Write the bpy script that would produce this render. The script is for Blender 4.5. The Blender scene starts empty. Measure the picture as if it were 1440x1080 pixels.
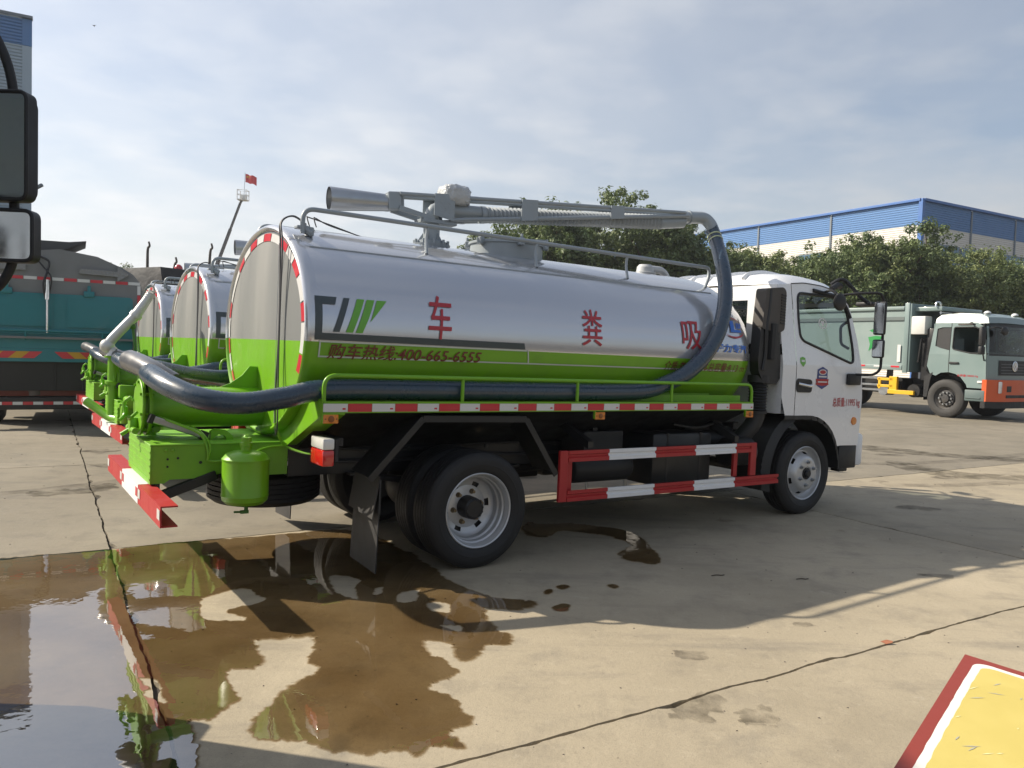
import bpy, bmesh, math, random
from mathutils import Vector, Matrix, noise as mnoise
from mathutils.geometry import tessellate_polygon
random.seed(7)
S = bpy.context.scene
COL = S.collection

# ------------------------------------------------------------------ camera
CAM_H = 1.526
CAM_M = ((0.99952879, 0.0, -0.03069518), (0.00137468, 0.99899665, 0.04476391), (0.03066438, -0.04478502, 0.99852591))
cd = bpy.data.cameras.new('camera'); cam = bpy.data.objects.new('camera', cd); COL.objects.link(cam)
cd.sensor_fit = 'HORIZONTAL'; cd.sensor_width = 36.0; cd.lens = 1094.818 / 1440 * 36.0
cd.clip_start = 0.05; cd.clip_end = 3000
mw = Matrix.Identity(4)
for r in range(3):
    mw[r][0] = CAM_M[r][0]; mw[r][1] = CAM_M[r][2]; mw[r][2] = -CAM_M[r][1]
mw[2][3] = CAM_H
cam.matrix_world = mw
S.camera = cam

# ------------------------------------------------------------------ sun, sky, exposure
SUN_EL = math.radians(36.5); SUN_AZ = math.radians(-78.0)      # azimuth clockwise from +Y
to_sun = Vector((math.sin(SUN_AZ) * math.cos(SUN_EL), math.cos(SUN_AZ) * math.cos(SUN_EL), math.sin(SUN_EL)))
sl = bpy.data.lights.new('sun', 'SUN'); sun = bpy.data.objects.new('sun', sl); COL.objects.link(sun)
sl.energy = 4.9; sl.angle = math.radians(0.6); sl.color = (1.0, 0.90, 0.75)
sun.rotation_euler = (-to_sun).to_track_quat('-Z', 'Y').to_euler(); sun.location = (-10, 0, 30)

W = bpy.data.worlds.new('World'); S.world = W; W.use_nodes = True
def build_world():
    nt = W.node_tree; nt.nodes.clear(); N = nt.nodes.new; L = nt.links.new
    sky = N('ShaderNodeTexSky'); sky.sky_type = 'NISHITA'; sky.sun_disc = False
    sky.sun_elevation = SUN_EL; sky.sun_rotation = SUN_AZ % (2 * math.pi)
    sky.altitude = 50; sky.air_density = 1.0; sky.dust_density = 2.2; sky.ozone_density = 1.2
    tc = N('ShaderNodeTexCoord'); sp = N('ShaderNodeSeparateXYZ'); L(tc.outputs['Generated'], sp.inputs[0])
    zc = N('ShaderNodeMath'); zc.operation = 'MAXIMUM'; zc.inputs[1].default_value = 0.0; L(sp.outputs[2], zc.inputs[0])
    za = N('ShaderNodeMath'); za.operation = 'ADD'; za.inputs[1].default_value = 0.12; L(zc.outputs[0], za.inputs[0])
    dx = N('ShaderNodeMath'); dx.operation = 'DIVIDE'; L(sp.outputs[0], dx.inputs[0]); L(za.outputs[0], dx.inputs[1])
    dy = N('ShaderNodeMath'); dy.operation = 'DIVIDE'; L(sp.outputs[1], dy.inputs[0]); L(za.outputs[0], dy.inputs[1])
    cb = N('ShaderNodeCombineXYZ'); L(dx.outputs[0], cb.inputs[0]); L(dy.outputs[0], cb.inputs[1])
    n1 = N('ShaderNodeTexNoise'); n1.inputs['Scale'].default_value = 0.75; n1.inputs['Detail'].default_value = 8; n1.inputs['Roughness'].default_value = 0.52; n1.inputs['Distortion'].default_value = 0.5
    L(cb.outputs[0], n1.inputs['Vector'])
    r1 = N('ShaderNodeValToRGB'); r1.color_ramp.elements[0].position = 0.34; r1.color_ramp.elements[1].position = 0.66; L(n1.outputs['Fac'], r1.inputs[0])
    n2 = N('ShaderNodeTexNoise'); n2.inputs['Scale'].default_value = 3.2; n2.inputs['Detail'].default_value = 6; n2.inputs['Roughness'].default_value = 0.5
    L(cb.outputs[0], n2.inputs['Vector'])
    r2 = N('ShaderNodeValToRGB'); r2.color_ramp.elements[0].position = 0.45; r2.color_ramp.elements[1].position = 0.75; L(n2.outputs['Fac'], r2.inputs[0])
    mm = N('ShaderNodeMath'); mm.operation = 'MULTIPLY_ADD'; mm.inputs[1].default_value = 0.35; L(r2.outputs[0], mm.inputs[0])
    m1 = N('ShaderNodeMath'); m1.operation = 'MULTIPLY'; m1.inputs[1].default_value = 0.55; L(r1.outputs[0], m1.inputs[0]); L(m1.outputs[0], mm.inputs[2])
    # thin veil everywhere: a hazy white sky, bluer high up
    veil = N('ShaderNodeMath'); veil.operation = 'MULTIPLY_ADD'; veil.inputs[1].default_value = 1.00; veil.inputs[2].default_value = 0.34; veil.use_clamp = True; L(mm.outputs[0], veil.inputs[0])
    # the veil is thick near the horizon and thins towards the zenith
    ex = N('ShaderNodeMath'); ex.operation = 'MULTIPLY'; ex.inputs[1].default_value = -2.4; L(zc.outputs[0], ex.inputs[0])
    ee = N('ShaderNodeMath'); ee.operation = 'EXPONENT'; L(ex.outputs[0], ee.inputs[0])
    em = N('ShaderNodeMath'); em.operation = 'MULTIPLY_ADD'; em.inputs[1].default_value = 0.80; em.inputs[2].default_value = 0.30; em.use_clamp = True; L(ee.outputs[0], em.inputs[0])
    vm = N('ShaderNodeMath'); vm.operation = 'MULTIPLY'; L(veil.outputs[0], vm.inputs[0]); L(em.outputs[0], vm.inputs[1])
    mx = N('ShaderNodeMix'); mx.data_type = 'RGBA'
    L(vm.outputs[0], mx.inputs['Factor']); L(sky.outputs[0], mx.inputs['A'])
    # the lit veil is brighter towards the sun (forward scattering)
    dt = N('ShaderNodeVectorMath'); dt.operation = 'DOT_PRODUCT'; nv = N('ShaderNodeVectorMath'); nv.operation = 'NORMALIZE'; L(tc.outputs['Generated'], nv.inputs[0]); L(nv.outputs[0], dt.inputs[0]); dt.inputs[1].default_value = tuple(to_sun)
    ph = N('ShaderNodeMath'); ph.operation = 'MULTIPLY_ADD'; ph.inputs[1].default_value = 0.46; ph.inputs[2].default_value = 0.70; L(dt.outputs['Value'], ph.inputs[0])
    cs = N('ShaderNodeVectorMath'); cs.operation = 'SCALE'; cs.inputs[0].default_value = CLOUD[:3]; L(ph.outputs[0], cs.inputs['Scale']); L(cs.outputs[0], mx.inputs['B'])
    bg = N('ShaderNodeBackground'); bg.inputs['Strength'].default_value = SKY_STR; L(mx.outputs['Result'], bg.inputs[0])
    out = N('ShaderNodeOutputWorld'); L(bg.outputs[0], out.inputs[0])
CLOUD = (7.2, 7.3, 7.45, 1); SKY_STR = 0.10
build_world()
vs = S.view_settings; vs.view_transform = 'Standard'; vs.look = 'None'; vs.exposure = 0.50; vs.gamma = 1.0; vs.use_curve_mapping = False
S.cycles.max_bounces = 8; S.cycles.transparent_max_bounces = 24; S.cycles.caustics_reflective = False; S.cycles.caustics_refractive = False

# ------------------------------------------------------------------ materials
MATS = {}
def nodes_of(m):
    m.use_nodes = True; nt = m.node_tree; nt.nodes.clear(); return nt, nt.nodes.new, nt.links.new
def paint(name, col, rough=0.4, metal=0.0, coat=0.0, dirt=0.12, dcol=(0.20, 0.17, 0.13), dscale=3.0, bump=0.0, bscale=60.0, spec=0.5, streak=False, bdist=0.002, rvar=0.22):
    if name in MATS: return MATS[name]
    m = bpy.data.materials.new(name); nt, N, L = nodes_of(m)
    b = N('ShaderNodeBsdfPrincipled'); o = N('ShaderNodeOutputMaterial'); L(b.outputs[0], o.inputs[0])
    tc = N('ShaderNodeTexCoord'); vec = tc.outputs['Object']
    if streak:
        mp = N('ShaderNodeMapping'); mp.inputs['Scale'].default_value = (1, 1, 0.12); L(vec, mp.inputs[0]); vec = mp.outputs[0]
    n = N('ShaderNodeTexNoise'); n.inputs['Scale'].default_value = dscale; n.inputs['Detail'].default_value = 7; n.inputs['Roughness'].default_value = 0.62; L(vec, n.inputs['Vector'])
    rp = N('ShaderNodeValToRGB'); rp.color_ramp.elements[0].position = 0.42; rp.color_ramp.elements[1].position = 0.78; L(n.outputs['Fac'], rp.inputs[0])
    ml = N('ShaderNodeMath'); ml.operation = 'MULTIPLY'; ml.inputs[1].default_value = dirt; L(rp.outputs[0], ml.inputs[0])
    mx = N('ShaderNodeMix'); mx.data_type = 'RGBA'; L(ml.outputs[0], mx.inputs['Factor']); mx.inputs['A'].default_value = (*col, 1); mx.inputs['B'].default_value = (*dcol, 1)
    L(mx.outputs['Result'], b.inputs['Base Color'])
    ra = N('ShaderNodeMath'); ra.operation = 'MULTIPLY_ADD'; ra.inputs[1].default_value = rvar; ra.inputs[2].default_value = rough; ra.use_clamp = True; L(rp.outputs[0], ra.inputs[0]); L(ra.outputs[0], b.inputs['Roughness'])
    b.inputs['Metallic'].default_value = metal; b.inputs['Coat Weight'].default_value = coat; b.inputs['Coat Roughness'].default_value = 0.06
    b.inputs['Specular IOR Level'].default_value = spec
    if bump:
        n2 = N('ShaderNodeTexNoise'); n2.inputs['Scale'].default_value = bscale; n2.inputs['Detail'].default_value = 5; L(tc.outputs['Object'], n2.inputs['Vector'])
        bp = N('ShaderNodeBump'); bp.inputs['Strength'].default_value = bump; bp.inputs['Distance'].default_value = bdist; L(n2.outputs['Fac'], bp.inputs['Height']); L(bp.outputs[0], b.inputs['Normal'])
    MATS[name] = m; return m
def front_only(N, L, fres):
    # a thin sheet: no total internal reflection for light leaving through its underside
    g = N('ShaderNodeNewGeometry'); s = N('ShaderNodeMath'); s.operation = 'SUBTRACT'; s.inputs[0].default_value = 1.0; L(g.outputs['Backfacing'], s.inputs[1])
    q = N('ShaderNodeMath'); q.operation = 'MULTIPLY'; L(fres.outputs[0], q.inputs[0]); L(s.outputs[0], q.inputs[1]); return q.outputs[0]
def glass(name, tint=(0.66, 0.71, 0.71), rough=0.0):
    if name in MATS: return MATS[name]
    m = bpy.data.materials.new(name); nt, N, L = nodes_of(m)
    t = N('ShaderNodeBsdfTransparent'); t.inputs[0].default_value = (*tint, 1)
    g = N('ShaderNodeBsdfGlossy'); g.inputs['Roughness'].default_value = rough; g.inputs[0].default_value = (1, 1, 1, 1)
    f = N('ShaderNodeFresnel'); f.inputs[0].default_value = 1.5; mx = N('ShaderNodeMixShader'); o = N('ShaderNodeOutputMaterial')
    L(front_only(N, L, f), mx.inputs[0]); L(t.outputs[0], mx.inputs[1]); L(g.outputs[0], mx.inputs[2]); L(mx.outputs[0], o.inputs[0])
    MATS[name] = m; return m

# colours (linear base values)
silver   = paint('silver_tank_paint', (0.60, 0.615, 0.645), 0.15, 0.60, 0.7, dirt=0.05, dcol=(0.42, 0.40, 0.37), dscale=1.2, rvar=0.05, bump=0.10, bscale=2.2, bdist=0.02)
headwht  = paint('head_paint', (0.205, 0.212, 0.21), 0.42, 0.0, 0.1, dirt=0.22, dcol=(0.44, 0.42, 0.38), dscale=2.2, streak=True)
lime     = paint('lime_green_paint', (0.165, 0.41, 0.009), 0.34, 0.0, 0.12, dirt=0.32, dcol=(0.12, 0.19, 0.04), dscale=5.0, bump=0.06, bscale=14, bdist=0.01)
limedull = paint('lime_green_plate', (0.175, 0.42, 0.018), 0.48, 0.0, 0.05, dirt=0.35, dcol=(0.12, 0.22, 0.05), dscale=7.0)
greypnt  = paint('grey_pipe_paint', (0.30, 0.34, 0.37), 0.38, 0.1, 0.2, dirt=0.12, dscale=9)
steel    = paint('brushed_steel', (0.42, 0.44, 0.46), 0.28, 0.85, 0.0, dirt=0.2, dcol=(0.25, 0.24, 0.22), dscale=14)
chrome   = paint('chrome', (0.75, 0.76, 0.78), 0.10, 1.0, 0.0, dirt=0.1)
rimpnt   = paint('rim_paint', (0.52, 0.53, 0.54), 0.34, 0.45, 0.15, dirt=0.18, dcol=(0.22, 0.19, 0.16), dscale=10)
black    = paint('black_chassis_paint', (0.007, 0.0075, 0.009), 0.42, 0.0, 0.1, dirt=0.35, dcol=(0.022, 0.020, 0.017), dscale=6)
blackpl  = paint('black_plastic', (0.013, 0.0135, 0.015), 0.5, 0.0, 0.0, dirt=0.3, dcol=(0.035, 0.032, 0.03), dscale=8, bump=0.15, bscale=220)
brownpl  = paint('brown_plastic', (0.060, 0.053, 0.047), 0.52, dirt=0.3, dcol=(0.07, 0.06, 0.05), dscale=6, bump=0.15, bscale=220)  # brown-grey base, lightened to carry the sunlight on the intake top
rubber   = paint('tyre_rubber', (0.011, 0.011, 0.012), 0.6, dirt=0.45, dcol=(0.032, 0.030, 0.028), dscale=9, bump=0.25, bscale=150)
hosemat  = paint('blue_black_hose', (0.026, 0.050, 0.080), 0.26, 0.0, 0.35, dirt=0.4, dcol=(0.045, 0.052, 0.062), dscale=12, bump=0.2, bscale=90)
hosegrey = paint('grey_hose', (0.075, 0.080, 0.088), 0.30, 0.0, 0.3, dirt=0.5, dcol=(0.12, 0.12, 0.12), dscale=8, bump=0.3, bscale=60)  # lighter and greyer base than the main hose
cabwhite = paint('white_cab_paint', (0.80, 0.81, 0.82), 0.22, 0.0, 0.8, dirt=0.06, dcol=(0.55, 0.53, 0.50), dscale=2.5)
redpnt   = paint('red_guard_paint', (0.40, 0.018, 0.020), 0.42, dirt=0.15, dcol=(0.22, 0.03, 0.03), dscale=6)
whitepnt = paint('white_guard_paint', (0.76, 0.77, 0.78), 0.42, dirt=0.12, dcol=(0.5, 0.48, 0.45), dscale=6)
redtape  = paint('red_reflective_tape', (0.55, 0.020, 0.035), 0.32, coat=0.4, dirt=0.12, dcol=(0.4, 0.12, 0.10), dscale=12)
whtape   = paint('white_reflective_tape', (0.66, 0.66, 0.65), 0.32, coat=0.4, dirt=0.15, dcol=(0.5, 0.48, 0.45), dscale=12)
amber    = paint('amber_lens', (0.70, 0.22, 0.02), 0.25, coat=0.6, dirt=0.15)
redlens  = paint('red_lens', (0.55, 0.01, 0.012), 0.15, coat=1.0, dirt=0.05, bump=0.5, bscale=90)
clearlens= paint('clear_lens', (0.72, 0.72, 0.70), 0.12, coat=1.0, dirt=0.1, bump=0.5, bscale=90)
redtext  = paint('dark_red_lettering', (0.42, 0.020, 0.030), 0.35, coat=0.3, dirt=0.05)
maroon   = paint('maroon_lettering', (0.16, 0.022, 0.018), 0.4, dirt=0.05)
bluetext = paint('blue_lettering', (0.035, 0.16, 0.62), 0.35, dirt=0.05)
darkgrey = paint('dark_grey_decal', (0.045, 0.062, 0.068), 0.35, coat=0.3, dirt=0.05)
decalgrn = paint('green_decal', (0.13, 0.40, 0.03), 0.35, coat=0.3, dirt=0.05)
linewht  = paint('pale_line_decal', (0.55, 0.58, 0.52), 0.4, dirt=0.1)
navy     = paint('navy_decal', (0.04, 0.06, 0.22), 0.35, dirt=0.05)
wrap     = paint('plastic_wrap', (0.50, 0.52, 0.53), 0.22, coat=0.5, dirt=0.3, dcol=(0.3, 0.3, 0.3), dscale=25, bump=0.9, bscale=35, bdist=0.02)
cable    = paint('cable_sheath', (0.02, 0.021, 0.024), 0.5, dirt=0.1)
brassy   = paint('brass_nuts', (0.22, 0.17, 0.10), 0.4, 0.7, dirt=0.4)
mirrorm  = paint('mirror_glass', (0.80, 0.82, 0.83), 0.015, 1.0, dirt=0.02)
winglass = glass('window_glass')
seatm    = paint('grey_seat_fabric', (0.06, 0.062, 0.066), 0.8, dirt=0.2)

# ------------------------------------------------------------------ mesh helpers
def frame_of(d):
    d = Vector(d).normalized(); u = Vector((0, 0, 1)) if abs(d.z) < 0.9 else Vector((1, 0, 0))
    a = d.cross(u).normalized(); return a, d.cross(a).normalized(), d
class MB:
    def __init__(s): s.v = []; s.f = []; s.m = []; s.cur = 0
    def add(s, vs, fs):
        o = len(s.v); s.v += [tuple(p) for p in vs]; s.f += [tuple(i + o for i in q) for q in fs]; s.m += [s.cur] * len(fs); return s
    def box(s, c, size, R=None, ch=0.0):
        hx, hy, hz = (max(q, 1e-4) / 2 for q in size); c = Vector(c)
        def T(p): p = Vector(p); return c + (R @ p if R is not None else p)
        if ch <= 0:
            vs = [T((sx * hx, sy * hy, sz * hz)) for sx in (-1, 1) for sy in (-1, 1) for sz in (-1, 1)]
            return s.add(vs, [(0, 1, 3, 2), (4, 6, 7, 5), (0, 4, 5, 1), (2, 3, 7, 6), (0, 2, 6, 4), (1, 5, 7, 3)])
        ch = min(ch, hx * 0.9, hy * 0.9, hz * 0.9); bm = bmesh.new()
        bmesh.ops.create_cube(bm, size=1.0)
        for v in bm.verts: v.co = Vector((v.co.x * 2 * hx, v.co.y * 2 * hy, v.co.z * 2 * hz))
        bmesh.ops.bevel(bm, geom=bm.edges[:] , offset=ch, segments=1 if ch < 0.008 else 2, affect='EDGES', profile=0.5)
        bm.verts.index_update(); s.add([T(v.co) for v in bm.verts], [[v.index for v in f.verts] for f in bm.faces]); bm.free(); return s
    def cyl(s, a, b, r, r2=None, n=16, cap=True):
        a = Vector(a); b = Vector(b); r2 = r if r2 is None else r2; e1, e2, d = frame_of(b - a)
        vs = []
        for p, q in ((a, r), (b, r2)):
            for i in range(n):
                t = 2 * math.pi * i / n; vs.append(p + e1 * (q * math.cos(t)) + e2 * (q * math.sin(t)))
        fs = [(i, (i + 1) % n, n + (i + 1) % n, n + i) for i in range(n)]
        if cap: fs += [tuple(range(n - 1, -1, -1)), tuple(range(n, 2 * n))]
        return s.add(vs, fs)
    def tube(s, pts, r, n=8, cap=True, closed=False, flat=1.0):
        P = [Vector(p) for p in pts]; k = len(P); R = r if isinstance(r, (list, tuple)) else [r] * k
        T = []
        for i in range(k):
            a = P[(i - 1) % k] if (closed or i) else P[0]; b = P[(i + 1) % k] if (closed or i < k - 1) else P[-1]
            T.append((b - a).normalized())
        e1, e2, _ = frame_of(T[0]); vs = []
        for i in range(k):
            e1 = (e1 - T[i] * e1.dot(T[i])).normalized(); e2 = T[i].cross(e1)
            for j in range(n):
                t = 2 * math.pi * (j + 0.5) / n; vs.append(P[i] + e1 * (R[i] * math.cos(t)) + e2 * (R[i] * flat * math.sin(t)))
        fs = []
        for i in range(k if closed else k - 1):
            i2 = (i + 1) % k
            fs += [(i * n + j, i * n + (j + 1) % n, i2 * n + (j + 1) % n, i2 * n + j) for j in range(n)]
        if cap and not closed: fs += [tuple(range(n - 1, -1, -1)), tuple(range((k - 1) * n, k * n))]
        return s.add(vs, fs)
    def lathe(s, prof, c, axis, n=32, skip=None):
        """prof: list of (radius, distance along axis)"""
        c = Vector(c); e1, e2, d = frame_of(axis); k = len(prof); vs = []
        for (r, t) in prof:
            for i in range(n):
                a = 2 * math.pi * i / n; vs.append(c + d * t + e1 * (r * math.cos(a)) + e2 * (r * math.sin(a)))
        fs = []
        for q in range(k - 1):
            for i in range(n):
                if skip and skip(q, i): continue
                fs.append((q * n + i, q * n + (i + 1) % n, (q + 1) * n + (i + 1) % n, (q + 1) * n + i))
        return s.add(vs, fs)
    def prism(s, poly, vec):
        vec = Vector(vec); n = len(poly); P = [Vector(p) for p in poly]
        return s.add(P + [p + vec for p in P], [tuple(range(n - 1, -1, -1)), tuple(range(n, 2 * n))] + [(i, (i + 1) % n, n + (i + 1) % n, n + i) for i in range(n)])
    def bar(s, a, b, w, h, up=(0, 0, 1), ch=0.0):
        a = Vector(a); b = Vector(b); d = (b - a); L_ = d.length; x = d.normalized(); u = Vector(up); y = u.cross(x).normalized(); z = x.cross(y)
        R = Matrix((x, y, z)).transposed(); return s.box((a + b) / 2, (L_, w, h), R, ch)
    def sphere(s, c, r, n=16, m=10, z0=-1.0):
        c = Vector(c); r = r if isinstance(r, (tuple, list)) else (r, r, r); vs = []; fs = []
        for j in range(m + 1):
            t = math.asin(z0) + (math.pi / 2 - math.asin(z0)) * j / m
            for i in range(n):
                a = 2 * math.pi * i / n; vs.append(c + Vector((r[0] * math.cos(t) * math.cos(a), r[1] * math.cos(t) * math.sin(a), r[2] * math.sin(t))))
        for j in range(m): fs += [(j * n + i, j * n + (i + 1) % n, (j + 1) * n + (i + 1) % n, (j + 1) * n + i) for i in range(n)]
        return s.add(vs, fs)
    def build(s, name, mats, parent=None, smooth=35, **k):
        me = bpy.data.meshes.new(name); me.from_pydata([tuple(p) for p in s.v], [], s.f)
        mats = mats if isinstance(mats, (list, tuple)) else [mats]
        for m in mats: me.materials.append(m)
        if len(mats) > 1: me.polygons.foreach_set('material_index', s.m)
        bm = bmesh.new(); bm.from_mesh(me); bmesh.ops.remove_doubles(bm, verts=bm.verts, dist=1e-5); bmesh.ops.recalc_face_normals(bm, faces=bm.faces); bm.to_mesh(me); bm.free()
        if smooth:
            me.polygons.foreach_set('use_smooth', [True] * len(me.polygons)); me.set_sharp_from_angle(angle=math.radians(smooth))
        me.update(); o = bpy.data.objects.new(name, me); COL.objects.link(o)
        if parent is not None: o.parent = parent
        return tag(o, **k)
def tag(o, label=None, cat=None, group=None, kind=None):
    if label: o['label'] = label
    if cat: o['category'] = cat
    if group: o['group'] = group
    if kind: o['kind'] = kind
    return o
def empty(name, loc=(0, 0, 0), R=None, **k):
    o = bpy.data.objects.new(name, None); COL.objects.link(o); o.empty_display_size = 0.2
    m = (R.to_4x4() if R is not None else Matrix.Identity(4)); m.translation = Vector(loc); o.matrix_world = m
    return tag(o, **k)
def share(name, src, parent, loc=(0, 0, 0), rot=(0, 0, 0), scale=(1, 1, 1)):
    o = bpy.data.objects.new(name, src.data); COL.objects.link(o); o.parent = parent; o.location = loc; o.rotation_euler = rot; o.scale = scale; return o
KIDS = {}
def copy_tree(o, parent=None):
    c = o.copy(); COL.objects.link(c)
    if parent is not None: c.parent = parent
    for ch in [q for q in bpy.data.objects if q.parent == o]: copy_tree(ch, c)
    return c
def catmull(P, per=8, closed=False):
    P = [Vector(p) for p in P]; n = len(P); out = []
    for i in range(n if closed else n - 1):
        g = (lambda k: P[k % n]) if closed else (lambda k: P[min(max(k, 0), n - 1)])
        a, b, c, d = g(i - 1), g(i), g(i + 1), g(i + 2)
        for j in range(per):
            t = j / per; out.append(0.5 * ((2 * b) + (c - a) * t + (2 * a - 5 * b + 4 * c - d) * t * t + (3 * b - a - 3 * c + d) * t ** 3))
    if not closed: out.append(P[-1])
    return out
def rounded(P, r, per=5, closed=False):
    """polyline with its inner corners rounded"""
    P = [Vector(p) for p in P]; n = len(P); out = []
    for i in range(n):
        if not closed and i in (0, n - 1): out.append(P[i]); continue
        a, b, c = P[i - 1], P[i], P[(i + 1) % n]; d1 = (a - b); d2 = (c - b); q = min(r, d1.length * 0.49, d2.length * 0.49)
        s_, e_ = b + d1.normalized() * q, b + d2.normalized() * q
        for j in range(per + 1):
            t = j / per; out.append((1 - t) ** 2 * s_ + 2 * t * (1 - t) * b + t * t * e_)
    return out

# flat decals (lettering and shapes) laid over a surface: fn maps (x, z) in the plane to a point
def shape_mesh(polys):
    """list of 2-D polygons -> (verts, faces)"""
    vs = []; fs = []
    for p in polys:
        t = tessellate_polygon([[Vector((q[0], q[1], 0)) for q in p]]); o = len(vs); vs += [(q[0], q[1]) for q in p]; fs += [tuple(i + o for i in f) for f in t]
    return vs, fs
def text_mesh(txt, bold=0.0, shear=0.0, space=1.0):
    """lettering scaled to the unit box"""
    cu = bpy.data.curves.new('lettering', 'FONT'); cu.body = txt; cu.offset = bold; cu.shear = shear; cu.space_character = space; cu.resolution_u = 3
    ob = bpy.data.objects.new('lettering', cu); COL.objects.link(ob)
    dg = bpy.context.evaluated_depsgraph_get(); dg.update(); me = bpy.data.meshes.new_from_object(ob.evaluated_get(dg))
    vs = [(v.co.x, v.co.y) for v in me.vertices]; fs = [tuple(p.vertices) for p in me.polygons]
    COL.objects.unlink(ob); bpy.data.objects.remove(ob); bpy.data.curves.remove(cu); bpy.data.meshes.remove(me)
    x0 = min(v[0] for v in vs); x1 = max(v[0] for v in vs); y0 = min(v[1] for v in vs); y1 = max(v[1] for v in vs)
    return [((v[0] - x0) / (x1 - x0), (v[1] - y0) / (y1 - y0)) for v in vs], fs
def decal(name, vf, fn, mat, parent, step=0.04, cut='z'):
    vs, fs = vf; bm = bmesh.new(); B_ = [bm.verts.new((v[0], 0, v[1])) for v in vs]
    for f in fs:
        try: bm.faces.new([B_[i] for i in f])
        except ValueError: pass
    if step:
        for ax, no in ((0, (1, 0, 0)), (2, (0, 0, 1))):
            if cut == 'z' and ax == 0: continue
            lo = min(v.co[ax] for v in bm.verts); hi = max(v.co[ax] for v in bm.verts); k = int((hi - lo) / step)
            for i in range(1, k + 1):
                co = [0, 0, 0]; co[ax] = lo + i * step - 1e-4
                bmesh.ops.bisect_plane(bm, geom=bm.verts[:] + bm.edges[:] + bm.faces[:], plane_co=co, plane_no=no)
    for v in bm.verts: v.co = fn(v.co.x, v.co.z)
    me = bpy.data.meshes.new(name); bm.to_mesh(me); bm.free(); me.materials.append(mat)
    o = bpy.data.objects.new(name, me); COL.objects.link(o); o.parent = parent; return o
def fit(vf, x0, x1, z0, z1): return [(x0 + v[0] * (x1 - x0), z0 + v[1] * (z1 - z0)) for v in vf[0]], vf[1]

# ================================================================== SETTING
def concrete_mat():
    m = bpy.data.materials.new('concrete_yard'); nt, N, L = nodes_of(m)
    b = N('ShaderNodeBsdfPrincipled'); o = N('ShaderNodeOutputMaterial'); L(b.outputs[0], o.inputs[0])
    g = N('ShaderNodeNewGeometry'); oi = N('ShaderNodeObjectInfo')
    def noise(sc, det=6, rough=0.6, dist=0.0, vec=g.outputs['Position']):
        n = N('ShaderNodeTexNoise'); n.inputs['Scale'].default_value = sc; n.inputs['Detail'].default_value = det; n.inputs['Roughness'].default_value = rough; n.inputs['Distortion'].default_value = dist; L(vec, n.inputs['Vector']); return n.outputs['Fac']
    def ramp(f, a, b_, ca=(0, 0, 0, 1), cb=(1, 1, 1, 1)):
        r = N('ShaderNodeValToRGB'); e = r.color_ramp.elements; e[0].position = a; e[1].position = b_; e[0].color = ca; e[1].color = cb; L(f, r.inputs[0]); return r.outputs[0]
    def mix(f, A, B, mode='MIX', k=None):
        x = N('ShaderNodeMix'); x.data_type = 'RGBA'; x.blend_type = mode
        if k is not None:
            q = N('ShaderNodeMath'); q.operation = 'MULTIPLY'; q.inputs[1].default_value = k; L(f, q.inputs[0]); f = q.outputs[0]
        L(f, x.inputs['Factor'])
        for nm, v in (('A', A), ('B', B)):
            if isinstance(v, tuple): x.inputs[nm].default_value = (*v, 1)
            else: L(v, x.inputs[nm])
        return x.outputs['Result']
    base = mix(ramp(noise(0.55, 5, 0.6, 0.6), 0.32, 0.68), (0.335, 0.288, 0.213), (0.470, 0.405, 0.302))
    base = mix(ramp(noise(2.7, 7, 0.7), 0.5, 0.78), base, (0.215, 0.19, 0.155), k=0.7)
    base = mix(ramp(noise(1.1, 6, 0.65, 1.2), 0.60, 0.80), base, (0.165, 0.155, 0.14), k=0.65)
    base = mix(ramp(noise(9, 6, 0.7), 0.55, 0.75), base, (0.55, 0.48, 0.37), k=0.35)
    base = mix(ramp(noise(150, 3, 0.6), 0.52, 0.78), base, (0.16, 0.14, 0.12), k=0.45)
    base = mix(ramp(noise(48, 5, 0.7), 0.56, 0.72), base, (0.20, 0.175, 0.145), k=0.40)
    base = mix(ramp(noise(70, 4, 0.7), 0.60, 0.74), base, (0.58, 0.52, 0.42), k=0.35)
    base = mix(ramp(noise(26, 4, 0.5), 0.68, 0.76), base, (0.13, 0.115, 0.10), k=0.5)
    mp = N('ShaderNodeMapping'); mp.inputs['Rotation'].default_value = (0, 0, -0.54); mp.inputs['Scale'].default_value = (0.35, 2.2, 1); L(g.outputs['Position'], mp.inputs[0])
    base = mix(ramp(noise(1.3, 6, 0.7, 0.4, mp.outputs[0]), 0.54, 0.74), base, (0.20, 0.18, 0.155), k=0.55)
    base = mix(ramp(noise(5.5, 5, 0.75, 0.8), 0.64, 0.72), base, (0.50, 0.45, 0.37), k=0.4)
    # each slab was poured apart: a slight tint of its own
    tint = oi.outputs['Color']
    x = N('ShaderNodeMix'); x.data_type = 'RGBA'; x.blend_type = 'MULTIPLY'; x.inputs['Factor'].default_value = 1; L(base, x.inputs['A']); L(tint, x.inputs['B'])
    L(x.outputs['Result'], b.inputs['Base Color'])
    r = N('ShaderNodeMapRange'); r.inputs['To Min'].default_value = 0.62; r.inputs['To Max'].default_value = 0.88; L(noise(3, 4), r.inputs[0]); L(r.outputs[0], b.inputs['Roughness'])
    b.inputs['Specular IOR Level'].default_value = 0.3
    ad = N('ShaderNodeMath'); ad.operation = 'MULTIPLY_ADD'; ad.inputs[1].default_value = 0.35; L(noise(220, 3), ad.inputs[0]); L(noise(30, 6, 0.7), ad.inputs[2])
    bp = N('ShaderNodeBump'); bp.inputs['Strength'].default_value = 0.55; bp.inputs['Distance'].default_value = 0.006; L(ad.outputs[0], bp.inputs['Height']); L(bp.outputs[0], b.inputs['Normal'])
    return m
CONC = concrete_mat()
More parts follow.
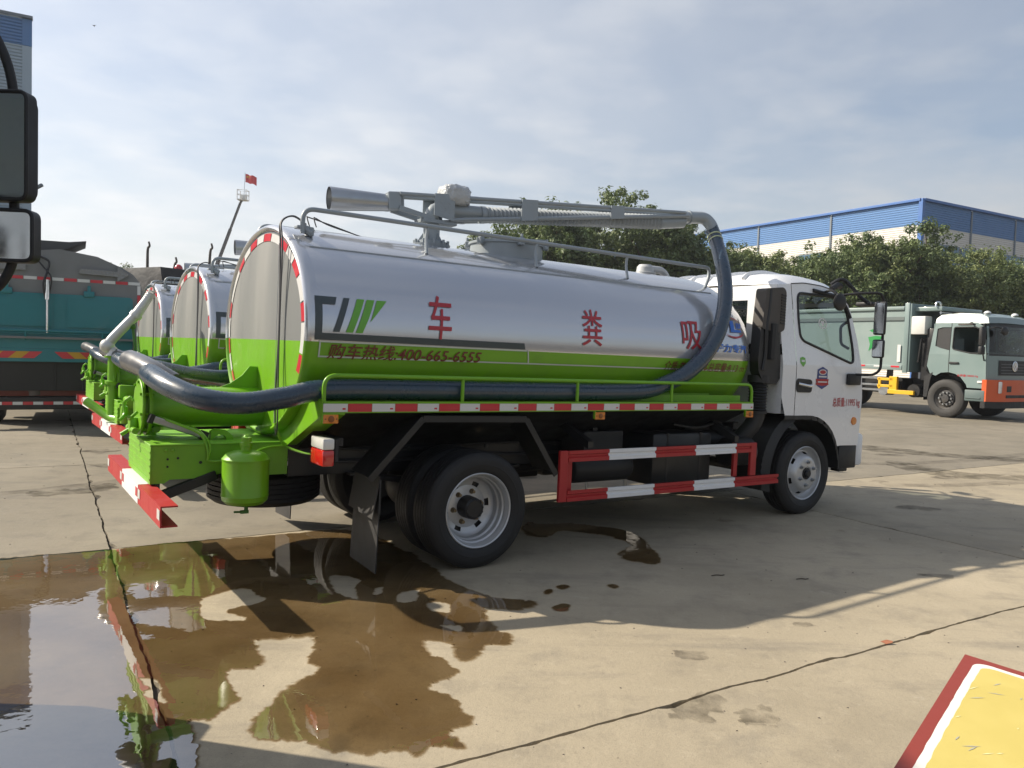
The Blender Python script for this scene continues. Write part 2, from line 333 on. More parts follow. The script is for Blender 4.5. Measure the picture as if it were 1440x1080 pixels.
BED = paint('joint_dirt', (0.045, 0.038, 0.030), 0.9, dirt=0.5, dcol=(0.10, 0.085, 0.065), dscale=12, bump=0.5, bscale=80)

b = MB(); b.add([(-900, -300, -0.06), (900, -300, -0.06), (900, 1500, -0.06), (-900, 1500, -0.06)], [(0, 1, 2, 3)])
ground = b.build('ground', CONC, smooth=0, kind='structure'); ground.color = (0.70, 0.71, 0.73, 1)
b = MB(); b.add([(-70, -30, -0.022), (90, -30, -0.022), (90, 110, -0.022), (-70, 110, -0.022)], [(0, 1, 2, 3)])
bed = b.build('joint_bed', BED, parent=None, smooth=0, kind='structure')

UA = math.radians(31.0); U = Vector((math.cos(UA), math.sin(UA), 0)); V = Vector((math.sin(UA), -math.cos(UA), 0))
us = [0.41 + 6.2 * k for k in range(-9, 13)]
vsb = [10.1, 5.9, 1.72, -2.48, -6.22, -10.46, -14.6, -18.8, -23, -27.2, -31.4, -35.6, -39.8, -44, -52, -60, -70, -82, -95]
pave = empty('concrete_pavement'); pave['kind'] = 'structure'
def slab_edge(p, q, seed, near):
    n = max(2, int((q - p).length / (0.035 if near else 0.5))); out = []
    d = (q - p).normalized(); nrm = Vector((-d.y, d.x, 0))
    for i in range(n):
        t = i / n; P = p.lerp(q, t); w = P * 1.0
        a = mnoise.noise(Vector((w.x * 2.3, w.y * 2.3, 3.3))) * 0.03 + mnoise.noise(Vector((w.x * 11, w.y * 11, 8.1))) * 0.008
        c = mnoise.noise(Vector((w.x * 4.0, w.y * 4.0, seed + 9)))
        inset = 0.006 + (max(0, c - 0.28) * 0.10 if near else 0) + abs(mnoise.noise(Vector((w.x * 30, w.y * 30, seed + 2)))) * 0.010
        a = a * math.sin(math.pi * t) if near else 0
        na = nrm if nrm.dot(U + V * 0.37) > 0 else -nrm
        out.append(P + na * a + nrm * inset)
    return out
for i in range(len(us) - 1):
    for j in range(len(vsb) - 1):
        c = [U * us[i] + V * vsb[j], U * us[i + 1] + V * vsb[j], U * us[i + 1] + V * vsb[j + 1], U * us[i] + V * vsb[j + 1]]
        ctr = sum(c, Vector()) / 4
        if ctr.y < -6 or abs(ctr.x) > 8 + ctr.y * 0.85 or ctr.y > 95: continue
        near = ctr.y < 14
        if (c[1] - c[0]).cross(c[3] - c[0]).z < 0: c = [c[0], c[3], c[2], c[1]]
        out = []
        for k in range(4): out += slab_edge(c[k], c[(k + 1) % 4], 1.7 * ((i * 7 + j * 13 + k * 3) % 11), near)
        m = MB(); n = len(out); top = [(p.x, p.y, 0.0) for p in out]; low = [(p.x, p.y, -0.03) for p in out]
        m.add(top + low, [tuple(range(n))] + [(q, n + q, n + (q + 1) % n, (q + 1) % n) for q in range(n)])
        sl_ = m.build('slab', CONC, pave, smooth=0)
# the slabs under and behind the parked lorries get a darker, cooler tone than the near ones
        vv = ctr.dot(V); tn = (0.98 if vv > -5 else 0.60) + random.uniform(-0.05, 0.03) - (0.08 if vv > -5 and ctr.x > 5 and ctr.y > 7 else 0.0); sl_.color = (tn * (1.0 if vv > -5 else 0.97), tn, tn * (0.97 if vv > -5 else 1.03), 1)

# ---- water lying on the slabs
def water_mat():
    m = bpy.data.materials.new('shallow_water'); nt, N, L = nodes_of(m)
    t = N('ShaderNodeBsdfTransparent'); gl = N('ShaderNodeBsdfGlossy'); gl.inputs['Roughness'].default_value = 0.012; gl.inputs[0].default_value = (1, 1, 1, 1)
    g = N('ShaderNodeNewGeometry')
    n0 = N('ShaderNodeTexNoise'); n0.inputs['Scale'].default_value = 1.6; n0.inputs['Detail'].default_value = 5; L(g.outputs['Position'], n0.inputs['Vector'])
    r = N('ShaderNodeValToRGB'); r.color_ramp.elements[0].position = 0.35; r.color_ramp.elements[1].position = 0.7; r.color_ramp.elements[0].color = (0.64, 0.57, 0.46, 1); r.color_ramp.elements[1].color = (0.50, 0.42, 0.31, 1); L(n0.outputs['Fac'], r.inputs[0]); L(r.outputs[0], t.inputs[0])
    n1 = N('ShaderNodeTexNoise'); n1.inputs['Scale'].default_value = 5.0; n1.inputs['Detail'].default_value = 3; L(g.outputs['Position'], n1.inputs['Vector'])
    n2 = N('ShaderNodeTexNoise'); n2.inputs['Scale'].default_value = 42.0; n2.inputs['Detail'].default_value = 2; L(g.outputs['Position'], n2.inputs['Vector'])
    ma = N('ShaderNodeMath'); ma.operation = 'MULTIPLY_ADD'; ma.inputs[1].default_value = 0.05; L(n2.outputs['Fac'], ma.inputs[0]); L(n1.outputs['Fac'], ma.inputs[2])
    bp = N('ShaderNodeBump'); bp.inputs['Strength'].default_value = 0.25; bp.inputs['Distance'].default_value = 0.004; L(ma.outputs[0], bp.inputs['Height']); L(bp.outputs[0], gl.inputs['Normal'])
    f = N('ShaderNodeFresnel'); L(bp.outputs[0], f.inputs['Normal'])
    # deeper standing water on the far side of the long joint, only a thin film on the near slab
    dp_ = N('ShaderNodeVectorMath'); dp_.operation = 'DOT_PRODUCT'; dp_.inputs[1].default_value = tuple(U); L(g.outputs['Position'], dp_.inputs[0])
    mr = N('ShaderNodeMapRange'); mr.inputs['From Min'].default_value = 0.75; mr.inputs['From Max'].default_value = 0.25; mr.inputs['To Min'].default_value = 1.75; mr.inputs['To Max'].default_value = 3.6; L(dp_.outputs['Value'], mr.inputs[0]); L(mr.outputs[0], f.inputs[0])
    mx = N('ShaderNodeMixShader'); o = N('ShaderNodeOutputMaterial'); L(front_only(N, L, f), mx.inputs[0]); L(t.outputs[0], mx.inputs[1]); L(gl.outputs[0], mx.inputs[2]); L(mx.outputs[0], o.inputs[0]); return m
WATER = water_mat()
def stain_mat(name, tint, rough):
    m = bpy.data.materials.new(name); nt, N, L = nodes_of(m); t = N('ShaderNodeBsdfTransparent'); g = N('ShaderNodeNewGeometry')
    n0 = N('ShaderNodeTexNoise'); n0.inputs['Scale'].default_value = 3.5; n0.inputs['Detail'].default_value = 7; n0.inputs['Roughness'].default_value = 0.7; L(g.outputs['Position'], n0.inputs['Vector'])
    r = N('ShaderNodeValToRGB'); r.color_ramp.elements[0].position = 0.36; r.color_ramp.elements[1].position = 0.62; r.color_ramp.elements[0].color = (1, 1, 1, 1); r.color_ramp.elements[1].color = (*tint, 1); L(n0.outputs['Fac'], r.inputs[0]); L(r.outputs[0], t.inputs[0])
    o = N('ShaderNodeOutputMaterial'); L(t.outputs[0], o.inputs[0]); return m
STAIN = stain_mat('oil_stain', (0.60, 0.60, 0.60), 0.5)
DAMP = stain_mat('damp_margin', (0.80, 0.76, 0.70), 0.5)
def ragged(P, amp, per, seed, grow=0.0):
    out = []; C = catmull([Vector((q[0], q[1], 0)) for q in P], per, True); n = len(C)
    area = sum(C[i].x * C[(i + 1) % n].y - C[(i + 1) % n].x * C[i].y for i in range(n)); sg = 1 if area > 0 else -1
    for i, p in enumerate(C):
        d = (C[(i + 1) % n] - C[i - 1]).normalized(); nr = Vector((d.y, -d.x, 0)) * sg; o = Vector((0, 0, 0))
        for fr, am in ((6, 1.0), (17, 0.85), (45, 0.55), (120, 0.30)):
            o += Vector((mnoise.noise(Vector((p.x * fr, p.y * fr, seed))), mnoise.noise(Vector((p.x * fr, p.y * fr, seed + 7))), 0)) * (amp * am)
        g = grow * (0.6 + 0.9 * abs(mnoise.noise(Vector((p.x * 4, p.y * 4, seed + 3))))) if grow else 0.0
        out.append(p + o + nr * g)
    return out
def margin_mat():
    m = bpy.data.materials.new('damp_margin'); nt, N, L = nodes_of(m); t = N('ShaderNodeBsdfTransparent'); g = N('ShaderNodeNewGeometry')
    at = N('ShaderNodeAttribute'); at.attribute_name = 'fade'
    n0 = N('ShaderNodeTexNoise'); n0.inputs['Scale'].default_value = 22; n0.inputs['Detail'].default_value = 6; L(g.outputs['Position'], n0.inputs['Vector'])
    ad = N('ShaderNodeMath'); ad.operation = 'MULTIPLY_ADD'; ad.inputs[1].default_value = 0.9; L(n0.outputs['Fac'], ad.inputs[0]); L(at.outputs['Fac'], ad.inputs[2])
    r = N('ShaderNodeMapRange'); r.inputs['From Min'].default_value = 0.62; r.inputs['From Max'].default_value = 1.35; L(ad.outputs[0], r.inputs[0])
    x = N('ShaderNodeMix'); x.data_type = 'RGBA'; L(r.outputs[0], x.inputs['Factor']); x.inputs['A'].default_value = (1, 1, 1, 1); x.inputs['B'].default_value = (0.62, 0.55, 0.45, 1); L(x.outputs['Result'], t.inputs[0])
    o = N('ShaderNodeOutputMaterial'); L(t.outputs[0], o.inputs[0]); return m
MARGIN = margin_mat()
def margin(loop, width, sg, seed):
    n = len(loop); area = sum(loop[i].x * loop[(i + 1) % n].y - loop[(i + 1) % n].x * loop[i].y for i in range(n)); sg *= 1 if area > 0 else -1; vs = []; fd = []
    for i in range(n):
        d = (loop[(i + 3) % n] - loop[i - 3]); d = d.normalized() if d.length > 1e-6 else Vector((1, 0, 0)); nr = Vector((d.y, -d.x, 0)) * sg; w = width * (0.45 + 1.2 * abs(mnoise.noise(loop[i] * 3.1 + Vector((seed, 0, 0)))))
        vs += [(loop[i].x, loop[i].y, 0.0036), (loop[i].x + nr.x * w, loop[i].y + nr.y * w, 0.0016)]; fd += [1.0, 0.0]
    me = bpy.data.meshes.new('damp_margin'); me.from_pydata(vs, [], [(2 * i, 2 * i + 1, (2 * i + 3) % (2 * n), (2 * i + 2) % (2 * n)) for i in range(n)]); me.materials.append(MARGIN)
    a = me.attributes.new('fade', 'FLOAT', 'POINT'); a.data.foreach_set('value', fd); me.update(); o = bpy.data.objects.new('damp_margin', me); COL.objects.link(o); o['kind'] = 'structure'
def sheet(name, outer, holes, z, mat, amp=0.028, per=16, seed=1.0, grow=0.0, **k):
    loops = [ragged(outer, amp, per, seed, grow)] + [ragged(h, amp * 0.7, per, seed + 3 + i, -grow * 0.4) for i, h in enumerate(holes)]
    t = tessellate_polygon(loops); vs = [(p.x, p.y, z) for l in loops for p in l]
    m = MB(); m.add(vs, t); o = m.build(name, mat, smooth=0, **k)
    if name == 'puddle':
        margin(loops[0], 0.032 if len(outer) > 8 else 0.02, 1, seed)
        for i, l in enumerate(loops[1:]): margin(l, 0.018, -1, seed + i)
    return o
PUDDLE = [(-4.283, 4.442), (-3.626, 4.951), (-3.420, 5.195), (-3.130, 5.356), (-2.797, 5.530), (-2.552, 5.724), (-2.247, 5.892), (-1.767, 6.113), (-1.422, 6.329), (-1.106, 6.199), (-0.816, 5.787), (-0.701, 5.678), (-0.557, 5.373), (-0.455, 5.245), (-0.384, 5.039), (-0.136, 4.768), (0.019, 4.686), (0.178, 4.635), (0.087, 4.511), (-0.022, 4.501), (-0.126, 4.491), (-0.088, 4.338), (-0.052, 4.195), (0.045, 4.046), (0.008, 3.944), (-0.105, 3.935), (-0.142, 3.802), (-0.206, 3.753), (-0.234, 3.795), (-0.234, 3.906), (-0.279, 3.970), (-0.422, 3.958), (-0.359, 3.785), (-0.255, 3.664), (-0.241, 3.583), (-0.303, 3.500), (-0.325, 3.402), (-0.250, 3.336), (-0.170, 3.207), (-0.133, 3.140), (-0.211, 3.022), (-0.164, 2.947), (-0.182, 2.892), (-0.266, 2.898), (-0.309, 2.833), (-0.378, 2.870), (-0.572, 2.848), (-0.723, 2.918), (-0.823, 2.923), (-0.923, 2.928), (-0.989, 3.002), (-0.990, 3.134), (-0.953, 3.329), (-0.904, 3.479), (-0.868, 3.568), (-0.914, 3.673), (-0.966, 3.712), (-0.939, 3.794), (-0.950, 3.896), (-0.981, 3.991), (-1.135, 3.958), (-1.287, 3.907), (-1.200, 3.773), (-1.160, 3.587), (-1.284, 3.545), (-1.194, 3.369), (-1.148, 3.207), (-1.161, 3.086), (-1.215, 3.070), (-1.263, 3.055), (-1.207, 2.960), (-1.076, 2.687), (-0.949, 2.246), (-1.555, 2.067), (-2.841, 2.325)]
ISLANDS = [[(-1.784, 4.527), (-1.722, 4.640), (-1.617, 4.735), (-1.459, 4.585), (-1.442, 4.482), (-1.570, 4.322), (-1.427, 4.231), (-1.438, 4.173), (-1.615, 4.180), (-1.695, 4.264)], [(-1.154, 5.038), (-1.061, 5.064), (-0.954, 4.996), (-0.932, 4.774), (-0.882, 4.587), (-0.995, 4.656), (-1.086, 4.788)], [(-0.650, 4.745), (-0.539, 4.813), (-0.542, 4.593), (-0.639, 4.558)], [(-0.457, 4.549), (-0.384, 4.582), (-0.325, 4.536), (-0.324, 4.424), (-0.428, 4.439)], [(-1.611, 3.428), (-1.524, 3.404), (-1.465, 3.287), (-1.403, 3.190), (-1.538, 3.261), (-1.552, 3.330)], [(-0.349, 4.202), (-0.272, 4.220), (-0.221, 4.148), (-0.264, 4.113)], [(-0.816, 4.815), (-0.765, 4.834), (-0.755, 4.721), (-0.795, 4.676)]]
PUDDLE_B = [(0.176, 6.812), (0.300, 6.773), (0.590, 6.813), (0.920, 6.693), (1.094, 6.432), (1.119, 6.063), (1.146, 5.733), (1.057, 5.589), (0.887, 5.665), (0.850, 5.819), (0.972, 6.089), (0.918, 6.313), (0.729, 6.460), (0.453, 6.526), (0.299, 6.282), (0.144, 6.409)]
BLOBS = [[(0.667, 5.023), (0.704, 5.057), (0.736, 5.015), (0.692, 4.965)], [(0.285, 4.554), (0.340, 4.624), (0.386, 4.602), (0.363, 4.511), (0.307, 4.493)], [(0.248, 4.877), (0.285, 4.910), (0.296, 4.852), (0.254, 4.806)], [(0.325, 4.973), (0.388, 5.010), (0.408, 4.966), (0.349, 4.916)]]
STAIN_A = [(-4.647, 7.476), (-4.500, 7.577), (-4.285, 7.691), (-4.268, 7.855), (-4.149, 8.044), (-3.982, 7.905), (-3.987, 7.664), (-4.105, 7.492), (-4.286, 7.388), (-4.463, 7.288)]
STAIN_B = [(6.197, 13.864), (6.767, 13.601), (7.214, 13.049), (8.370, 12.620), (8.066, 12.157), (7.023, 12.489), (6.271, 12.832), (5.945, 13.212)]
STAIN_C = [(0.796, 3.373), (0.942, 3.454), (0.920, 3.247), (0.798, 3.176), (0.736, 3.235)]; STAIN_E = [(1.022, 3.286), (1.134, 3.347), (1.183, 3.264), (1.131, 3.154), (1.041, 3.148)]
STAIN_D= [(5.785, 11.824), (6.093, 11.380), (6.368, 10.776), (7.135, 10.737), (6.828, 10.271), (5.882, 10.266), (5.517, 11.059)]
sheet('puddle', PUDDLE, ISLANDS, 0.004, WATER, kind='structure')
sheet('puddle', PUDDLE_B, [], 0.004, WATER, seed=4, kind='structure')
for i, q in enumerate(BLOBS): sheet('puddle', q, [], 0.004, WATER, amp=0.008, seed=9 + i, kind='structure')
for i, q in enumerate((STAIN_A, STAIN_B, STAIN_C, STAIN_D, STAIN_E)): sheet('stain', q, [], 0.004, STAIN, amp=0.05, seed=20 + i, kind='structure')
# tyre tracks
def track(pts, w, seed):
    C = catmull([Vector((q[0], q[1], 0)) for q in pts], 12); L_ = []; R_ = []
    for i, p in enumerate(C):
        d = (C[min(i + 1, len(C) - 1)] - C[max(i - 1, 0)]).normalized(); n = Vector((-d.y, d.x, 0)); L_.append(p + n * w / 2 * (1 + 0.2 * mnoise.noise(p * 3))); R_.append(p - n * w / 2 * (1 + 0.2 * mnoise.noise(p * 3 + Vector((5, 5, 5)))))
    m = MB(); n = len(C); m.add([(p.x, p.y, 0.003) for p in L_ + R_], [(i, i + 1, n + i + 1, n + i) for i in range(n - 1)]); m.build('tyre_track', TRACK, None, 0, kind='structure')
TRACK = stain_mat('tyre_track_rubber', (0.78, 0.78, 0.79), 0.5)
track([(1.2, 2.3), (2.6, 3.4), (4.2, 4.5), (6.5, 6.1), (9.5, 8.6)], 0.20, 1); track([(3.2, 2.6), (4.6, 3.6), (6.6, 5.0), (10.0, 7.6)], 0.20, 2)
track([(4.6, 9.5), (6.0, 9.8), (8.5, 11.2), (13.0, 15.0)], 0.24, 3); track([(3.6, 11.2), (6.0, 11.6), (9.0, 13.4), (14.0, 17.4)], 0.24, 4); track([(-6.0, 6.5), (-4.6, 7.6), (-3.6, 9.2), (-3.0, 11.0)], 0.2, 5)
RS = random.Random(31)
SPOT = stain_mat('faint_spot', (0.62, 0.62, 0.63), 0.5)
for k in range(34):
    y = RS.uniform(3.0, 16); x = RS.uniform(-0.62, 0.66) * y; r = RS.uniform(0.03, 0.22) * (0.6 + y * 0.06); a = RS.uniform(0, 6.28); e = RS.uniform(0.35, 0.9)
    if y < 6.8 and x < 0.4: continue
    q = [(x + r * (1 + 0.35 * RS.uniform(-1, 1)) * math.cos(t), y + r * e * (1 + 0.35 * RS.uniform(-1, 1)) * math.sin(t)) for t in [i * math.pi / 5 for i in range(10)]]
    sheet('stain', q, [], 0.0012 + 0.00004 * k, SPOT, amp=0.02, per=6, seed=50 + k, kind='structure')

# ================================================================== TANKER TRUCK (x forward, y left, z up; origin under the rear axle)
TA, TB, TZ = 0.954, 0.734, 1.59
GREEN_Z = 1.523
def tank_y(z, off=0.0): return -(TA + off) * math.sqrt(max(0.0, 1 - ((z - TZ) / (TB + off)) ** 2))
def on_tank(x, z): return Vector((x, tank_y(z, 0.005), z))
def tank_ring():
    t0 = math.asin((GREEN_Z - TZ) / TB); A = [t0 + (math.pi - 2 * t0) * i / 44 for i in range(44)] + [math.pi - t0 + (math.pi + 2 * t0) * i / 36 for i in range(36)]
    return A
def make_wheel(name, parent, loc, kind, side, spin=0.0):
    """wheel with its outer face at y=0, axle along +y (inboard)"""
    w = bpy.data.objects.new(name, None); COL.objects.link(w); w.parent = parent; w.location = loc; w.empty_display_size = 0.1
    w.rotation_euler = (0, spin, 0) if side < 0 else (0, spin, math.pi)
    def tyre(y0):
        m = MB(); R = 0.406; p = [(0.252, 0.022), (0.262, 0.006), (0.278, -0.004), (0.300, -0.010), (0.318, -0.013), (0.320, -0.015), (0.326, -0.015), (0.328, -0.013), (0.350, -0.013), (0.372, -0.007), (0.386, 0.001), (0.389, 0.006), (0.396, 0.010), (0.4035, 0.022)]
        for k in range(5):
            a = 0.026 + k * 0.037; p += [(R, a), (R, a + 0.027)]
            if k < 4: p += [(R - 0.009, a + 0.029), (R - 0.009, a + 0.035)]
        p += [(0.4035, 0.206), (0.39, 0.220), (0.35, 0.236), (0.30, 0.230), (0.252, 0.2)]
        m.lathe(p, (0, y0, 0), (0, 1, 0), 72); return m.build('tyre', rubber, w, 28)
    tyre(0.0)
    def holed(prof, n, per, lo, hi, row): return lambda q, i: q == row and (i % per) in range(lo, hi)
    if kind == 'rear':
        tyre(0.285)
        m = MB(); pr = [(0.262, 0.012), (0.264, 0.002), (0.258, -0.003), (0.250, 0.002), (0.246, 0.018), (0.238, 0.030), (0.236, 0.050), (0.226, 0.058), (0.223, 0.095), (0.214, 0.105), (0.210, 0.145), (0.198, 0.160), (0.182, 0.168), (0.152, 0.176), (0.140, 0.172), (0.0, 0.172)]
        m.lathe(pr, (0, 0, 0), (0, 1, 0), 60, holed(pr, 60, 10, 4, 7, 12)); m.build('rim', rimpnt, w, 30)
        m = MB(); m.lathe([(0.0, 0.055), (0.060, 0.055), (0.074, 0.066), (0.078, 0.090), (0.080, 0.172)], (0, 0, 0), (0, 1, 0), 28)
        for k in range(12):
            a = k * math.pi / 6; m.cyl((0.062 * math.cos(a), 0.05, 0.062 * math.sin(a)), (0.062 * math.cos(a), 0.066, 0.062 * math.sin(a)), 0.007, n=6)
        m.build('hub', black, w, 30); nr, ny = 0.112, 0.172; nutm = brassy; nn = 6
        m = MB(); m.cyl((0, 0.19, 0), (0, 0.5, 0), 0.20, n=24); m.build('brake_drum', black, w, 30)
    else:
        m = MB(); pr = [(0.262, 0.012), (0.264, 0.002), (0.258, -0.003), (0.250, 0.003), (0.246, 0.020), (0.236, 0.040), (0.222, 0.052), (0.208, 0.050), (0.186, 0.020), (0.172, -0.006), (0.158, -0.018), (0.140, -0.022), (0.070, -0.022), (0.066, -0.016), (0.0, -0.016)]
        m.lathe(pr, (0, 0, 0), (0, 1, 0), 60, holed(pr, 60, 10, 4, 7, 7)); m.build('rim', rimpnt, w, 30)
        m = MB(); m.lathe([(0.0, -0.050), (0.030, -0.050), (0.038, -0.044), (0.040, -0.026), (0.058, -0.024), (0.060, -0.012)], (0, 0, 0), (0, 1, 0), 24); m.build('hub', black, w, 30)
        nr, ny = 0.112, -0.020; nutm = steel; nn = 6
        m = MB(); m.cyl((0, 0.06, 0), (0, 0.22, 0), 0.205, n=24); m.build('brake_drum', black, w, 30)
    m = MB()
    for k in range(nn):
        a = math.pi / 6 + k * 2 * math.pi / nn; x, z = nr * math.cos(a), nr * math.sin(a)
        m.cyl((x, ny, z), (x, ny - 0.012, z), 0.020, 0.018, 8); m.cyl((x, ny - 0.012, z), (x, ny - 0.034, z), 0.0135, 0.0125, 6)
    m.build('wheel_nuts', nutm, w, 20)
    return w

def make_tanker(O, R):
    T = empty('vacuum_tanker_truck', O, R); P = T
    # ---------------- tank
    A = tank_ring(); n = len(A)
    st = [(-1.200, 1.012), (-1.215, 1.018), (-1.150, 1.0), (2.70, 1.0), (2.82, 0.985), (2.92, 0.95), (3.00, 0.90), (3.07, 0.81), (3.12, 0.70), (3.16, 0.54), (3.185, 0.32), (3.195, 0.05)]
    st = [(-1.150, 1.0)] + [(-1.15 + 3.85 * i / 8, 1.0) for i in range(1, 9)] + st[4:]
    m = MB(); vs = []; fs = []
    for (x, s) in st:
        for a in A: vs.append((x, TA * s * math.cos(a), TZ + TB * s * math.sin(a)))
    m.v = vs
    for i in range(len(st) - 1):
        for j in range(n):
            m.f.append((i * n + j, i * n + (j + 1) % n, (i + 1) * n + (j + 1) % n, (i + 1) * n + j)); m.m.append(0 if j < 44 else 1)
    m.f.append(tuple((len(st) - 1) * n + j for j in range(n))); m.m.append(0)
    m.build('tank_shell', [silver, lime], P, 40)
    # rear head with its rolled rim
    rs = [(-1.148, 1.0), (-1.185, 1.004), (-1.212, 1.002), (-1.228, 0.992), (-1.234, 0.976), (-1.228, 0.962), (-1.216, 0.955), (-1.214, 0.945)]
    m = MB(); vs = []
    for (x, s) in rs:
        for a in A: vs.append((x, TA * math.cos(a) - math.cos(a) * (1 - s) * 0.95, TZ + TB * math.sin(a) - math.sin(a) * (1 - s) * 0.95))
    m.v = vs
    for i in range(len(rs) - 1):
        for j in range(n): m.f.append((i * n + j, i * n + (j + 1) % n, (i + 1) * n + (j + 1) % n, (i + 1) * n + j)); m.m.append(0 if j < 44 else 1)
    m.build('tank_rim', [silver, lime], P, 40)
    hs = [(-1.214, 0.945), (-1.222, 0.85), (-1.230, 0.70), (-1.236, 0.5), (-1.240, 0.25), (-1.241, 0.02)]
    def headpt(s, a): return (TA * math.cos(a) * s + (0), TZ + TB * math.sin(a) * s)
    m = MB(); vs = []
    for (x, s) in hs:
        for k, a in enumerate(A):
            # keep the colour line level across the head
            y = (TA - 0.052) * math.cos(a) * s / 0.945; z = TZ + (TB - 0.052) * math.sin(a) * s / 0.945
            vs.append((x, y, z))
    # rows: grid in (y, z) instead of polar, so the paint line stays straight
    m = MB(); ha, hb = TA - 0.052, TB - 0.052; NZ = 28; NY = 24
    zs = sorted([TZ + hb * math.sin(-math.pi / 2 + math.pi * i / NZ) for i in range(NZ + 1)]); zi = min(range(NZ + 1), key=lambda i: abs(zs[i] - GREEN_Z)); zs[zi] = GREEN_Z
    for z in zs:
        h = ha * math.sqrt(max(0, 1 - ((z - TZ) / hb) ** 2))
        for k in range(NY + 1):
            y = -h + 2 * h * k / NY; rr = (y / ha) ** 2 + ((z - TZ) / hb) ** 2; m.v.append((-1.214 - 0.030 * (1 - rr), y, z))
    for i in range(NZ):
        for k in range(NY): m.f.append((i * (NY + 1) + k, i * (NY + 1) + k + 1, (i + 1) * (NY + 1) + k + 1, (i + 1) * (NY + 1) + k)); m.m.append(0 if i >= zi else 1)
    head = m.build('tank_head', [headwht, lime], P, 40)
    # head fittings: vertical seam, cables, gusset
    m = MB(); m.tube([(-1.247, -0.43, 0.97), (-1.247, -0.43, 2.16)], 0.0025, 4); m.build('weld_seam', silver, head)
    for dy, nm in ((0.0, 0), (-0.045, 1)):
        pts = [(-1.08, -0.46, 2.30), (-1.17, -0.45 + dy * 0.3, 2.345), (-1.255, -0.47 + dy * 0.4, 2.29), (-1.262, -0.50 + dy, 2.15), (-1.262, -0.52 + dy * 0.4, 1.85), (-1.262, -0.525 + dy * 0.2, 1.55), (-1.262, -0.50 + dy, 1.2), (-1.262, -0.51 + dy, 0.98), (-1.25, -0.50, 0.90)]
        m = MB(); m.tube(catmull(pts, 6), 0.0058, 8); m.build('lamp_cable', paint('grey_cable', (0.07, 0.072, 0.08), 0.5), P)
    m = MB(); m.prism([(-1.230, 0.0, 1.165), (-1.230, 0.0, 1.330), (-1.295, 0.0, 1.330), (-1.345, 0.0, 1.265), (-1.43, 0.0, 1.205), (-1.50, 0.0, 1.178)], (0, 0.012, 0)); m.build('gusset', lime, P, 20)
    # reflective tape round the head
    reds = [-35, -11, 14, 50, 73, 95, 120, 143, 170, 199]; segs = [(r_ - 5.2, r_ + 5.2, redtape) for r_ in reds] + [(r0 + 6, r1 - 6, whtape) for r0, r1 in zip(reds, reds[1:])]
    for (d0, d1, mt) in segs:
        a0, a1 = math.radians(d0), math.radians(d1); m = MB(); q = []; ns = max(3, int((d1 - d0) / 3))
        for i in range(ns + 1):
            a = a0 + (a1 - a0) * i / ns
            for (ins, xo) in ((0.058, -1.2180), (0.112, -1.2230)): q.append((xo, (TA - ins) * math.cos(a), TZ + (TB - ins) * math.sin(a)))
        m.add(q, [(2 * i, 2 * i + 1, 2 * i + 3, 2 * i + 2) for i in range(ns)]); m.build('reflective_tape', mt, head, 0)
    # side seam ridge (both sides)
    for s in (1, -1):
        m = MB(); y = tank_y(2.135, 0.0); m.box((0.78, s * -y, 2.135), (3.8, 0.012, 0.008)); m.build('seam_ridge', greypnt, P)
    # ---------------- lettering and stripes on the right flank
    dec = lambda nm, vf, mt, step=0.035: decal(nm, vf, on_tank, mt, P, step)
    dec('logo_stroke', shape_mesh([[(-1.172, 1.806), (-1.03, 1.806), (-1.043, 1.758), (-1.126, 1.758), (-1.131, 1.578), (0.390, 1.578), (0.402, 1.534), (-1.177, 1.534)]]), darkgrey)
    dec('logo_stroke', shape_mesh([[(-0.984, 1.805), (-0.944, 1.805), (-1.019, 1.588), (-1.06, 1.588)]]), darkgrey)
    for q in ([(-0.894, 1.804), (-0.844, 1.804), (-0.93, 1.588), (-0.976, 1.588)], [(-0.828, 1.804), (-0.775, 1.804), (-0.823, 1.681), (-0.865, 1.588), (-0.91, 1.588)], [(-0.758, 1.804), (-0.689, 1.804), (-0.812, 1.660)]): dec('logo_stroke', shape_mesh([q]), decalgrn)
    dec('pale_line', shape_mesh([[(-1.145, 1.427), (-1.145, 1.437), (2.72, 1.437), (2.72, 1.427)], [(-1.145, 1.437), (-1.145, 1.530), (-1.135, 1.530), (-1.135, 1.437)], [(0.44, 1.437), (0.422, 1.530), (0.432, 1.530), (0.452, 1.437)], [(-1.135, 1.520), (-1.135, 1.530), (0.42, 1.530), (0.42, 1.520)]]), linewht)
    def on_tank2(x, z): return Vector((x, tank_y(z, 0.007), z))
    dt = lambda vf, mt: decal('lettering', vf, on_tank2, mt, P, 0.035)
    dt(fit(text_mesh('购车热线:400-665-6555', 0.010, 0.22), -1.09, 0.035, 1.418, 1.515), maroon)
    dt(fit(text_mesh('车', 0.008, 0.14), -0.395, -0.205, 1.575, 1.872), redtext)
    dt(fit(text_mesh('粪', 0.002, 0.10), 0.930, 1.140, 1.585, 1.870), redtext)
    dt(fit(text_mesh('吸', 0.004, 0.05), 2.020, 2.260, 1.600, 1.845), redtext)
    dt(fit(text_mesh('介质:粪便', 0.008, 0.2), 1.83, 2.16, 1.418, 1.498), maroon)
    dt(fit(text_mesh('罐体总容量:8.13 m³', 0.008, 0.2), 2.20, 2.86, 1.418, 1.498), maroon)
    def on_cap(x, z):
        s = 1.0
        for (x0, s0), (x1, s1) in zip(st[8:], st[9:]):
            if x0 <= x <= x1: s = s0 + (s1 - s0) * (x - x0) / (x1 - x0)
        q = (z - TZ) / (TB * s); return Vector((x, -(TA * s + 0.008) * math.sqrt(max(0, 1 - q * q)), z))
    decal('lettering', fit(text_mesh('程力专汽', 0.03), 2.42, 2.86, 1.592, 1.668), on_cap, bluetext, P, 0.03, 'xz')
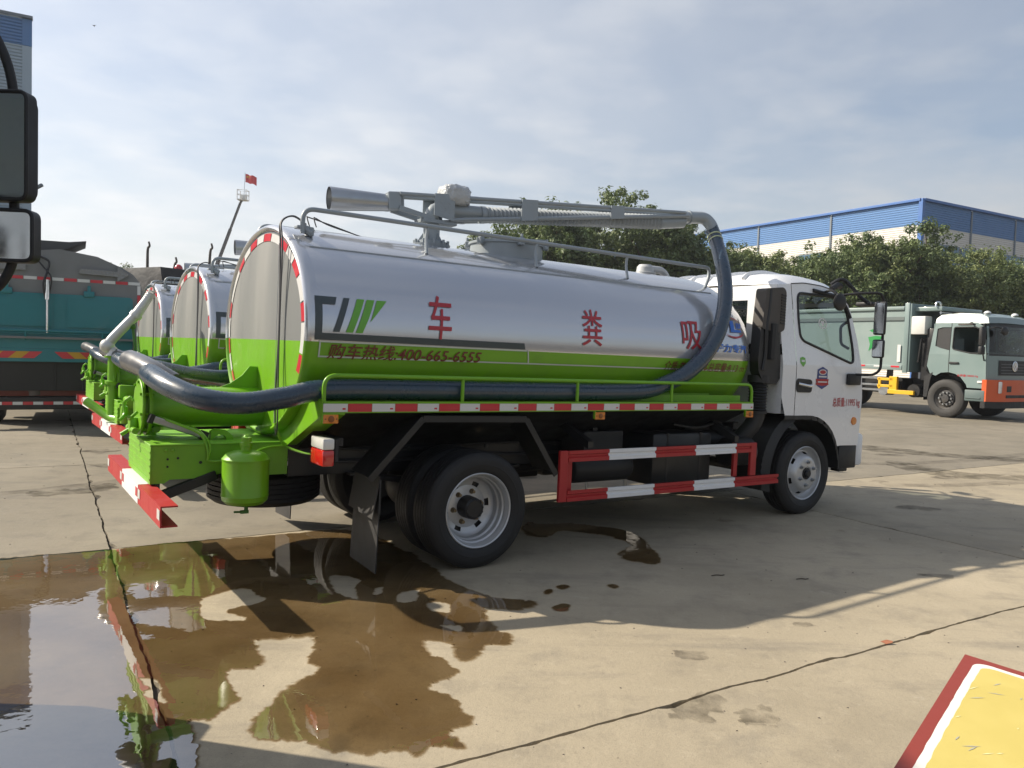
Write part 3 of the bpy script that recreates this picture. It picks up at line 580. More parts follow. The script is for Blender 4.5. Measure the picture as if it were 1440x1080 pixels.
    decal('logo_stroke', shape_mesh([[(2.645, 1.775), (2.665, 1.880), (2.715, 1.880), (2.700, 1.800), (2.80, 1.800), (2.80, 1.778)], [(2.735, 1.812), (2.750, 1.862), (2.765, 1.862), (2.752, 1.812)], [(2.760, 1.812), (2.778, 1.862), (2.793, 1.862), (2.778, 1.812)], [(2.786, 1.812), (2.806, 1.862), (2.824, 1.862), (2.800, 1.812)]]), on_cap, bluetext, P, 0.03, 'xz')
    def arc(cx, cz, rx, rz, a0, a1, w0, w1, n_=14):
        o_ = []; i_ = []
        for i in range(n_ + 1):
            t = i / n_; a = math.radians(a0 + (a1 - a0) * t); w = w0 + (w1 - w0) * math.sin(math.pi * t)
            o_.append((cx + rx * math.cos(a), cz + rz * math.sin(a))); i_.append((cx + (rx - w) * math.cos(a), cz + (rz - w) * math.sin(a)))
        return o_ + i_[::-1]
    decal('logo_stroke', shape_mesh([arc(2.70, 1.815, 0.15, 0.093, 215, 345, 0.001, 0.018), arc(2.70, 1.815, 0.15, 0.093, 35, 110, 0.001, 0.009)]), on_cap, redtext, P, 0.03, 'xz')
    # ---------------- side tray, its rail and tape, both sides
    for s in (-1, 1):
        tray = MB(); tray.box((0.82, s * 1.03, 1.160), (3.95, 0.136, 0.008)); tray.box((0.816, s * 1.094, 1.126), (3.958, 0.008, 0.066), ch=0.002); tray.box((0.82, s * 0.965, 1.19), (3.90, 0.006, 0.05))
        tray = tray.build('hose_tray', lime, P, 20)
        K = 25
        for k in range(K):
            w = 3.956 / K; m = MB(); m.box((-1.162 + w * (k + 0.5), s * 1.0998, 1.1265), (w - 0.003, 0.003, 0.050)); o = m.build('reflective_tape', whtape if k % 2 == 0 else redtape, tray, 0)
        for k in range(0, K, 2):
            w = 3.956 / K; m = MB(); m.box((-1.162 + w * (k + 0.84), s * 1.1018, 1.120), (0.020, 0.0012, 0.010)); m.build('tape_mark', redtape, tray, 0)
        rp = rounded([(-1.152, s * 1.08, 1.162), (-1.152, s * 1.08, 1.322), (2.785, s * 1.08, 1.318), (2.785, s * 1.08, 1.162)], 0.10, 7)
        rail = MB(); rail.tube(rp, 0.0135, 10); rail = rail.build('tray_rail', lime, P, 40)
        for x in (-0.185, 0.805, 1.79):
            m = MB(); m.tube([(x, s * 1.08, 1.162), (x, s * 1.08, 1.312)], 0.0125, 8); m.build('rail_post', lime, P, 40)
        for x in (-1.109, 1.024, 2.753):
            mk = MB(); mk.box((x, s * 1.092, 1.058), (0.096, 0.016, 0.056), ch=0.004); mk = mk.build('marker_lamp', amber, P, 20)
            m = MB(); m.lathe([(0.0, 0.0), (0.018, 0.0), (0.020, 0.004), (0.016, 0.006), (0.0, 0.006)], (x, s * 1.100, 1.058), (0, s, 0), 16); m.cyl((x - 0.036, s * 1.099, 1.058), (x - 0.036, s * 1.103, 1.058), 0.005, n=8); m.cyl((x + 0.036, s * 1.099, 1.058), (x + 0.036, s * 1.103, 1.058), 0.005, n=8); m.build('lamp_boss', paint('amber_dark', (0.25, 0.08, 0.01), 0.3), mk)
            m = MB(); m.box((x - 0.05, s * 1.086, 1.072), (0.008, 0.02, 0.07)); m.build('lamp_bracket', lime, mk)
    for x in (-0.85, -0.2, 0.5, 1.2, 1.9, 2.5):
        for s in (-1, 1): m = MB(); m.prism([(x, s * 1.08, 1.156), (x, s * 1.08, 1.10), (x, s * 0.45, 0.86), (x, s * 0.42, 0.95), (x, s * 0.80, 1.156)], (0.01, 0, 0)); m.build('tray_bracket', black, P, 20)
    m = MB(); m.box((1.9, -0.80, 1.20), (1.25, 0.05, 0.10), ch=0.004); m.build('saddle_plate', lime, P, 20)
    # cradle at the tail
    cp = [(-1.165, -1.098, 1.158), (-1.165, -1.098, 1.095), (-1.165, -0.47, 0.835), (-1.165, 0.47, 0.835), (-1.165, 1.098, 1.095), (-1.165, 1.098, 1.158), (-1.165, 0.82, 1.24), (-1.165, 0.60, 1.03), (-1.165, 0.3, 0.90), (-1.165, -0.3, 0.90), (-1.165, -0.60, 1.03), (-1.165, -0.82, 1.24)]
    m = MB(); m.prism(cp, (0.012, 0, 0))
    for s in (-1, 1): m.prism([(-1.166, s * 1.098, 1.093), (-1.166, s * 0.47, 0.833), (-1.02, s * 0.47, 0.833), (-1.02, s * 1.098, 1.093)], (0, 0, -0.008))
    m.build('tank_cradle', lime, P, 20)
    # ---------------- chassis
    for s in (-1, 1):
        m = MB(); m.box((1.6, s * 0.385, 0.715), (5.45, 0.008, 0.22)); m.box((1.6, s * 0.350, 0.826), (5.45, 0.078, 0.008)); m.box((1.6, s * 0.350, 0.604), (5.45, 0.078, 0.008)); m.build('frame_rail', black, P, 20)
        m = MB(); m.box((0.9, s * 0.385, 0.875), (4.1, 0.06, 0.085)); m.build('sub_frame', black, P, 20)
    m = MB()
    for x in (-0.6, 0.4, 1.4, 2.4, 3.2): m.box((x, 0, 0.72), (0.08, 0.68, 0.16))
    m.cyl((0.15, 0, 0.46), (3.4, 0.0, 0.62), 0.045, n=12); m.build('cross_members', black, P, 20)
    m = MB(); m.box((0, 0, 0.43), (0.16, 1.5, 0.14), ch=0.03); m.sphere((0, 0, 0.43), 0.20, 18, 12); m.build('axle', black, P, 30); m = MB(); m.box((3.8, 0, 0.42), (0.12, 1.5, 0.10), ch=0.02); m.build('axle', black, P, 30)
    for s in (-1, 1):
        m = MB()
        for k in range(6):
            hl = 0.72 - k * 0.09; m.prism([(-hl, s * 0.46 - 0.035, 0.60 - k * 0.017 - 0.02 + 0.02), (-hl, s * 0.46 - 0.035, 0.616 - k * 0.017), (0, s * 0.46 - 0.035, 0.54 - k * 0.017), (hl, s * 0.46 - 0.035, 0.616 - k * 0.017), (hl, s * 0.46 - 0.035, 0.60 - k * 0.017), (0, s * 0.46 - 0.035, 0.525 - k * 0.017)], (0, 0.07, 0))
        m.build('leaf_spring', black, P, 20)
    # tail box of the chassis
    tail = MB(); tail.prism([(-1.985, -0.41, 0.832), (-1.985, -0.41, 0.600), (-1.91, -0.41, 0.600), (-1.88, -0.41, 0.622), (-1.62, -0.41, 0.622), (-1.60, -0.41, 0.640), (-1.56, -0.41, 0.648), (-1.52, -0.41, 0.640), (-1.50, -0.41, 0.622), (-1.14, -0.41, 0.622), (-1.14, -0.41, 0.832)], (0, 0.008, 0)); tail.prism([(-1.985, 0.41, 0.832), (-1.985, 0.41, 0.600), (-1.14, 0.41, 0.622), (-1.14, 0.41, 0.832)], (0, -0.008, 0))
    tail = tail.build('tail_box', limedull, P, 20)
    for k in range(6):
        w = 0.836 / 6; m = MB(); m.box((-1.575, -0.418 + w * (k + 0.5), 0.8385), (0.845, w - 0.002, 0.011), ch=0.003); m.build('deck_plank', limedull, tail, 20)
    m = MB(); m.box((-1.990, 0, 0.715), (0.008, 0.836, 0.236), ch=0.002)
    for k in range(5): m.box((-1.9955, 0, 0.628 + k * 0.042), (0.004, 0.83, 0.012))
    m.build('tail_panel', limedull, tail, 20)
    m = MB()
    for (x, z, r_) in ((-1.905, 0.806, 0.012), (-1.865, 0.806, 0.012)): m.sphere((x, -0.416, z), (r_, 0.006, r_), 10, 6)
    m.build('rivet', limedull, tail)
    m = MB()
    for (x, z, r_) in ((-1.895, 0.752, 0.007), (-1.835, 0.757, 0.008), (-1.895, 0.705, 0.007), (-1.36, 0.73, 0.013), (-1.70, 0.725, 0.010)): m.cyl((x, -0.419, z), (x, -0.4205, z), r_, n=10)
    m.build('bolt_hole', black, tail)
    m = MB(); m.box((-1.955, -0.36, 0.57), (0.05, 0.05, 0.10)); m.box((-1.955, 0.36, 0.57), (0.05, 0.05, 0.10)); m.build('hanger', black, tail, 20)
    # under-run bumper
    bump = MB(); by = 1.065; bump.prism([(-2.045, -by, 0.470), (-2.045, -by, 0.588), (-1.955, -by, 0.588), (-1.955, -by, 0.580), (-2.037, -by, 0.580), (-2.037, -by, 0.478), (-1.955, -by, 0.478), (-1.955, -by, 0.470)], (0, 2 * by, 0)); bump = bump.build('underrun_bumper', redpnt, P, 20)
    m = MB(); m.prism([(-2.0465, -0.33, 0.469), (-2.0465, -0.33, 0.5895), (-1.954, -0.33, 0.5895), (-1.954, -0.33, 0.5885), (-2.0455, -0.33, 0.5885), (-2.0455, -0.33, 0.469)], (0, 0.66, 0)); m.build('white_band', whitepnt, bump, 20)
    for (y, mt, dz) in ((-1.02, whtape, 0.0), (1.02, whtape, 0.0), (-0.375, whtape, 0), (0.375, whtape, 0), (-0.285, redtape, 0.0), (0.285, redtape, 0.0)):
        m = MB(); m.box((-2.0478, y, 0.538 + dz), (0.0015, 0.075, 0.055)); m.build('reflective_tape', mt, bump, 0)
    for s in (-1, 1):
        m = MB(); m.bar((-1.98, s * 0.40, 0.50), (-1.60, s * 0.40, 0.64), 0.05, 0.06, ch=0.004); m.build('bumper_strut', black, P, 20)
    # spare wheel slung under the tail
    sp = MB(); R_ = 0.405; pr = [(0.20, -0.02), (0.24, 0.0), (0.30, -0.012), (0.36, -0.004), (0.392, 0.02)]
    for k in range(5): a = 0.03 + k * 0.035; pr += [(R_, a), (R_, a + 0.025), (R_ - 0.012, a + 0.028), (R_ - 0.012, a + 0.033)]
    pr += [(0.392, 0.205), (0.34, 0.23), (0.24, 0.21)]
    sp.lathe(pr, (-1.10, 0.22, 0.345), (0, 0, 1), 48); sp.lathe([(0.24, 0.02), (0.2, 0.06), (0.0, 0.08)], (-1.10, 0.22, 0.345), (0, 0, 1), 32); sp.build('spare_tyre', rubber, P, 25)
    m = MB(); m.cyl((-1.10, 0.22, 0.60), (-1.10, 0.22, 0.27), 0.014, n=8); m.box((-1.10, 0.22, 0.62), (0.1, 0.7, 0.04)); m.build('spare_carrier', black, P)
    # separator bottle
    bt = MB(); bx, byy = -1.468, -0.60; bt.lathe([(0.0, 0.470), (0.06, 0.472), (0.115, 0.482), (0.139, 0.505), (0.143, 0.53), (0.1455, 0.535), (0.143, 0.54), (0.143, 0.755), (0.1465, 0.758), (0.1465, 0.766), (0.140, 0.772), (0.120, 0.796), (0.08, 0.812), (0.036, 0.818), (0.036, 0.845), (0.040, 0.848), (0.040, 0.868), (0.033, 0.872), (0.033, 0.900), (0.020, 0.905), (0.014, 0.915), (0.0, 0.916)], (bx, byy, 0), (0, 0, 1), 40); bt = bt.build('separator_bottle', lime, P, 30)
    m = MB(); m.cyl((bx + 0.01, byy, 0.475), (bx + 0.01, byy, 0.415), 0.012, n=10); m.box((bx, byy, 0.425), (0.05, 0.02, 0.02)); m.cyl((bx - 0.01, byy, 0.425), (bx - 0.065, byy, 0.428), 0.007, n=8); m.build('drain_valve', paint('dark_green_valve', (0.04, 0.16, 0.015), 0.4), bt, 30)
    m = MB(); m.box((bx, -0.47, 0.70), (0.06, 0.14, 0.03)); m.box((bx, -0.47, 0.56), (0.06, 0.14, 0.03)); m.build('bottle_bracket', lime, bt)
    # discharge pipe, its flange and door
    dp = MB(); dp.lathe([(0.136, -1.20), (0.136, -1.955), (0.134, -1.958)], (0, 0, 1.045), (1, 0, 0), 40); dp = dp.build('discharge_pipe', lime, P, 30)
    m = MB(); m.lathe([(0.136, -1.945), (0.185, -1.945), (0.187, -1.950), (0.187, -1.962), (0.185, -1.966), (0.150, -1.966), (0.150, -1.990), (0.183, -1.990), (0.185, -1.994), (0.185, -2.004), (0.180, -2.008), (0.0, -2.016)], (0, 0, 1.045), (1, 0, 0), 40)
    for k in range(8):
        a = k * math.pi / 4 + 0.2; m.cyl((-1.935, 0.168 * math.cos(a), 1.045 + 0.168 * math.sin(a)), (-2.02, 0.168 * math.cos(a), 1.045 + 0.168 * math.sin(a)), 0.010, n=6)
    m.build('pipe_flange', lime, dp, 30)
    m = MB(); m.prism([(-1.950, -0.13, 1.12), (-1.950, -0.13, 1.24), (-1.950, -0.10, 1.285), (-1.950, 0.10, 1.285), (-1.950, 0.13, 1.24), (-1.950, 0.13, 1.12)], (-0.012, 0, 0)); m.prism([(-1.985, -0.13, 1.12), (-1.985, -0.13, 1.24), (-1.985, -0.10, 1.275), (-1.985, 0.10, 1.275), (-1.985, 0.13, 1.24), (-1.985, 0.13, 1.12)], (-0.010, 0, 0)); m.build('gate_plate', lime, dp, 20)
    m = MB(); m.tube(rounded([(-2.03, 0.14, 1.10), (-2.07, 0.18, 1.06), (-2.06, 0.16, 0.98), (-2.10, 0.10, 0.95)], 0.03), 0.011, 8); m.tube([(-2.03, -0.12, 1.02), (-2.08, -0.16, 0.98), (-2.09, -0.22, 1.0)], 0.011, 8); m.box((-2.035, 0.0, 0.93), (0.05, 0.09, 0.10), ch=0.01); m.cyl((-2.04, -0.14, 0.90), (-2.04, 0.14, 0.90), 0.020, n=12); m.cyl((-2.04, 0.04, 0.90), (-2.10, 0.04, 0.86), 0.014, n=8); m.box((-2.06, 0.20, 1.0), (0.04, 0.05, 0.07), ch=0.008); m.build('valve_gear', lime, dp, 30)
    m = MB(); m.tube(rounded([(-1.95, 0.26, 0.845), (-1.95, 0.26, 0.93), (-1.86, 0.26, 0.96), (-1.75, 0.22, 0.93)], 0.05), 0.034, 12); m.cyl((-1.90, 0.12, 0.845), (-1.90, 0.12, 0.96), 0.030, n=12); m.cyl((-1.90, 0.12, 0.90), (-1.90, -0.05, 0.90), 0.024, n=12); m.build('side_pipework', lime, dp, 30)
    m = MB(); m.bar((-1.955, -0.20, 0.985), (-1.64, -0.20, 0.872), 0.05, 0.045, ch=0.006); m.build('air_cylinder', steel, P, 20)
    m = MB(); m.bar((-1.975, -0.20, 0.992), (-1.945, -0.20, 0.981), 0.062, 0.06, ch=0.004); m.bar((-1.66, -0.20, 0.879), (-1.615, -0.20, 0.862), 0.062, 0.06, ch=0.004); m.build('cylinder_cap', blackpl, P, 20)
    m = MB(); m.prism([(-1.60, -0.24, 0.844), (-1.60, -0.24, 0.90), (-1.57, -0.24, 0.915), (-1.50, -0.24, 0.905), (-1.46, -0.24, 0.87), (-1.455, -0.24, 0.844), (-1.50, -0.24, 0.844), (-1.51, -0.24, 0.87), (-1.55, -0.24, 0.88)], (0, 0.05, 0)); m.build('towing_hook', lime, P, 20)
    for pts in ([(-1.93, -0.12, 1.00), (-1.82, -0.30, 0.96), (-1.70, -0.40, 0.90), (-1.66, -0.425, 0.80), (-1.66, -0.428, 0.735)], [(-1.72, -0.2, 0.93), (-1.68, -0.36, 0.90), (-1.645, -0.43, 0.82), (-1.65, -0.43, 0.735), (-1.55, -0.46, 0.738)], [(-1.262, -0.52, 0.98), (-1.23, -0.52, 0.88), (-1.18, -0.50, 0.82), (-1.10, -0.62, 0.79), (-1.04, -0.80, 0.80)], [(-1.40, -0.56, 0.80), (-1.30, -0.52, 0.82), (-1.18, -0.50, 0.825)]):
        m = MB(); m.tube(catmull(pts, 6), 0.0085, 8); m.build('air_line', lime, P)
    # ---------------- tail lamps, mud flaps, mudguard frames, side guards
    for s in (-1, 1):
        lp = MB(); lp.box((-1.10, s * 0.95, 0.898), (0.075, 0.215, 0.070), ch=0.010); lp = lp.build('tail_lamp', clearlens, P, 30)
        m = MB(); m.box((-1.10, s * 0.95, 0.811), (0.075, 0.215, 0.100), ch=0.010); m.build('red_lens', redlens, lp, 30)
        m = MB(); m.box((-1.045, s * 0.95, 0.855), (0.03, 0.20, 0.15), ch=0.006); m.box((-1.0, s * 0.75, 0.90), (0.05, 0.45, 0.05)); m.build('lamp_housing', blackpl, lp, 20)
        m = MB(); m.box((-0.745, s * 0.85, 0.55), (0.012, 0.40, 0.22)); m.prism([(-0.752, s * 1.05, 0.68), (-0.752, s * 0.66, 0.68), (-0.795, s * 0.66, 0.43), (-0.795, s * 1.05, 0.41)], (0.006, 0, 0)); m.prism([(-0.745, s * 1.04, 0.50), (-0.745, s * 0.64, 0.50), (-0.760, s * 0.63, 0.07), (-0.752, s * 1.03, 0.05)], (0.008, 0, 0)); m.build('mud_flap', paint('mud_flap_rubber', (0.022, 0.022, 0.023), 0.6, dirt=0.6, dcol=(0.07, 0.064, 0.058), dscale=8, bump=0.5, bscale=110), P, 20)
        fp = [(-0.835, s * 1.08, 0.668), (-0.475, s * 1.08, 1.050), (0.350, s * 1.08, 1.038), (0.640, s * 1.08, 0.625)]
        for a, c in zip(fp, fp[1:]):
            m = MB(); m.bar(a, c, 0.045, 0.012, up=(0, s, 0), ch=0.002); m.bar(Vector(a) + Vector((0, -s * 0.03, 0.012)), Vector(c) + Vector((0, -s * 0.03, 0.012)), 0.012, 0.06, up=(0, s, 0)); m.build('mudguard_bar', black, P, 20)
        m = MB()
        for a, c in zip(fp, fp[1:]):
            a = Vector(a); c = Vector(c); m.add([a + Vector((0, -s * 0.06, 0.02)), c + Vector((0, -s * 0.06, 0.02)), c + Vector((0, -s * 0.30, 0.02)), a + Vector((0, -s * 0.30, 0.02))], [(0, 1, 2, 3)])
        m.build('mudguard_sheet', black, P, 0)
        # side guard
        y = s * 1.085; gd = bpy.data.objects.new('side_guard', None); COL.objects.link(gd); gd.parent = P
        for (x0, dy, z, w, h_) in ((0.6975, 0, 0.6115, 0.075, 0.381), (2.838, 0, 0.6555, 0.076, 0.293), (0.79, -0.05, 0.6115, 0.05, 0.34), (2.66, -0.05, 0.65, 0.05, 0.30)):
            m = MB(); m.box((x0, y + s * dy, z), (w, 0.03, h_), ch=0.004); m.build('guard_post', redpnt, gd, 20)
        def channel(x0, x1, z, mt, nm, h=0.082):
            c_ = [(x0, y, z - h / 2), (x0, y + s * 0.018, z - h / 2), (x0, y + s * 0.018, z - h * 0.16), (x0, y + s * 0.004, z - h * 0.06), (x0, y + s * 0.004, z + h * 0.10), (x0, y + s * 0.018, z + h * 0.2), (x0, y + s * 0.018, z + h / 2), (x0, y, z + h / 2)]
            q = MB(); q.prism(c_, (x1 - x0, 0, 0)); q.build(nm, mt, gd, 20)
        for (zz, xs) in ((0.760, (0.737, 1.132, 1.628, 2.09, 2.60, 2.798)), (0.463, (0.737, 1.132, 1.628, 2.09, 2.60, 3.20))):
            for k in range(5): channel(xs[k], xs[k + 1] - 0.001, zz, whitepnt if k in (1, 3) else redpnt, 'guard_bar')
        for x in (0.95, 2.62): m = MB(); m.prism([(x, s * 1.06, 0.80), (x, s * 1.06, 0.86), (x - 0.06, s * 0.80, 1.0), (x - 0.06, s * 0.42, 1.0), (x - 0.06, s * 0.42, 0.94), (x - 0.06, s * 0.78, 0.94)], (0.05, 0, 0)); m.build('guard_bracket', black, P, 20)
    # ---------------- boxes and vessels between the axles
    m = MB(); m.lathe([(0.0, 1.02), (0.06, 1.025), (0.10, 1.045), (0.118, 1.08), (0.118, 1.62), (0.10, 1.655), (0.06, 1.675), (0.0, 1.68)], (0, -0.72, 0.60), (1, 0, 0), 28); m.box((1.2, -0.60, 0.62), (0.03, 0.30, 0.26)); m.box((1.5, -0.60, 0.62), (0.03, 0.30, 0.26)); m.build('air_reservoir', blackpl, P, 30)
    m = MB(); m.box((1.36, -0.62, 0.80), (0.42, 0.30, 0.20), ch=0.01); m.box((1.30, -0.70, 0.91), (0.05, 0.05, 0.03)); m.build('battery_box', blackpl, P, 20)
    m = MB(); m.box((1.42, -0.66, 0.925), (0.04, 0.03, 0.02)); m.build('battery_terminal', redpnt, P)
    m = MB(); m.box((2.14, -0.70, 0.665), (0.72, 0.42, 0.44), ch=0.03); m.box((1.95, -0.70, 0.665), (0.03, 0.43, 0.45), ch=0.006); m.box((2.35, -0.70, 0.665), (0.03, 0.43, 0.45), ch=0.006); m.build('fuel_tank', black, P, 25)
    m = MB(); m.box((1.15, 0.70, 0.62), (0.95, 0.46, 0.60), ch=0.02); m.build('sun_blocker_box', black, P, 25); m = MB(); m.box((2.25, 0.70, 0.60), (1.15, 0.46, 0.56), ch=0.03); m.build('fuel_tank', black, P, 25)  # unseen left-side box and tank, enlarged to block sunlight under the truck
    for s in (-1, 1):
        m = MB(); m.add([(-1.10, s * 1.085, 1.150), (2.79, s * 1.085, 1.150), (2.79, s * 0.47, 0.835), (-1.10, s * 0.47, 0.835), (-1.10, s * 1.085, 1.105), (2.79, s * 1.085, 1.105), (2.79, s * 0.47, 0.80), (-1.10, s * 0.47, 0.80)], [(0, 1, 2, 3), (4, 5, 6, 7), (0, 1, 5, 4), (0, 3, 7, 4), (1, 2, 6, 5)]); m.build('valance', black, P, 0)
    m = MB(); m.cyl((2.62, -0.62, 0.78), (3.02, -0.62, 0.78), 0.12, n=20); m.tube(catmull([(2.3, -0.75, 0.98), (2.5, -0.80, 1.02), (2.7, -0.78, 0.96), (2.85, -0.72, 0.84)], 6), 0.03, 10); m.tube(catmull([(2.1, -0.82, 0.95), (2.35, -0.86, 0.92), (2.6, -0.84, 0.95), (2.8, -0.80, 0.90)], 6), 0.012, 8); m.box((2.55, -0.60, 0.92), (0.34, 0.2, 0.10), ch=0.02); m.build('vacuum_pump', blackpl, P, 30)
    m = MB(); m.box((1.62, -0.475, 0.985), (0.15, 0.004, 0.085)); m.build('data_plate', paint('data_plate_metal', (0.20, 0.19, 0.16), 0.5, 0.3, dirt=0.8, dcol=(0.04, 0.04, 0.04), dscale=40), P)
    for k, (zz, yy) in enumerate(((0.90, -0.50), (0.86, -0.52), (0.78, -0.44), (0.70, -0.43))):
        m = MB(); m.tube(catmull([(-0.9 + 0.55 * i, yy + 0.02 * math.sin(i * 1.7 + k), zz + 0.018 * math.sin(i * 2.3 + k * 1.1)) for i in range(8)], 5), 0.010 + 0.003 * (k % 2), 8); m.build('chassis_line', cable if k % 2 else blackpl, P, 40)
    for k in range(12):
        m = MB(); m.cyl((-0.9 + 0.34 * k, -0.388, 0.76), (-0.9 + 0.34 * k, -0.402, 0.76), 0.016, n=6); m.build('frame_bolt', paint('bolt_grey', (0.06, 0.06, 0.06), 0.5, 0.4), P, 20)
    for x in (1.42, 1.86):
        m = MB(); m.cyl((x, -0.5, 0.44), (x, -0.5, 0.30), 0.010, n=8); m.box((x - 0.04, -0.5, 0.30), (0.13, 0.03, 0.02)); m.build('drain_tap', steel, P)
    # ---------------- hose from the boom, down the flank, along the tray and round the tail
    hp = [(2.90, -0.40, 2.790), (2.918, -0.42, 2.736), (2.852, -0.55, 2.568), (2.729, -0.72, 2.378), (2.633, -0.85, 2.17), (2.509, -0.955, 1.956), (2.386, -1.005, 1.745), (2.223, -1.02, 1.555), (2.01, -1.02, 1.399), (1.783, -1.005, 1.306), (1.572, -1.0, 1.25), (1.239, -0.995, 1.234), (0.545, -0.995, 1.232), (-0.398, -0.995, 1.232), (-1.09, -0.99, 1.228), (-1.355, -0.97, 1.178), (-1.593, -0.93, 1.14), (-1.792, -0.84, 1.158), (-1.914, -0.66, 1.208), (-1.968, -0.42, 1.252), (-1.965, -0.15, 1.28), (-1.884, 0.15, 1.285), (-1.744, 0.5, 1.26), (-1.535, 0.80, 1.225), (-1.258, 0.96, 1.20), (-0.9, 0.99, 1.225), (0.2, 0.995, 1.232), (1.4, 0.995, 1.232)]
    c0_ = catmull(hp, 20); c_ = [c0_[0]]; acc = 0.0
    for a, b2 in zip(c0_, c0_[1:]):
        L_ = (b2 - a).length; t = 0.012 - acc
        while t <= L_: c_.append(a.lerp(b2, t / L_)); t += 0.012
        acc = L_ - (t - 0.012)
    rr = [0.0655 + (0.0016 if i % 2 else -0.0016) + 0.0012 * mnoise.noise(p * 7) for i, p in enumerate(c_)]
    m = MB(); m.tube(c_, rr, 14); hose = m.build('suction_hose', hosemat, P, 60)
    m = MB()
    for k in (9, 14): m.tube([c_[k], c_[k] + (c_[k + 1] - c_[k]).normalized() * 0.012], 0.0695, 14)
    m.build('hose_band', paint('pale_band', (0.55, 0.60, 0.35), 0.4), hose)
    m = MB(); e_ = catmull([(-2.03, 0.24, 1.345), (-2.00, 0.02, 1.325), (-1.95, -0.22, 1.285), (-1.86, -0.36, 1.22)], 14); m.tube(e_, [0.067 + (0.0016 if i % 2 else 0) for i in range(len(e_))], 14); m.build('hose_end', hosegrey, P, 60)
    # ---------------- top of the tank
    for s in (-1, 1):
        hr = rounded([(-1.118, s * 0.50, 2.235), (-1.118, s * 0.50, 2.400), (-0.9, s * 0.50, 2.400), (2.80, s * 0.50, 2.388), (2.80, s * 0.50, 2.30), (2.72, s * 0.53, 2.19)], 0.10, 7)
        m = MB(); m.tube(hr, 0.0165, 10); m.build('walkway_rail', greypnt, P, 40)
        for x in (-0.19, 0.79, 1.76):
            m = MB(); m.tube(catmull([(x, s * 0.50, 2.39), (x - 0.012, s * 0.505, 2.30), (x - 0.03, s * 0.55, 2.19)], 5), 0.0125, 8); m.build('rail_post', greypnt, P, 40)
    m = MB(); m.box((-1.11, -0.47, 2.275), (0.09, 0.07, 0.02), ch=0.004); m.cyl((-1.10, -0.47, 2.27), (-1.05, -0.50, 2.24), 0.030, n=14); m.box((-1.06, -0.47, 2.25), (0.03, 0.10, 0.06), ch=0.006); m.build('rear_camera', greypnt, P, 30)
    for k in range(2):
        m = MB(); m.tube(catmull([(-0.96 + 0.05 * k, -0.18, 2.335), (-0.965 + 0.05 * k, -0.14, 2.40), (-0.92 + 0.05 * k, -0.06, 2.415), (-0.72, 0.05 + 0.03 * k, 2.400), (-0.50, 0.10, 2.36), (-0.34, 0.1, 2.325)], 6), 0.0045, 6); m.build('loose_wire', cable, P)
    # slewing column and boom
    col = MB(); col.lathe([(0.150, 2.315), (0.155, 2.340), (0.120, 2.345), (0.120, 2.365), (0.100, 2.372), (0.066, 2.380), (0.066, 2.50), (0.080, 2.505), (0.080, 2.53)], (0.105, 0.0, 0), (0, 0, 1), 32)
    for k in range(10):
        a = k * math.pi / 5; col.cyl((0.105 + 0.135 * math.cos(a), 0.135 * math.sin(a), 2.335), (0.105 + 0.135 * math.cos(a), 0.135 * math.sin(a), 2.375), 0.011, n=6)
        if k % 2 == 0: col.prism([(0.105 + 0.062 * math.cos(a), 0.062 * math.sin(a), 2.345), (0.105 + 0.125 * math.cos(a), 0.125 * math.sin(a), 2.345), (0.105 + 0.062 * math.cos(a), 0.062 * math.sin(a), 2.44)], (0.008 * -math.sin(a), 0.008 * math.cos(a), 0))
    col.box((0.14, 0, 2.52), (0.30, 0.17, 0.03), ch=0.004); col.build('slewing_column', greypnt, P, 30)
    def Yb(x): return -0.13 * (x - 0.15)
    def pt(x, dy, z): return Vector((x, Yb(x) + dy, z))
    boom = MB(); boom.lathe([(0.088, -0.470), (0.090, -0.462), (0.066, -0.02), (0.062, 0.0)], pt(-0.25, 0, 2.632), Vector((1, -0.13, 0.055)), 36)
    boom.lathe([(0.084, -0.462), (0.060, -0.02)], pt(-0.25, 0, 2.632), Vector((1, -0.13, 0.055)), 36); boom = boom.build('suction_funnel', steel, P, 40)
    m = MB(); m.bar(pt(-0.275, 0, 2.640), pt(-0.17, 0, 2.650), 0.15, 0.135, ch=0.006); m.bar(pt(-0.15, 0, 2.655), pt(-0.165, 0, 2.654), 0.13, 0.09); m.build('funnel_block', greypnt, boom, 20)
    arm = MB()
    for dy in (-0.075, 0.075):
        arm.tube([pt(-0.20, dy, 2.700), pt(2.56, dy, 2.885)], 0.0175, 10); arm.tube([pt(0.22, dy, 2.545), pt(2.60, dy, 2.862)], 0.0175, 10)
        arm.bar(pt(-0.20, dy, 2.592), pt(0.09, dy, 2.535), 0.035, 0.035)
    arm = arm.build('boom_arm', greypnt, P, 40)
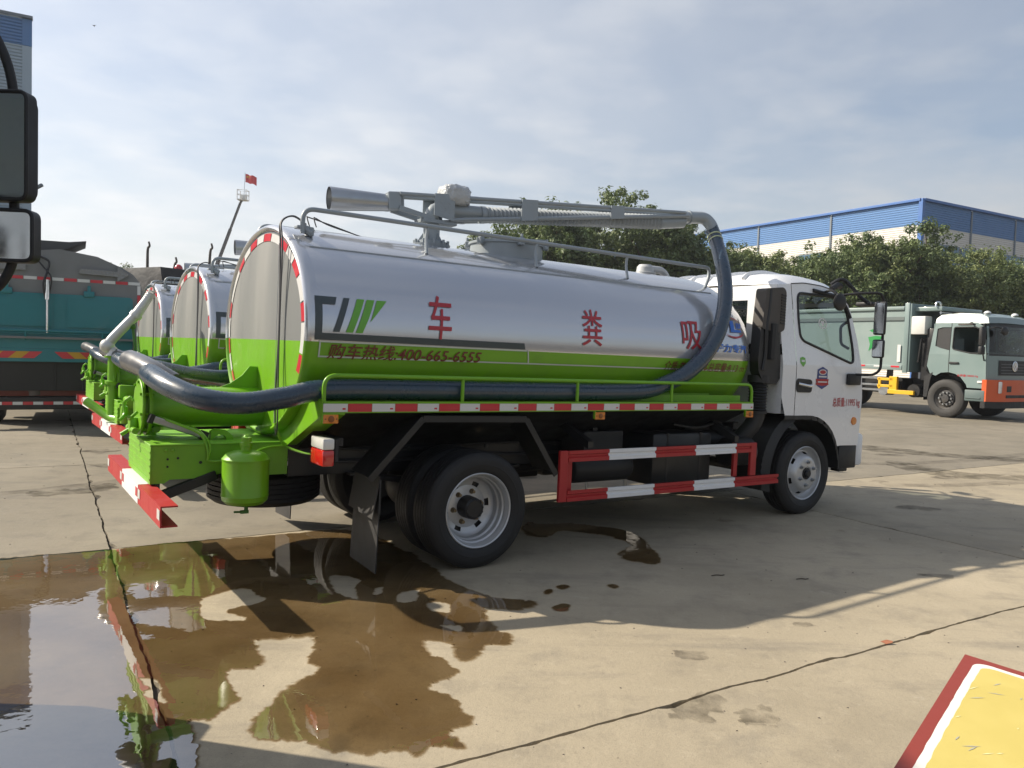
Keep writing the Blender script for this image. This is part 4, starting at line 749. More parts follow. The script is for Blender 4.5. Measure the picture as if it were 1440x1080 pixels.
    for (x0, x1) in ((0.075, 0.245), (0.842, 0.992), (1.72, 1.86)):
        zt = lambda x: 2.705 + (x + 0.17) * 0.0672 + 0.014
        zb = lambda x: 2.545 + (x - 0.25) * 0.1335 - 0.014 if x > 0.3 else 2.565 - (x - 0.075) * 0.18
        for dy in (-0.097, 0.097):
            m = MB(); m.prism([pt(x0, dy, zb(x0)), pt(x1, dy, zb(x1)), pt(x1, dy, zt(x1)), pt(x0, dy, zt(x0))], (0, 0.006 if dy > 0 else -0.006, 0)); pl = m.build('boom_plate', greypnt, arm, 20)
            if x0 < 0.3:
                m = MB()
                for i in range(5):
                    for j in range(4): m.bar(pt(x0 + 0.02 + 0.032 * i, dy + (0.0065 if dy > 0 else -0.0065), 2.565 + 0.034 * j + (0.005 if i % 2 else 0)), pt(x0 + 0.036 + 0.032 * i, dy + (0.0065 if dy > 0 else -0.0065), 2.565 + 0.034 * j + (0.018 if (i + j) % 2 else -0.006)), 0.003, 0.004)
                m.build('tread_pattern', greypnt, arm, 0)
    m = MB(); k = 96; path = [pt(0.56 + 1.78 * i / k, 0, 2.635 + 0.147 * i / k) for i in range(k + 1)]; m.tube(path, [0.060 + (0.010 if i % 2 else -0.006) for i in range(k + 1)], 16); m.build('boom_pipe', paint('corrugated_pipe', (0.30, 0.33, 0.35), 0.4, 0.1, dirt=0.2), arm, 20)
    m = MB(); m.tube(rounded([pt(0.105, 0, 2.50), pt(0.105, 0, 2.625), pt(0.62, 0, 2.645)], 0.10), 0.058, 16); m.build('boom_elbow', greypnt, arm, 35); m = MB(); m.tube([pt(2.33, 0, 2.778), pt(2.60, 0, 2.818)], 0.062, 16); m.build('boom_socket', greypnt, arm, 35); m = MB(); m.tube([pt(0.36, 0, 2.54), pt(0.36, 0, 2.74)], 0.03, 10); m.tube([pt(0.52, 0, 2.632), pt(0.56, 0, 2.635)], 0.072, 16); m.build('boom_collar', greypnt, arm, 35)
    m = MB(); m.tube(rounded([pt(2.56, 0, 2.850), pt(2.70, 0, 2.868), (2.86, -0.36, 2.880), (2.925, -0.40, 2.80), (2.925, -0.42, 2.70)], 0.10, 8), 0.058, 16); m.tube([pt(2.66, 0, 2.862), pt(2.68, 0, 2.865)], 0.066, 16); m.build('end_elbow', greypnt, arm, 40)
    # wrapped motor on the column
    m = MB(); bmx = bmesh.new(); bmesh.ops.create_icosphere(bmx, subdivisions=4, radius=1.0)
    for v in bmx.verts:
        d = v.co.copy(); d = Vector((math.copysign(abs(d.x) ** 0.6, d.x), math.copysign(abs(d.y) ** 0.6, d.y), math.copysign(abs(d.z) ** 0.6, d.z))); k = 1 + 0.10 * mnoise.noise(v.co * 5) + 0.06 * mnoise.noise(v.co * 13); v.co = Vector((0.29 + d.x * 0.125 * k, -0.018 + d.y * 0.11 * k, 2.755 + d.z * 0.085 * k))
    m.add([v.co for v in bmx.verts], [[v.index for v in f.verts] for f in bmx.faces]); bmx.free(); m.build('wrapped_motor', wrap, P, 60)
    # manhole and relief dome
    mh = MB(); mh.lathe([(0.31, 2.285), (0.31, 2.405), (0.325, 2.407), (0.325, 2.425), (0.31, 2.432), (0.2, 2.450), (0.0, 2.458)], (0.83, 0, 0), (0, 0, 1), 48); mh = mh.build('manhole', greypnt, P, 30)
    m = MB()
    for k in range(6):
        a = k * math.pi / 3 + 0.3; c0, s0 = math.cos(a), math.sin(a); m.box((0.83 + 0.335 * c0, 0.335 * s0, 2.415), (0.05, 0.05, 0.06), Matrix.Rotation(a, 3, 'Z'), 0.006); m.cyl((0.83 + 0.345 * c0, 0.345 * s0, 2.43), (0.83 + 0.345 * c0, 0.345 * s0, 2.475), 0.012, n=8)
    m.bar((0.95, -0.10, 2.47), (1.14, -0.16, 2.475), 0.03, 0.02); m.build('lid_clamp', greypnt, mh, 30)
    m = MB(); m.lathe([(0.095, 2.25), (0.095, 2.335), (0.105, 2.338), (0.105, 2.350), (0.085, 2.355), (0.080, 2.40), (0.06, 2.425), (0.0, 2.432)], (2.50, 0.05, 0), (0, 0, 1), 28); m.tube(rounded([(2.52, 0.05, 2.39), (2.74, 0.05, 2.392), (2.82, 0.05, 2.30)], 0.06), 0.036, 12); m.build('relief_dome', paint('dome_paint', (0.50, 0.52, 0.53), 0.4, 0.1), P, 30)
    # ---------------- wheels
    for s in (-1, 1):
        make_wheel('rear_wheel', P, (0, s * 1.06, 0.406), 'rear', s, 0.35); make_wheel('front_wheel', P, (3.80, s * 0.955, 0.459), 'front', s, 0.1)
    make_cab(P)
    return T

# ---------------- cab of the tanker
def cab_y(z): return 1.0 if z < 1.5 else 1.0 - 0.15 * (z - 1.5)
DOOR = [(3.523, 2.285), (3.72, 2.305), (4.0, 2.300), (4.20, 2.272), (4.34, 2.225), (4.43, 2.15), (4.475, 2.06), (4.55, 1.78), (4.60, 1.42), (4.625, 1.2), (4.612, 0.91), (4.590, 0.715), (4.287, 0.722), (4.235, 0.715), (4.205, 0.78), (4.141, 0.868), (4.07, 0.927), (3.989, 0.974), (3.90, 1.005), (3.80, 1.022), (3.68, 1.028), (3.523, 1.026)]
WIN = [(3.605, 2.205), (3.590, 1.94), (3.600, 1.785), (3.65, 1.742), (4.40, 1.552), (4.445, 1.570), (4.452, 1.70), (4.400, 2.06), (4.32, 2.17), (4.19, 2.205)]
def make_cab(P):
    cab = MB()
    # roof
    XS = [3.315, 3.33, 3.40, 3.55, 3.72, 3.9, 4.05, 4.18, 4.28, 4.35, 4.41]; zs_ = [2.262, 2.30, 2.360, 2.392, 2.405, 2.402, 2.390, 2.372, 2.345, 2.300, 2.235]
    sz = [2.258, 2.262, 2.268, 2.288, 2.303, 2.303, 2.295, 2.275, 2.245, 2.215, 2.17]; NY = 20
    for i, x in enumerate(XS):
        for k in range(NY + 1):
            t = -1 + 2 * k / NY; hw = cab_y(sz[i]) - 0.003; y = hw * t; e = abs(t); z = sz[i] + (zs_[i] - sz[i]) * (1 - e ** 6) ** 0.6 + 0.02 * (1 - t * t); cab.v.append((x, y, z))
    n = NY + 1
    for i in range(len(XS) - 1):
        for k in range(NY): cab.f.append((i * n + k, i * n + k + 1, (i + 1) * n + k + 1, (i + 1) * n + k)); cab.m.append(0)
    # rear wall with a window opening
    wz = [(1.05), (1.70), (2.12), (2.262)]
    for (y0, y1, z0, z1) in ((-1, 1, 1.05, 1.70), (-1, -0.55, 1.70, 2.12), (0.55, 1, 1.70, 2.12), (-1, 1, 2.12, 2.262)):
        f = lambda y, z: (3.314, y * cab_y(z) if abs(y) == 1 else y, z)
        if z0 < 1.5 < z1: cab.add([f(y0, z0), f(y1, z0), f(y1, 1.5), f(y0, 1.5)], [(0, 1, 2, 3)]); cab.add([f(y0, 1.5), f(y1, 1.5), f(y1, z1), f(y0, z1)], [(0, 1, 2, 3)])
        else: cab.add([f(y0, z0), f(y1, z0), f(y1, z1), f(y0, z1)], [(0, 1, 2, 3)])
    # front panel below the windscreen and pillars
    fr = [(4.588, 0.72), (4.612, 0.91), (4.625, 1.2), (4.60, 1.42)]
    def frow(x, z, k, N_=12): t = -1 + 2 * k / N_; return (x + 0.10 * (1 - abs(t) ** 3), cab_y(z) * t, z)
    for a, c in zip(fr, fr[1:]):
        for k in range(12): cab.add([frow(*a, k), frow(*a, k + 1), frow(*c, k + 1), frow(*c, k)], [(0, 1, 2, 3)])
    for s in (-1, 1):
        ap = [(4.60, 1.42), (4.55, 1.78), (4.475, 2.06), (4.43, 2.15), (4.40, 2.19)]
        for a, c in zip(ap, ap[1:]): cab.add([(a[0], s * cab_y(a[1]), a[1]), (c[0], s * cab_y(c[1]), c[1]), (c[0] + 0.04, s * (cab_y(c[1]) - 0.09), c[1]), (a[0] + 0.04, s * (cab_y(a[1]) - 0.09), a[1])], [(0, 1, 2, 3)])
    cab.add([(4.41, -0.85, 2.17), (4.41, 0.85, 2.17), (4.44, 0.80, 2.13), (4.44, -0.80, 2.13)], [(0, 1, 2, 3)])
    cab.box((3.9, 0, 1.06), (1.15, 1.86, 0.03))
    cab = cab.build('cab_shell', cabwhite, P, 40)
    m = MB()
    for k in range(5): y = -0.46 + 0.23 * k; m.tube(catmull([(3.335, y, 2.33), (3.42, y, 2.384), (3.62, y, 2.418), (3.85, y, 2.412), (4.05, y, 2.388)], 5), [0.008] + [0.028] * 19 + [0.008] if False else 0.016, 8, flat=1.8)
    m.build('roof_rib', cabwhite, cab, 60)
    for s in (-1, 1):
        fn = lambda x, z: Vector((x, s * cab_y(z), z))
        decal('side_panel', shape_mesh([[(3.314, 2.262), (3.40, 2.268), (3.514, 2.284), (3.514, 1.026), (3.38, 1.03), (3.314, 1.20)]]), fn, cabwhite, cab, 0.24)
        decal('panel_gap', shape_mesh([[(3.514, 2.29), (3.523, 2.29), (3.523, 1.02), (3.514, 1.02)]]), lambda x, z: Vector((x, s * (cab_y(z) - 0.012), z)), black, cab, 0.24)
        w3 = rounded([Vector((p[0], 0, p[1])) for p in WIN], 0.07, 5, True); w2 = [(p.x, p.z) for p in w3]
        t = tessellate_polygon([[Vector((p[0], p[1], 0)) for p in DOOR], [Vector((p[0], p[1], 0)) for p in w2]])
        door = decal('door', (DOOR + w2, [tuple(q) for q in t]), fn, cabwhite, P, 0.16)
        # rubber round the window, glass
        ctr = Vector((sum(p[0] for p in w2) / len(w2), sum(p[1] for p in w2) / len(w2)))
        m = MB(); m.tube([(p[0], s * (cab_y(p[1]) + 0.001), p[1]) for p in w2], 0.013, 8, closed=True); m.build('window_seal', blackpl, door, 60)
        decal('window_pane', shape_mesh([w2]), lambda x, z: Vector((x, s * (cab_y(z) - 0.006), z)), winglass, door, 0)
        m = MB(); m.tube(rounded([(3.519, s * (cab_y(2.285) + .001), 2.285), (3.72, s * (cab_y(2.3) + .001), 2.308), (4.0, s * (cab_y(2.3) + .001), 2.303), (4.2, s * (cab_y(2.27) + .001), 2.275), (4.34, s * (cab_y(2.22) + .001), 2.228), (4.435, s * (cab_y(2.15) + .001), 2.15)], 0.05), 0.005, 6); m.build('door_seam', black, door)
        # rain guard strip over the window
        m = MB(); m.tube([(3.85, s * (cab_y(2.23) + 0.006), 2.245), (4.22, s * (cab_y(2.2) + 0.008), 2.215), (4.36, s * (cab_y(2.1) + 0.01), 2.125), (4.43, s * (cab_y(2.0) + 0.01), 2.01)], 0.020, 8); m.build('drip_rail', blackpl, door, 50)
        h = MB(); h.prism([(p.x, s * 1.001, p.z) for p in rounded([Vector((3.523, 0, 1.385)), Vector((3.765, 0, 1.375)), Vector((3.765, 0, 1.250)), Vector((3.525, 0, 1.252))], 0.04, 4, True)], (0, s * 0.006, 0)); h = h.build('handle_cup', blackpl, door, 30)
        m = MB(); m.tube(catmull([(3.54, s * 1.010, 1.335), (3.60, s * 1.020, 1.325), (3.70, s * 1.020, 1.315), (3.75, s * 1.010, 1.320)], 4), 0.016, 10); m.build('handle_lever', chrome, h, 60)
        m = MB(); m.lathe([(0.0, 0.0), (0.042, 0.0), (0.038, 0.012), (0.0, 0.016)], (4.496, s * 1.0, 0.967), (0, s, 0), 20); m.build('turn_signal', amber, door)
        m = MB(); m.box((4.42, s * 1.025, 1.39), (0.20, 0.05, 0.115), ch=0.015); m.build('mirror_bracket', blackpl, door, 25)
        # mirrors hang on a bow in front of the door
        my = s * 1.25; mb = MB(); mb.tube(rounded([(4.42, s * 1.04, 1.44), (4.48, s * 1.20, 1.445), (4.505, my, 1.50), (4.51, my, 1.80), (4.49, my, 2.17), (4.44, my, 2.255), (4.30, s * 1.10, 2.245), (4.20, s * 0.92, 2.22)], 0.07, 6), 0.0135, 8); mb = mb.build('mirror_bow', blackpl, door, 50)
        for (zc_, hh, hw_) in ((2.005, 0.165, 0.060), (1.705, 0.092, 0.060)):
            body = MB(); body.box((4.445, my, zc_), (0.045, hw_ * 2, hh * 2), Matrix.Rotation(s * -0.10, 3, 'Z'), 0.028); body = body.build('mirror_housing', blackpl, mb, 40)
            m = MB(); m.box((4.421, my + s * 0.003, zc_), (0.003, hw_ * 2 - 0.026, hh * 2 - 0.03), Matrix.Rotation(s * -0.10, 3, 'Z'), 0.001); m.build('mirror_glass', mirrorm, mb, 20)
        # kerb mirror over the door
        m = MB(); m.tube(catmull([(4.02, s * 0.90, 2.24), (4.02, s * 0.98, 2.255), (4.03, s * 1.03, 2.22)], 5), 0.012, 8); m.sphere((4.05, s * 1.06, 2.14), (0.10, 0.03, 0.085), 16, 10); m.build('kerb_mirror', blackpl, door, 40)
        m = MB(); m.tube(catmull([(4.28, s * 0.80, 2.345), (4.36, s * 0.86, 2.40), (4.46, s * 0.90, 2.34), (4.54, s * 0.98, 2.22), (4.66, s * 1.02, 2.16)], 6), 0.020, 8); m.box((4.66, s * 0.98, 2.165), (0.16, 0.18, 0.04), ch=0.012); m.tube([(4.20, s * 0.86, 2.29), (4.30, s * 0.86, 2.34), (4.38, s * 0.84, 2.33)], 0.03, 8); m.build('front_mirror', blackpl, door, 40)
        # arch, step and bumper corner
        arch = [(3.38, 1.028), (3.523, 1.024), (3.68, 1.024), (3.80, 1.020), (3.90, 1.002), (3.989, 0.970), (4.07, 0.922), (4.141, 0.862), (4.205, 0.775), (4.24, 0.70), (4.275, 0.60), (4.29, 0.50)]
        m = MB()
        for a, c in zip(arch, arch[1:]): m.add([(a[0], s * 1.003, a[1]), (c[0], s * 1.003, c[1]), (c[0] - 0.0, s * 0.60, c[1] - 0.01), (a[0], s * 0.60, a[1] - 0.01)], [(0, 1, 2, 3)]); m.add([(a[0], s * 1.004, a[1] + 0.006), (c[0], s * 1.004, c[1] + 0.006), (c[0] - 0.018, s * 1.004, c[1] - 0.030), (a[0] - 0.010, s * 1.004, a[1] - 0.034)], [(0, 1, 2, 3)])
        m.build('wheel_arch', blackpl, cab, 30)
        m = MB(); m.box((4.44, s * 0.90, 0.60), (0.30, 0.19, 0.235), ch=0.012); m.box((4.40, s * 0.93, 0.475), (0.14, 0.10, 0.05), ch=0.01); m.build('cab_step', blackpl, cab, 25)
        fd = MB(); arcp = [(3.80 + 0.555 * math.cos(math.radians(a)), 0.46 + 0.555 * math.sin(math.radians(a))) for a in range(112, 199, 6)]
        for (x0, z0), (x1, z1) in zip(arcp, arcp[1:]): fd.add([(x0, s * 0.97, z0), (x1, s * 0.97, z1), (x1, s * 0.66, z1), (x0, s * 0.66, z0)], [(0, 1, 2, 3)]); fd.add([(x0, s * 0.97, z0), (x1, s * 0.97, z1), (x1 - 0.10, s * 0.94, z1 + 0.02), (x0 - 0.07, s * 0.94, z0 + 0.06)], [(0, 1, 2, 3)]); fd.add([(x1 - 0.10, s * 0.94, z1 + 0.02), (x0 - 0.07, s * 0.94, z0 + 0.06), (x0 - 0.07, s * 0.62, z0 + 0.06), (x1 - 0.10, s * 0.62, z1 + 0.02)], [(0, 1, 2, 3)])
        fd.build('rear_fender', blackpl, cab, 30)
        bc = MB(); bc.box((4.67, s * 0.93, 0.665), (0.13, 0.10, 0.34), Matrix.Rotation(s * 0.25, 3, 'Z'), 0.04); bc.build('bumper_corner', cabwhite, cab, 40)
    m = MB(); m.box((4.71, 0, 0.64), (0.10, 1.76, 0.36), ch=0.03); m.build('front_bumper', cabwhite, cab, 40)
    # windscreen, rear pane
    m = MB()
    def wrow(x, z, k, N_=8): t = -1 + 2 * k / N_; return (x + 0.03 + 0.07 * (1 - abs(t) ** 3), (cab_y(z) - 0.085) * t, z)
    for a, c in zip([(4.60, 1.42), (4.55, 1.78), (4.475, 2.06)], [(4.55, 1.78), (4.475, 2.06), (4.41, 2.17)]):
        for k in range(8): m.add([wrow(*a, k), wrow(*a, k + 1), wrow(*c, k + 1), wrow(*c, k)], [(0, 1, 2, 3)])
    m.build('windscreen', winglass, cab, 60)
    m = MB(); m.box((3.316, 0, 1.91), (0.004, 1.10, 0.42)); m.build('rear_pane', winglass, cab)
    # inside
    m = MB(); m.box((4.42, 0, 1.42), (0.26, 1.80, 0.26), ch=0.05); m.box((4.30, 0, 1.30), (0.2, 1.7, 0.3), ch=0.04); m.build('dashboard', blackpl, cab, 30)
    for y in (-0.48, 0.45):
        m = MB(); m.box((3.72, y, 1.30), (0.50, 0.50, 0.16), ch=0.05); m.box((3.52, y, 1.58), (0.12, 0.48, 0.50), Matrix.Rotation(-0.12, 3, 'Y'), 0.05); m.build('seat', seatm, cab, 40)
    m = MB(); R_ = Matrix.Rotation(0.9, 3, 'Y'); c0 = Vector((4.18, 0.45, 1.55)); m.tube([c0 + R_ @ Vector((0.20 * math.cos(a), 0.20 * math.sin(a), 0)) for a in [i * math.pi / 12 for i in range(24)]], 0.014, 8, closed=True); m.tube([c0 + R_ @ Vector((0.19, 0, 0)), c0 + R_ @ Vector((-0.19, 0, 0))], 0.014, 6); m.tube([c0, (4.42, 0.45, 1.30)], 0.03, 8); m.build('steering_wheel', blackpl, cab, 50)
    m = MB(); m.tube(rounded([(4.40, -0.93, 1.97), (4.33, -0.90, 1.92), (4.34, -0.91, 1.74), (4.43, -0.94, 1.70)], 0.04), 0.014, 8); m.build('grab_handle', blackpl, cab, 50)
    # right-hand door: lettering and stickers
    fy = lambda x, z: Vector((x, -(cab_y(z) + 0.003), z)); fy2 = lambda x, z: Vector((x, -(cab_y(z) + 0.005), z)); fy3 = lambda x, z: Vector((x, -(cab_y(z) + 0.0065), z))
    decal('lettering', fit(text_mesh('总质量:11995 kg', 0.012), 4.12, 4.585, 1.098, 1.205), fy, redtext, cab, 0)
    decal('sticker', shape_mesh([[(3.845, 1.475), (3.925, 1.505), (4.005, 1.475), (4.010, 1.320), (3.925, 1.285), (3.840, 1.320)]]), fy, navy, cab, 0)
    decal('sticker_band', shape_mesh([[(3.820, 1.385), (4.030, 1.385), (4.018, 1.355), (4.028, 1.328), (3.925, 1.318), (3.822, 1.328), (3.832, 1.355)]]), fy2, redpnt, cab, 0)
    decal('sticker_oval', shape_mesh([[(3.925 + 0.062 * math.cos(i * math.pi / 10), 1.452 + 0.027 * math.sin(i * math.pi / 10)) for i in range(20)]]), fy2, whtape, cab, 0)
    decal('sticker_oval', shape_mesh([[(3.925 + 0.048 * math.cos(i * math.pi / 10), 1.452 + 0.018 * math.sin(i * math.pi / 10)) for i in range(20)]]), fy3, redtext, cab, 0)
    decal('sticker_line', shape_mesh([[(3.860, 1.415), (3.990, 1.415), (3.990, 1.400), (3.860, 1.400)], [(3.85, 1.362), (4.0, 1.362), (4.0, 1.350), (3.85, 1.350)]]), fy3, whtape, cab, 0)
    decal('sticker', shape_mesh([[(3.575, 1.580), (3.615, 1.592), (3.655, 1.580), (3.655, 1.530), (3.615, 1.495), (3.575, 1.530)]]), fy, decalgrn, cab, 0)
    decal('sticker_line', shape_mesh([[(3.590, 1.562), (3.640, 1.562), (3.640, 1.542), (3.590, 1.542)]]), fy2, whtape, cab, 0)
    m = MB(); ring = [(3.98 + 0.068 * math.cos(i * math.pi / 12), 1.93 + 0.055 * math.sin(i * math.pi / 12)) for i in range(24)]
    rin = [(3.98 + 0.052 * math.cos(i * math.pi / 12), 1.93 + 0.041 * math.sin(i * math.pi / 12)) for i in range(24)]
    t = tessellate_polygon([[Vector((p[0], p[1], 0)) for p in ring], [Vector((p[0], p[1], 0)) for p in rin]])
    fg = lambda x, z: Vector((x, -(cab_y(z) - 0.002), z))
    decal('window_sticker', (ring + rin, [tuple(q) for q in t]), fg, whtape, cab, 0); decal('window_sticker', shape_mesh([[(3.955, 1.955), (4.005, 1.955), (4.012, 1.935), (3.99, 1.915), (3.995, 1.90), (3.965, 1.90), (3.97, 1.915), (3.948, 1.935)]]), fg, whtape, cab, 0)
    # air intake stack behind the cab
    y0, y1 = -0.985, -0.87
    sk = MB(); sk.prism([(p.x, y0, p.z) for p in rounded([Vector(q) for q in ((3.035, 0, 2.195), (3.28, 0, 2.225), (3.325, 0, 2.19), (3.325, 0, 1.83), (3.25, 0, 1.80), (3.00, 0, 1.83))], 0.03, 4, True)], (0, y1 - y0, 0)); sk = sk.build('air_intake', brownpl, P, 30)
    m = MB(); m.prism([(3.0, y0 + 0.012, 1.84), (3.27, y0 + 0.012, 1.84), (3.30, y0 + 0.012, 1.60), (3.31, y0 + 0.012, 1.38), (3.26, y0 + 0.012, 1.32), (3.08, y0 + 0.012, 1.32), (3.0, y0 + 0.012, 1.44), (2.985, y0 + 0.012, 1.55)], (0, 0.10, 0)); m.tube(catmull([(3.10, y0 + 0.012, 2.19), (3.09, y0 + 0.012, 2.0), (3.07, y0 + 0.012, 1.85), (3.075, y0 + 0.012, 1.6), (3.05, y0 + 0.012, 1.45)], 5), 0.022, 8); m.tube([(3.17, y0 + 0.01, 1.88), (3.165, y0 + 0.01, 1.55)], 0.05, 10); m.build('intake_duct', black, sk, 30)
    for k in range(11):
        m = MB(); m.box((3.3275, y0 + 0.09, 1.89 + 0.026 * k), (0.008, 0.14, 0.011), Matrix.Rotation(0.5, 3, 'Y')); m.build('louvre_slat', black, sk, 0)
        m = MB(); m.box((3.285, y0 - 0.003, 1.89 + 0.026 * k), (0.066, 0.008, 0.011), Matrix.Rotation(0.12, 3, 'Y')); m.build('louvre_slat', black, sk, 0)
    pp = [(3.11, -0.89, 1.34 - 0.30 * i / 22) for i in range(23)]; m = MB(); m.tube(pp, [0.088 if i % 2 else 0.076 for i in range(23)], 18); m.build('bellows', black, sk, 25)
    m = MB(); m.tube(rounded([(3.11, -0.89, 1.05), (3.09, -0.88, 0.95), (2.98, -0.80, 0.78), (2.90, -0.66, 0.70)], 0.08), 0.078, 14); m.build('intake_pipe', blackpl, sk, 40); m = MB(); m.tube([(3.11, -0.89, 1.335), (3.11, -0.89, 1.40)], 0.10, 14); m.build('intake_collar', blackpl, sk, 40); m = MB(); m.tube([(3.11, -0.89, 1.045), (3.11, -0.89, 1.07)], 0.092, 14); m.build('intake_collar', blackpl, sk, 40)
    m = MB(); m.cyl((2.70, -0.90, 0.70), (2.98, -0.90, 0.70), 0.13, n=24); m.build('air_filter', blackpl, P, 30)

def basis(th, bp, br, yaw=0.0):
    th = th - yaw
    fw = Vector((math.sin(th), math.cos(th), 0)); lf = Vector((-math.cos(th), math.sin(th), 0)); A_ = Matrix((fw, lf, Vector((0, 0, 1)))).transposed()
    return A_ @ Matrix.Rotation(bp, 3, 'Y') @ Matrix.Rotation(br, 3, 'X')
TH = 0.9734
tanker = make_tanker((-0.8012, 6.2126, 0), basis(TH, 0.0139, 0.003))
tag(tanker, 'green and silver vacuum tanker with blue hose and white cab, standing over the large puddle', 'truck', 'vacuum tankers parked side by side')

# ---- the two tankers parked beyond it
fwv = Vector((math.sin(TH), math.cos(TH), 0)); lfv = Vector((-math.cos(TH), math.sin(TH), 0)); O1 = Vector((-0.8012, 6.2126, 0))
def place(o, O, R): m = R.to_4x4(); m.translation = O; o.matrix_world = m
tanker2 = copy_tree(tanker); place(tanker2, O1 + fwv * 0.291 + lfv * 3.774, basis(TH, 0.0139, 0.003, 0.0186))
tag(tanker2, 'green and silver vacuum tanker with silver spray pipe on a green riser', 'truck', 'vacuum tankers parked side by side')
tanker3 = copy_tree(tanker); place(tanker3, O1 + fwv * 0.432 + lfv * 7.225, basis(TH, 0.0139, 0.003, 0.0217))
tag(tanker3, 'green and silver vacuum tanker parked next to the teal and grey street sweeper', 'truck', 'vacuum tankers parked side by side')
P = tanker2
m = MB(); m.tube([(-2.00, -0.12, 0.62), (-2.00, -0.12, 1.29)], 0.055, 18); m.lathe([(0.055, 1.275), (0.085, 1.275), (0.088, 1.28), (0.088, 1.295), (0.055, 1.298)], (-2.00, -0.12, 0), (0, 0, 1), 20); m.lathe([(0.055, 0.99), (0.075, 0.99), (0.078, 1.0), (0.078, 1.03), (0.055, 1.035)], (-2.00, -0.12, 0), (0, 0, 1), 20); riser = m.build('riser_pipe', lime, P, 35)
m = MB(); m.tube(rounded([(-2.22, 0.10, 0.80), (-2.12, 0.0, 0.72), (-2.02, -0.12, 0.64), (-1.85, -0.45, 0.62)], 0.05), 0.045, 14); m.build('feed_pipe', lime, riser, 40)
m = MB(); m.lathe([(0.05, 1.298), (0.075, 1.30), (0.06, 1.33), (0.06, 1.36)], (-2.00, -0.12, 0), (0, 0, 1), 18); m.tube(rounded([(-2.00, -0.12, 1.34), (-2.06, -0.10, 1.40), (-2.02, -0.11, 1.47), (-1.90, -0.14, 1.62), (-1.80, -0.16, 1.74)], 0.05), 0.052, 16); m.sphere((-2.06, -0.10, 1.40), 0.075, 16, 10); m.tube([(-1.815, -0.157, 1.72), (-1.79, -0.16, 1.755)], 0.066, 16); m.tube([(-1.80, -0.16, 1.74), (-1.66, -0.19, 1.98)], [0.056, 0.042], 16)
for k in range(4): m.tube([(-1.69 + 0.012 * k, -0.184, 1.93 + 0.024 * k), (-1.686 + 0.012 * k, -0.185, 1.94 + 0.024 * k)], 0.050, 16)
m.build('spray_pipe', paint('monitor_silver', (0.55, 0.56, 0.55), 0.35, 0.3, 0.2), riser, 40)
m = MB(); m.tube([(-1.83, -0.15, 1.62), (-1.80, -0.16, 1.40), (-1.81, -0.16, 1.26)], 0.014, 8); m.sphere((-1.83, -0.15, 1.62), 0.035, 12, 8); m.build('spray_lever', paint('dark_green_valve', (0.04, 0.16, 0.015), 0.4), riser, 40)
m = MB(); m.box((-1.90, -0.30, 0.93), (0.14, 0.10, 0.14), ch=0.015); m.cyl((-1.90, -0.30, 0.86), (-1.90, -0.60, 0.84), 0.04, n=14); m.cyl((-1.94, -0.52, 0.84), (-1.94, -0.52, 0.62), 0.045, n=14); m.box((-1.94, -0.52, 0.80), (0.13, 0.13, 0.05), ch=0.01); m.build('valve_block', lime, riser, 30)

# ================================================================== STREET SWEEPER (s along its tail, z up)
teal = paint('teal_paint', (0.012, 0.175, 0.205), 0.38, 0, 0.2, dirt=0.18, dcol=(0.02, 0.10, 0.12), dscale=3)
swgrey = paint('sweeper_grey_paint', (0.18, 0.185, 0.19), 0.5, dirt=0.35, dcol=(0.13, 0.125, 0.115), dscale=2)
rust = paint('rusty_red', (0.20, 0.035, 0.02), 0.6, dirt=0.4)
hazy = paint('yellow_chevron', (0.55, 0.30, 0.02), 0.4, dirt=0.1)
EX = Vector((0.872, 0.489, 0)); EN = Vector((-0.489, 0.872, 0))            # along the tail, and forward
sw = empty('street_sweeper', Vector((-6.42, 13.5, 0)), Matrix((EN, -EX, Vector((0, 0, 1)))).transposed(), label='teal and grey street sweeper truck seen from behind, beside the green tankers', cat='truck')
# local: x forward, y left (away from its right-hand edge at y=0, left edge y=2.5)
prof = [(0.0, 1.08), (0.0, 2.30), (0.06, 2.48), (0.16, 2.60), (0.32, 2.70), (0.7, 2.86), (1.25, 2.94), (1.8, 2.86), (2.18, 2.70), (2.34, 2.60), (2.44, 2.48), (2.5, 2.30), (2.5, 1.08)]
m = MB(); m.prism([(0, y, z) for y, z in prof], (4.6, 0, 0)); body_ = m.build('hopper', swgrey, sw, 30)
m = MB(); m.prism([(p.x, p.y, p.z) for p in rounded([Vector((-0.05, 0.16, 1.30)), Vector((-0.05, 0.16, 2.20)), Vector((-0.05, 2.34, 2.20)), Vector((-0.05, 2.34, 1.30))], 0.07, 5, True)], (0.05, 0, 0)); rd = m.build('rear_door', teal, sw, 30)
m = MB(); m.prism([(p.x, p.y, p.z) for p in rounded([Vector((-0.07, 0.24, 1.66)), Vector((-0.07, 0.24, 2.12)), Vector((-0.07, 1.14, 2.12)), Vector((-0.07, 1.14, 1.66))], 0.05, 4, True)], (0.02, 0, 0)); m.build('door_panel', teal, rd, 30)
m = MB(); m.prism([(p.x, p.y, p.z) for p in rounded([Vector((-0.07, 1.34, 1.66)), Vector((-0.07, 1.34, 2.12)), Vector((-0.07, 2.24, 2.12)), Vector((-0.07, 2.24, 1.66))], 0.05, 4, True)], (0.02, 0, 0)); m.build('door_panel', teal, rd, 30)
m = MB(); m.box((-0.02, 1.25, 1.19), (0.06, 2.5, 0.22), ch=0.01); m.build('tail_beam', teal, sw, 20)
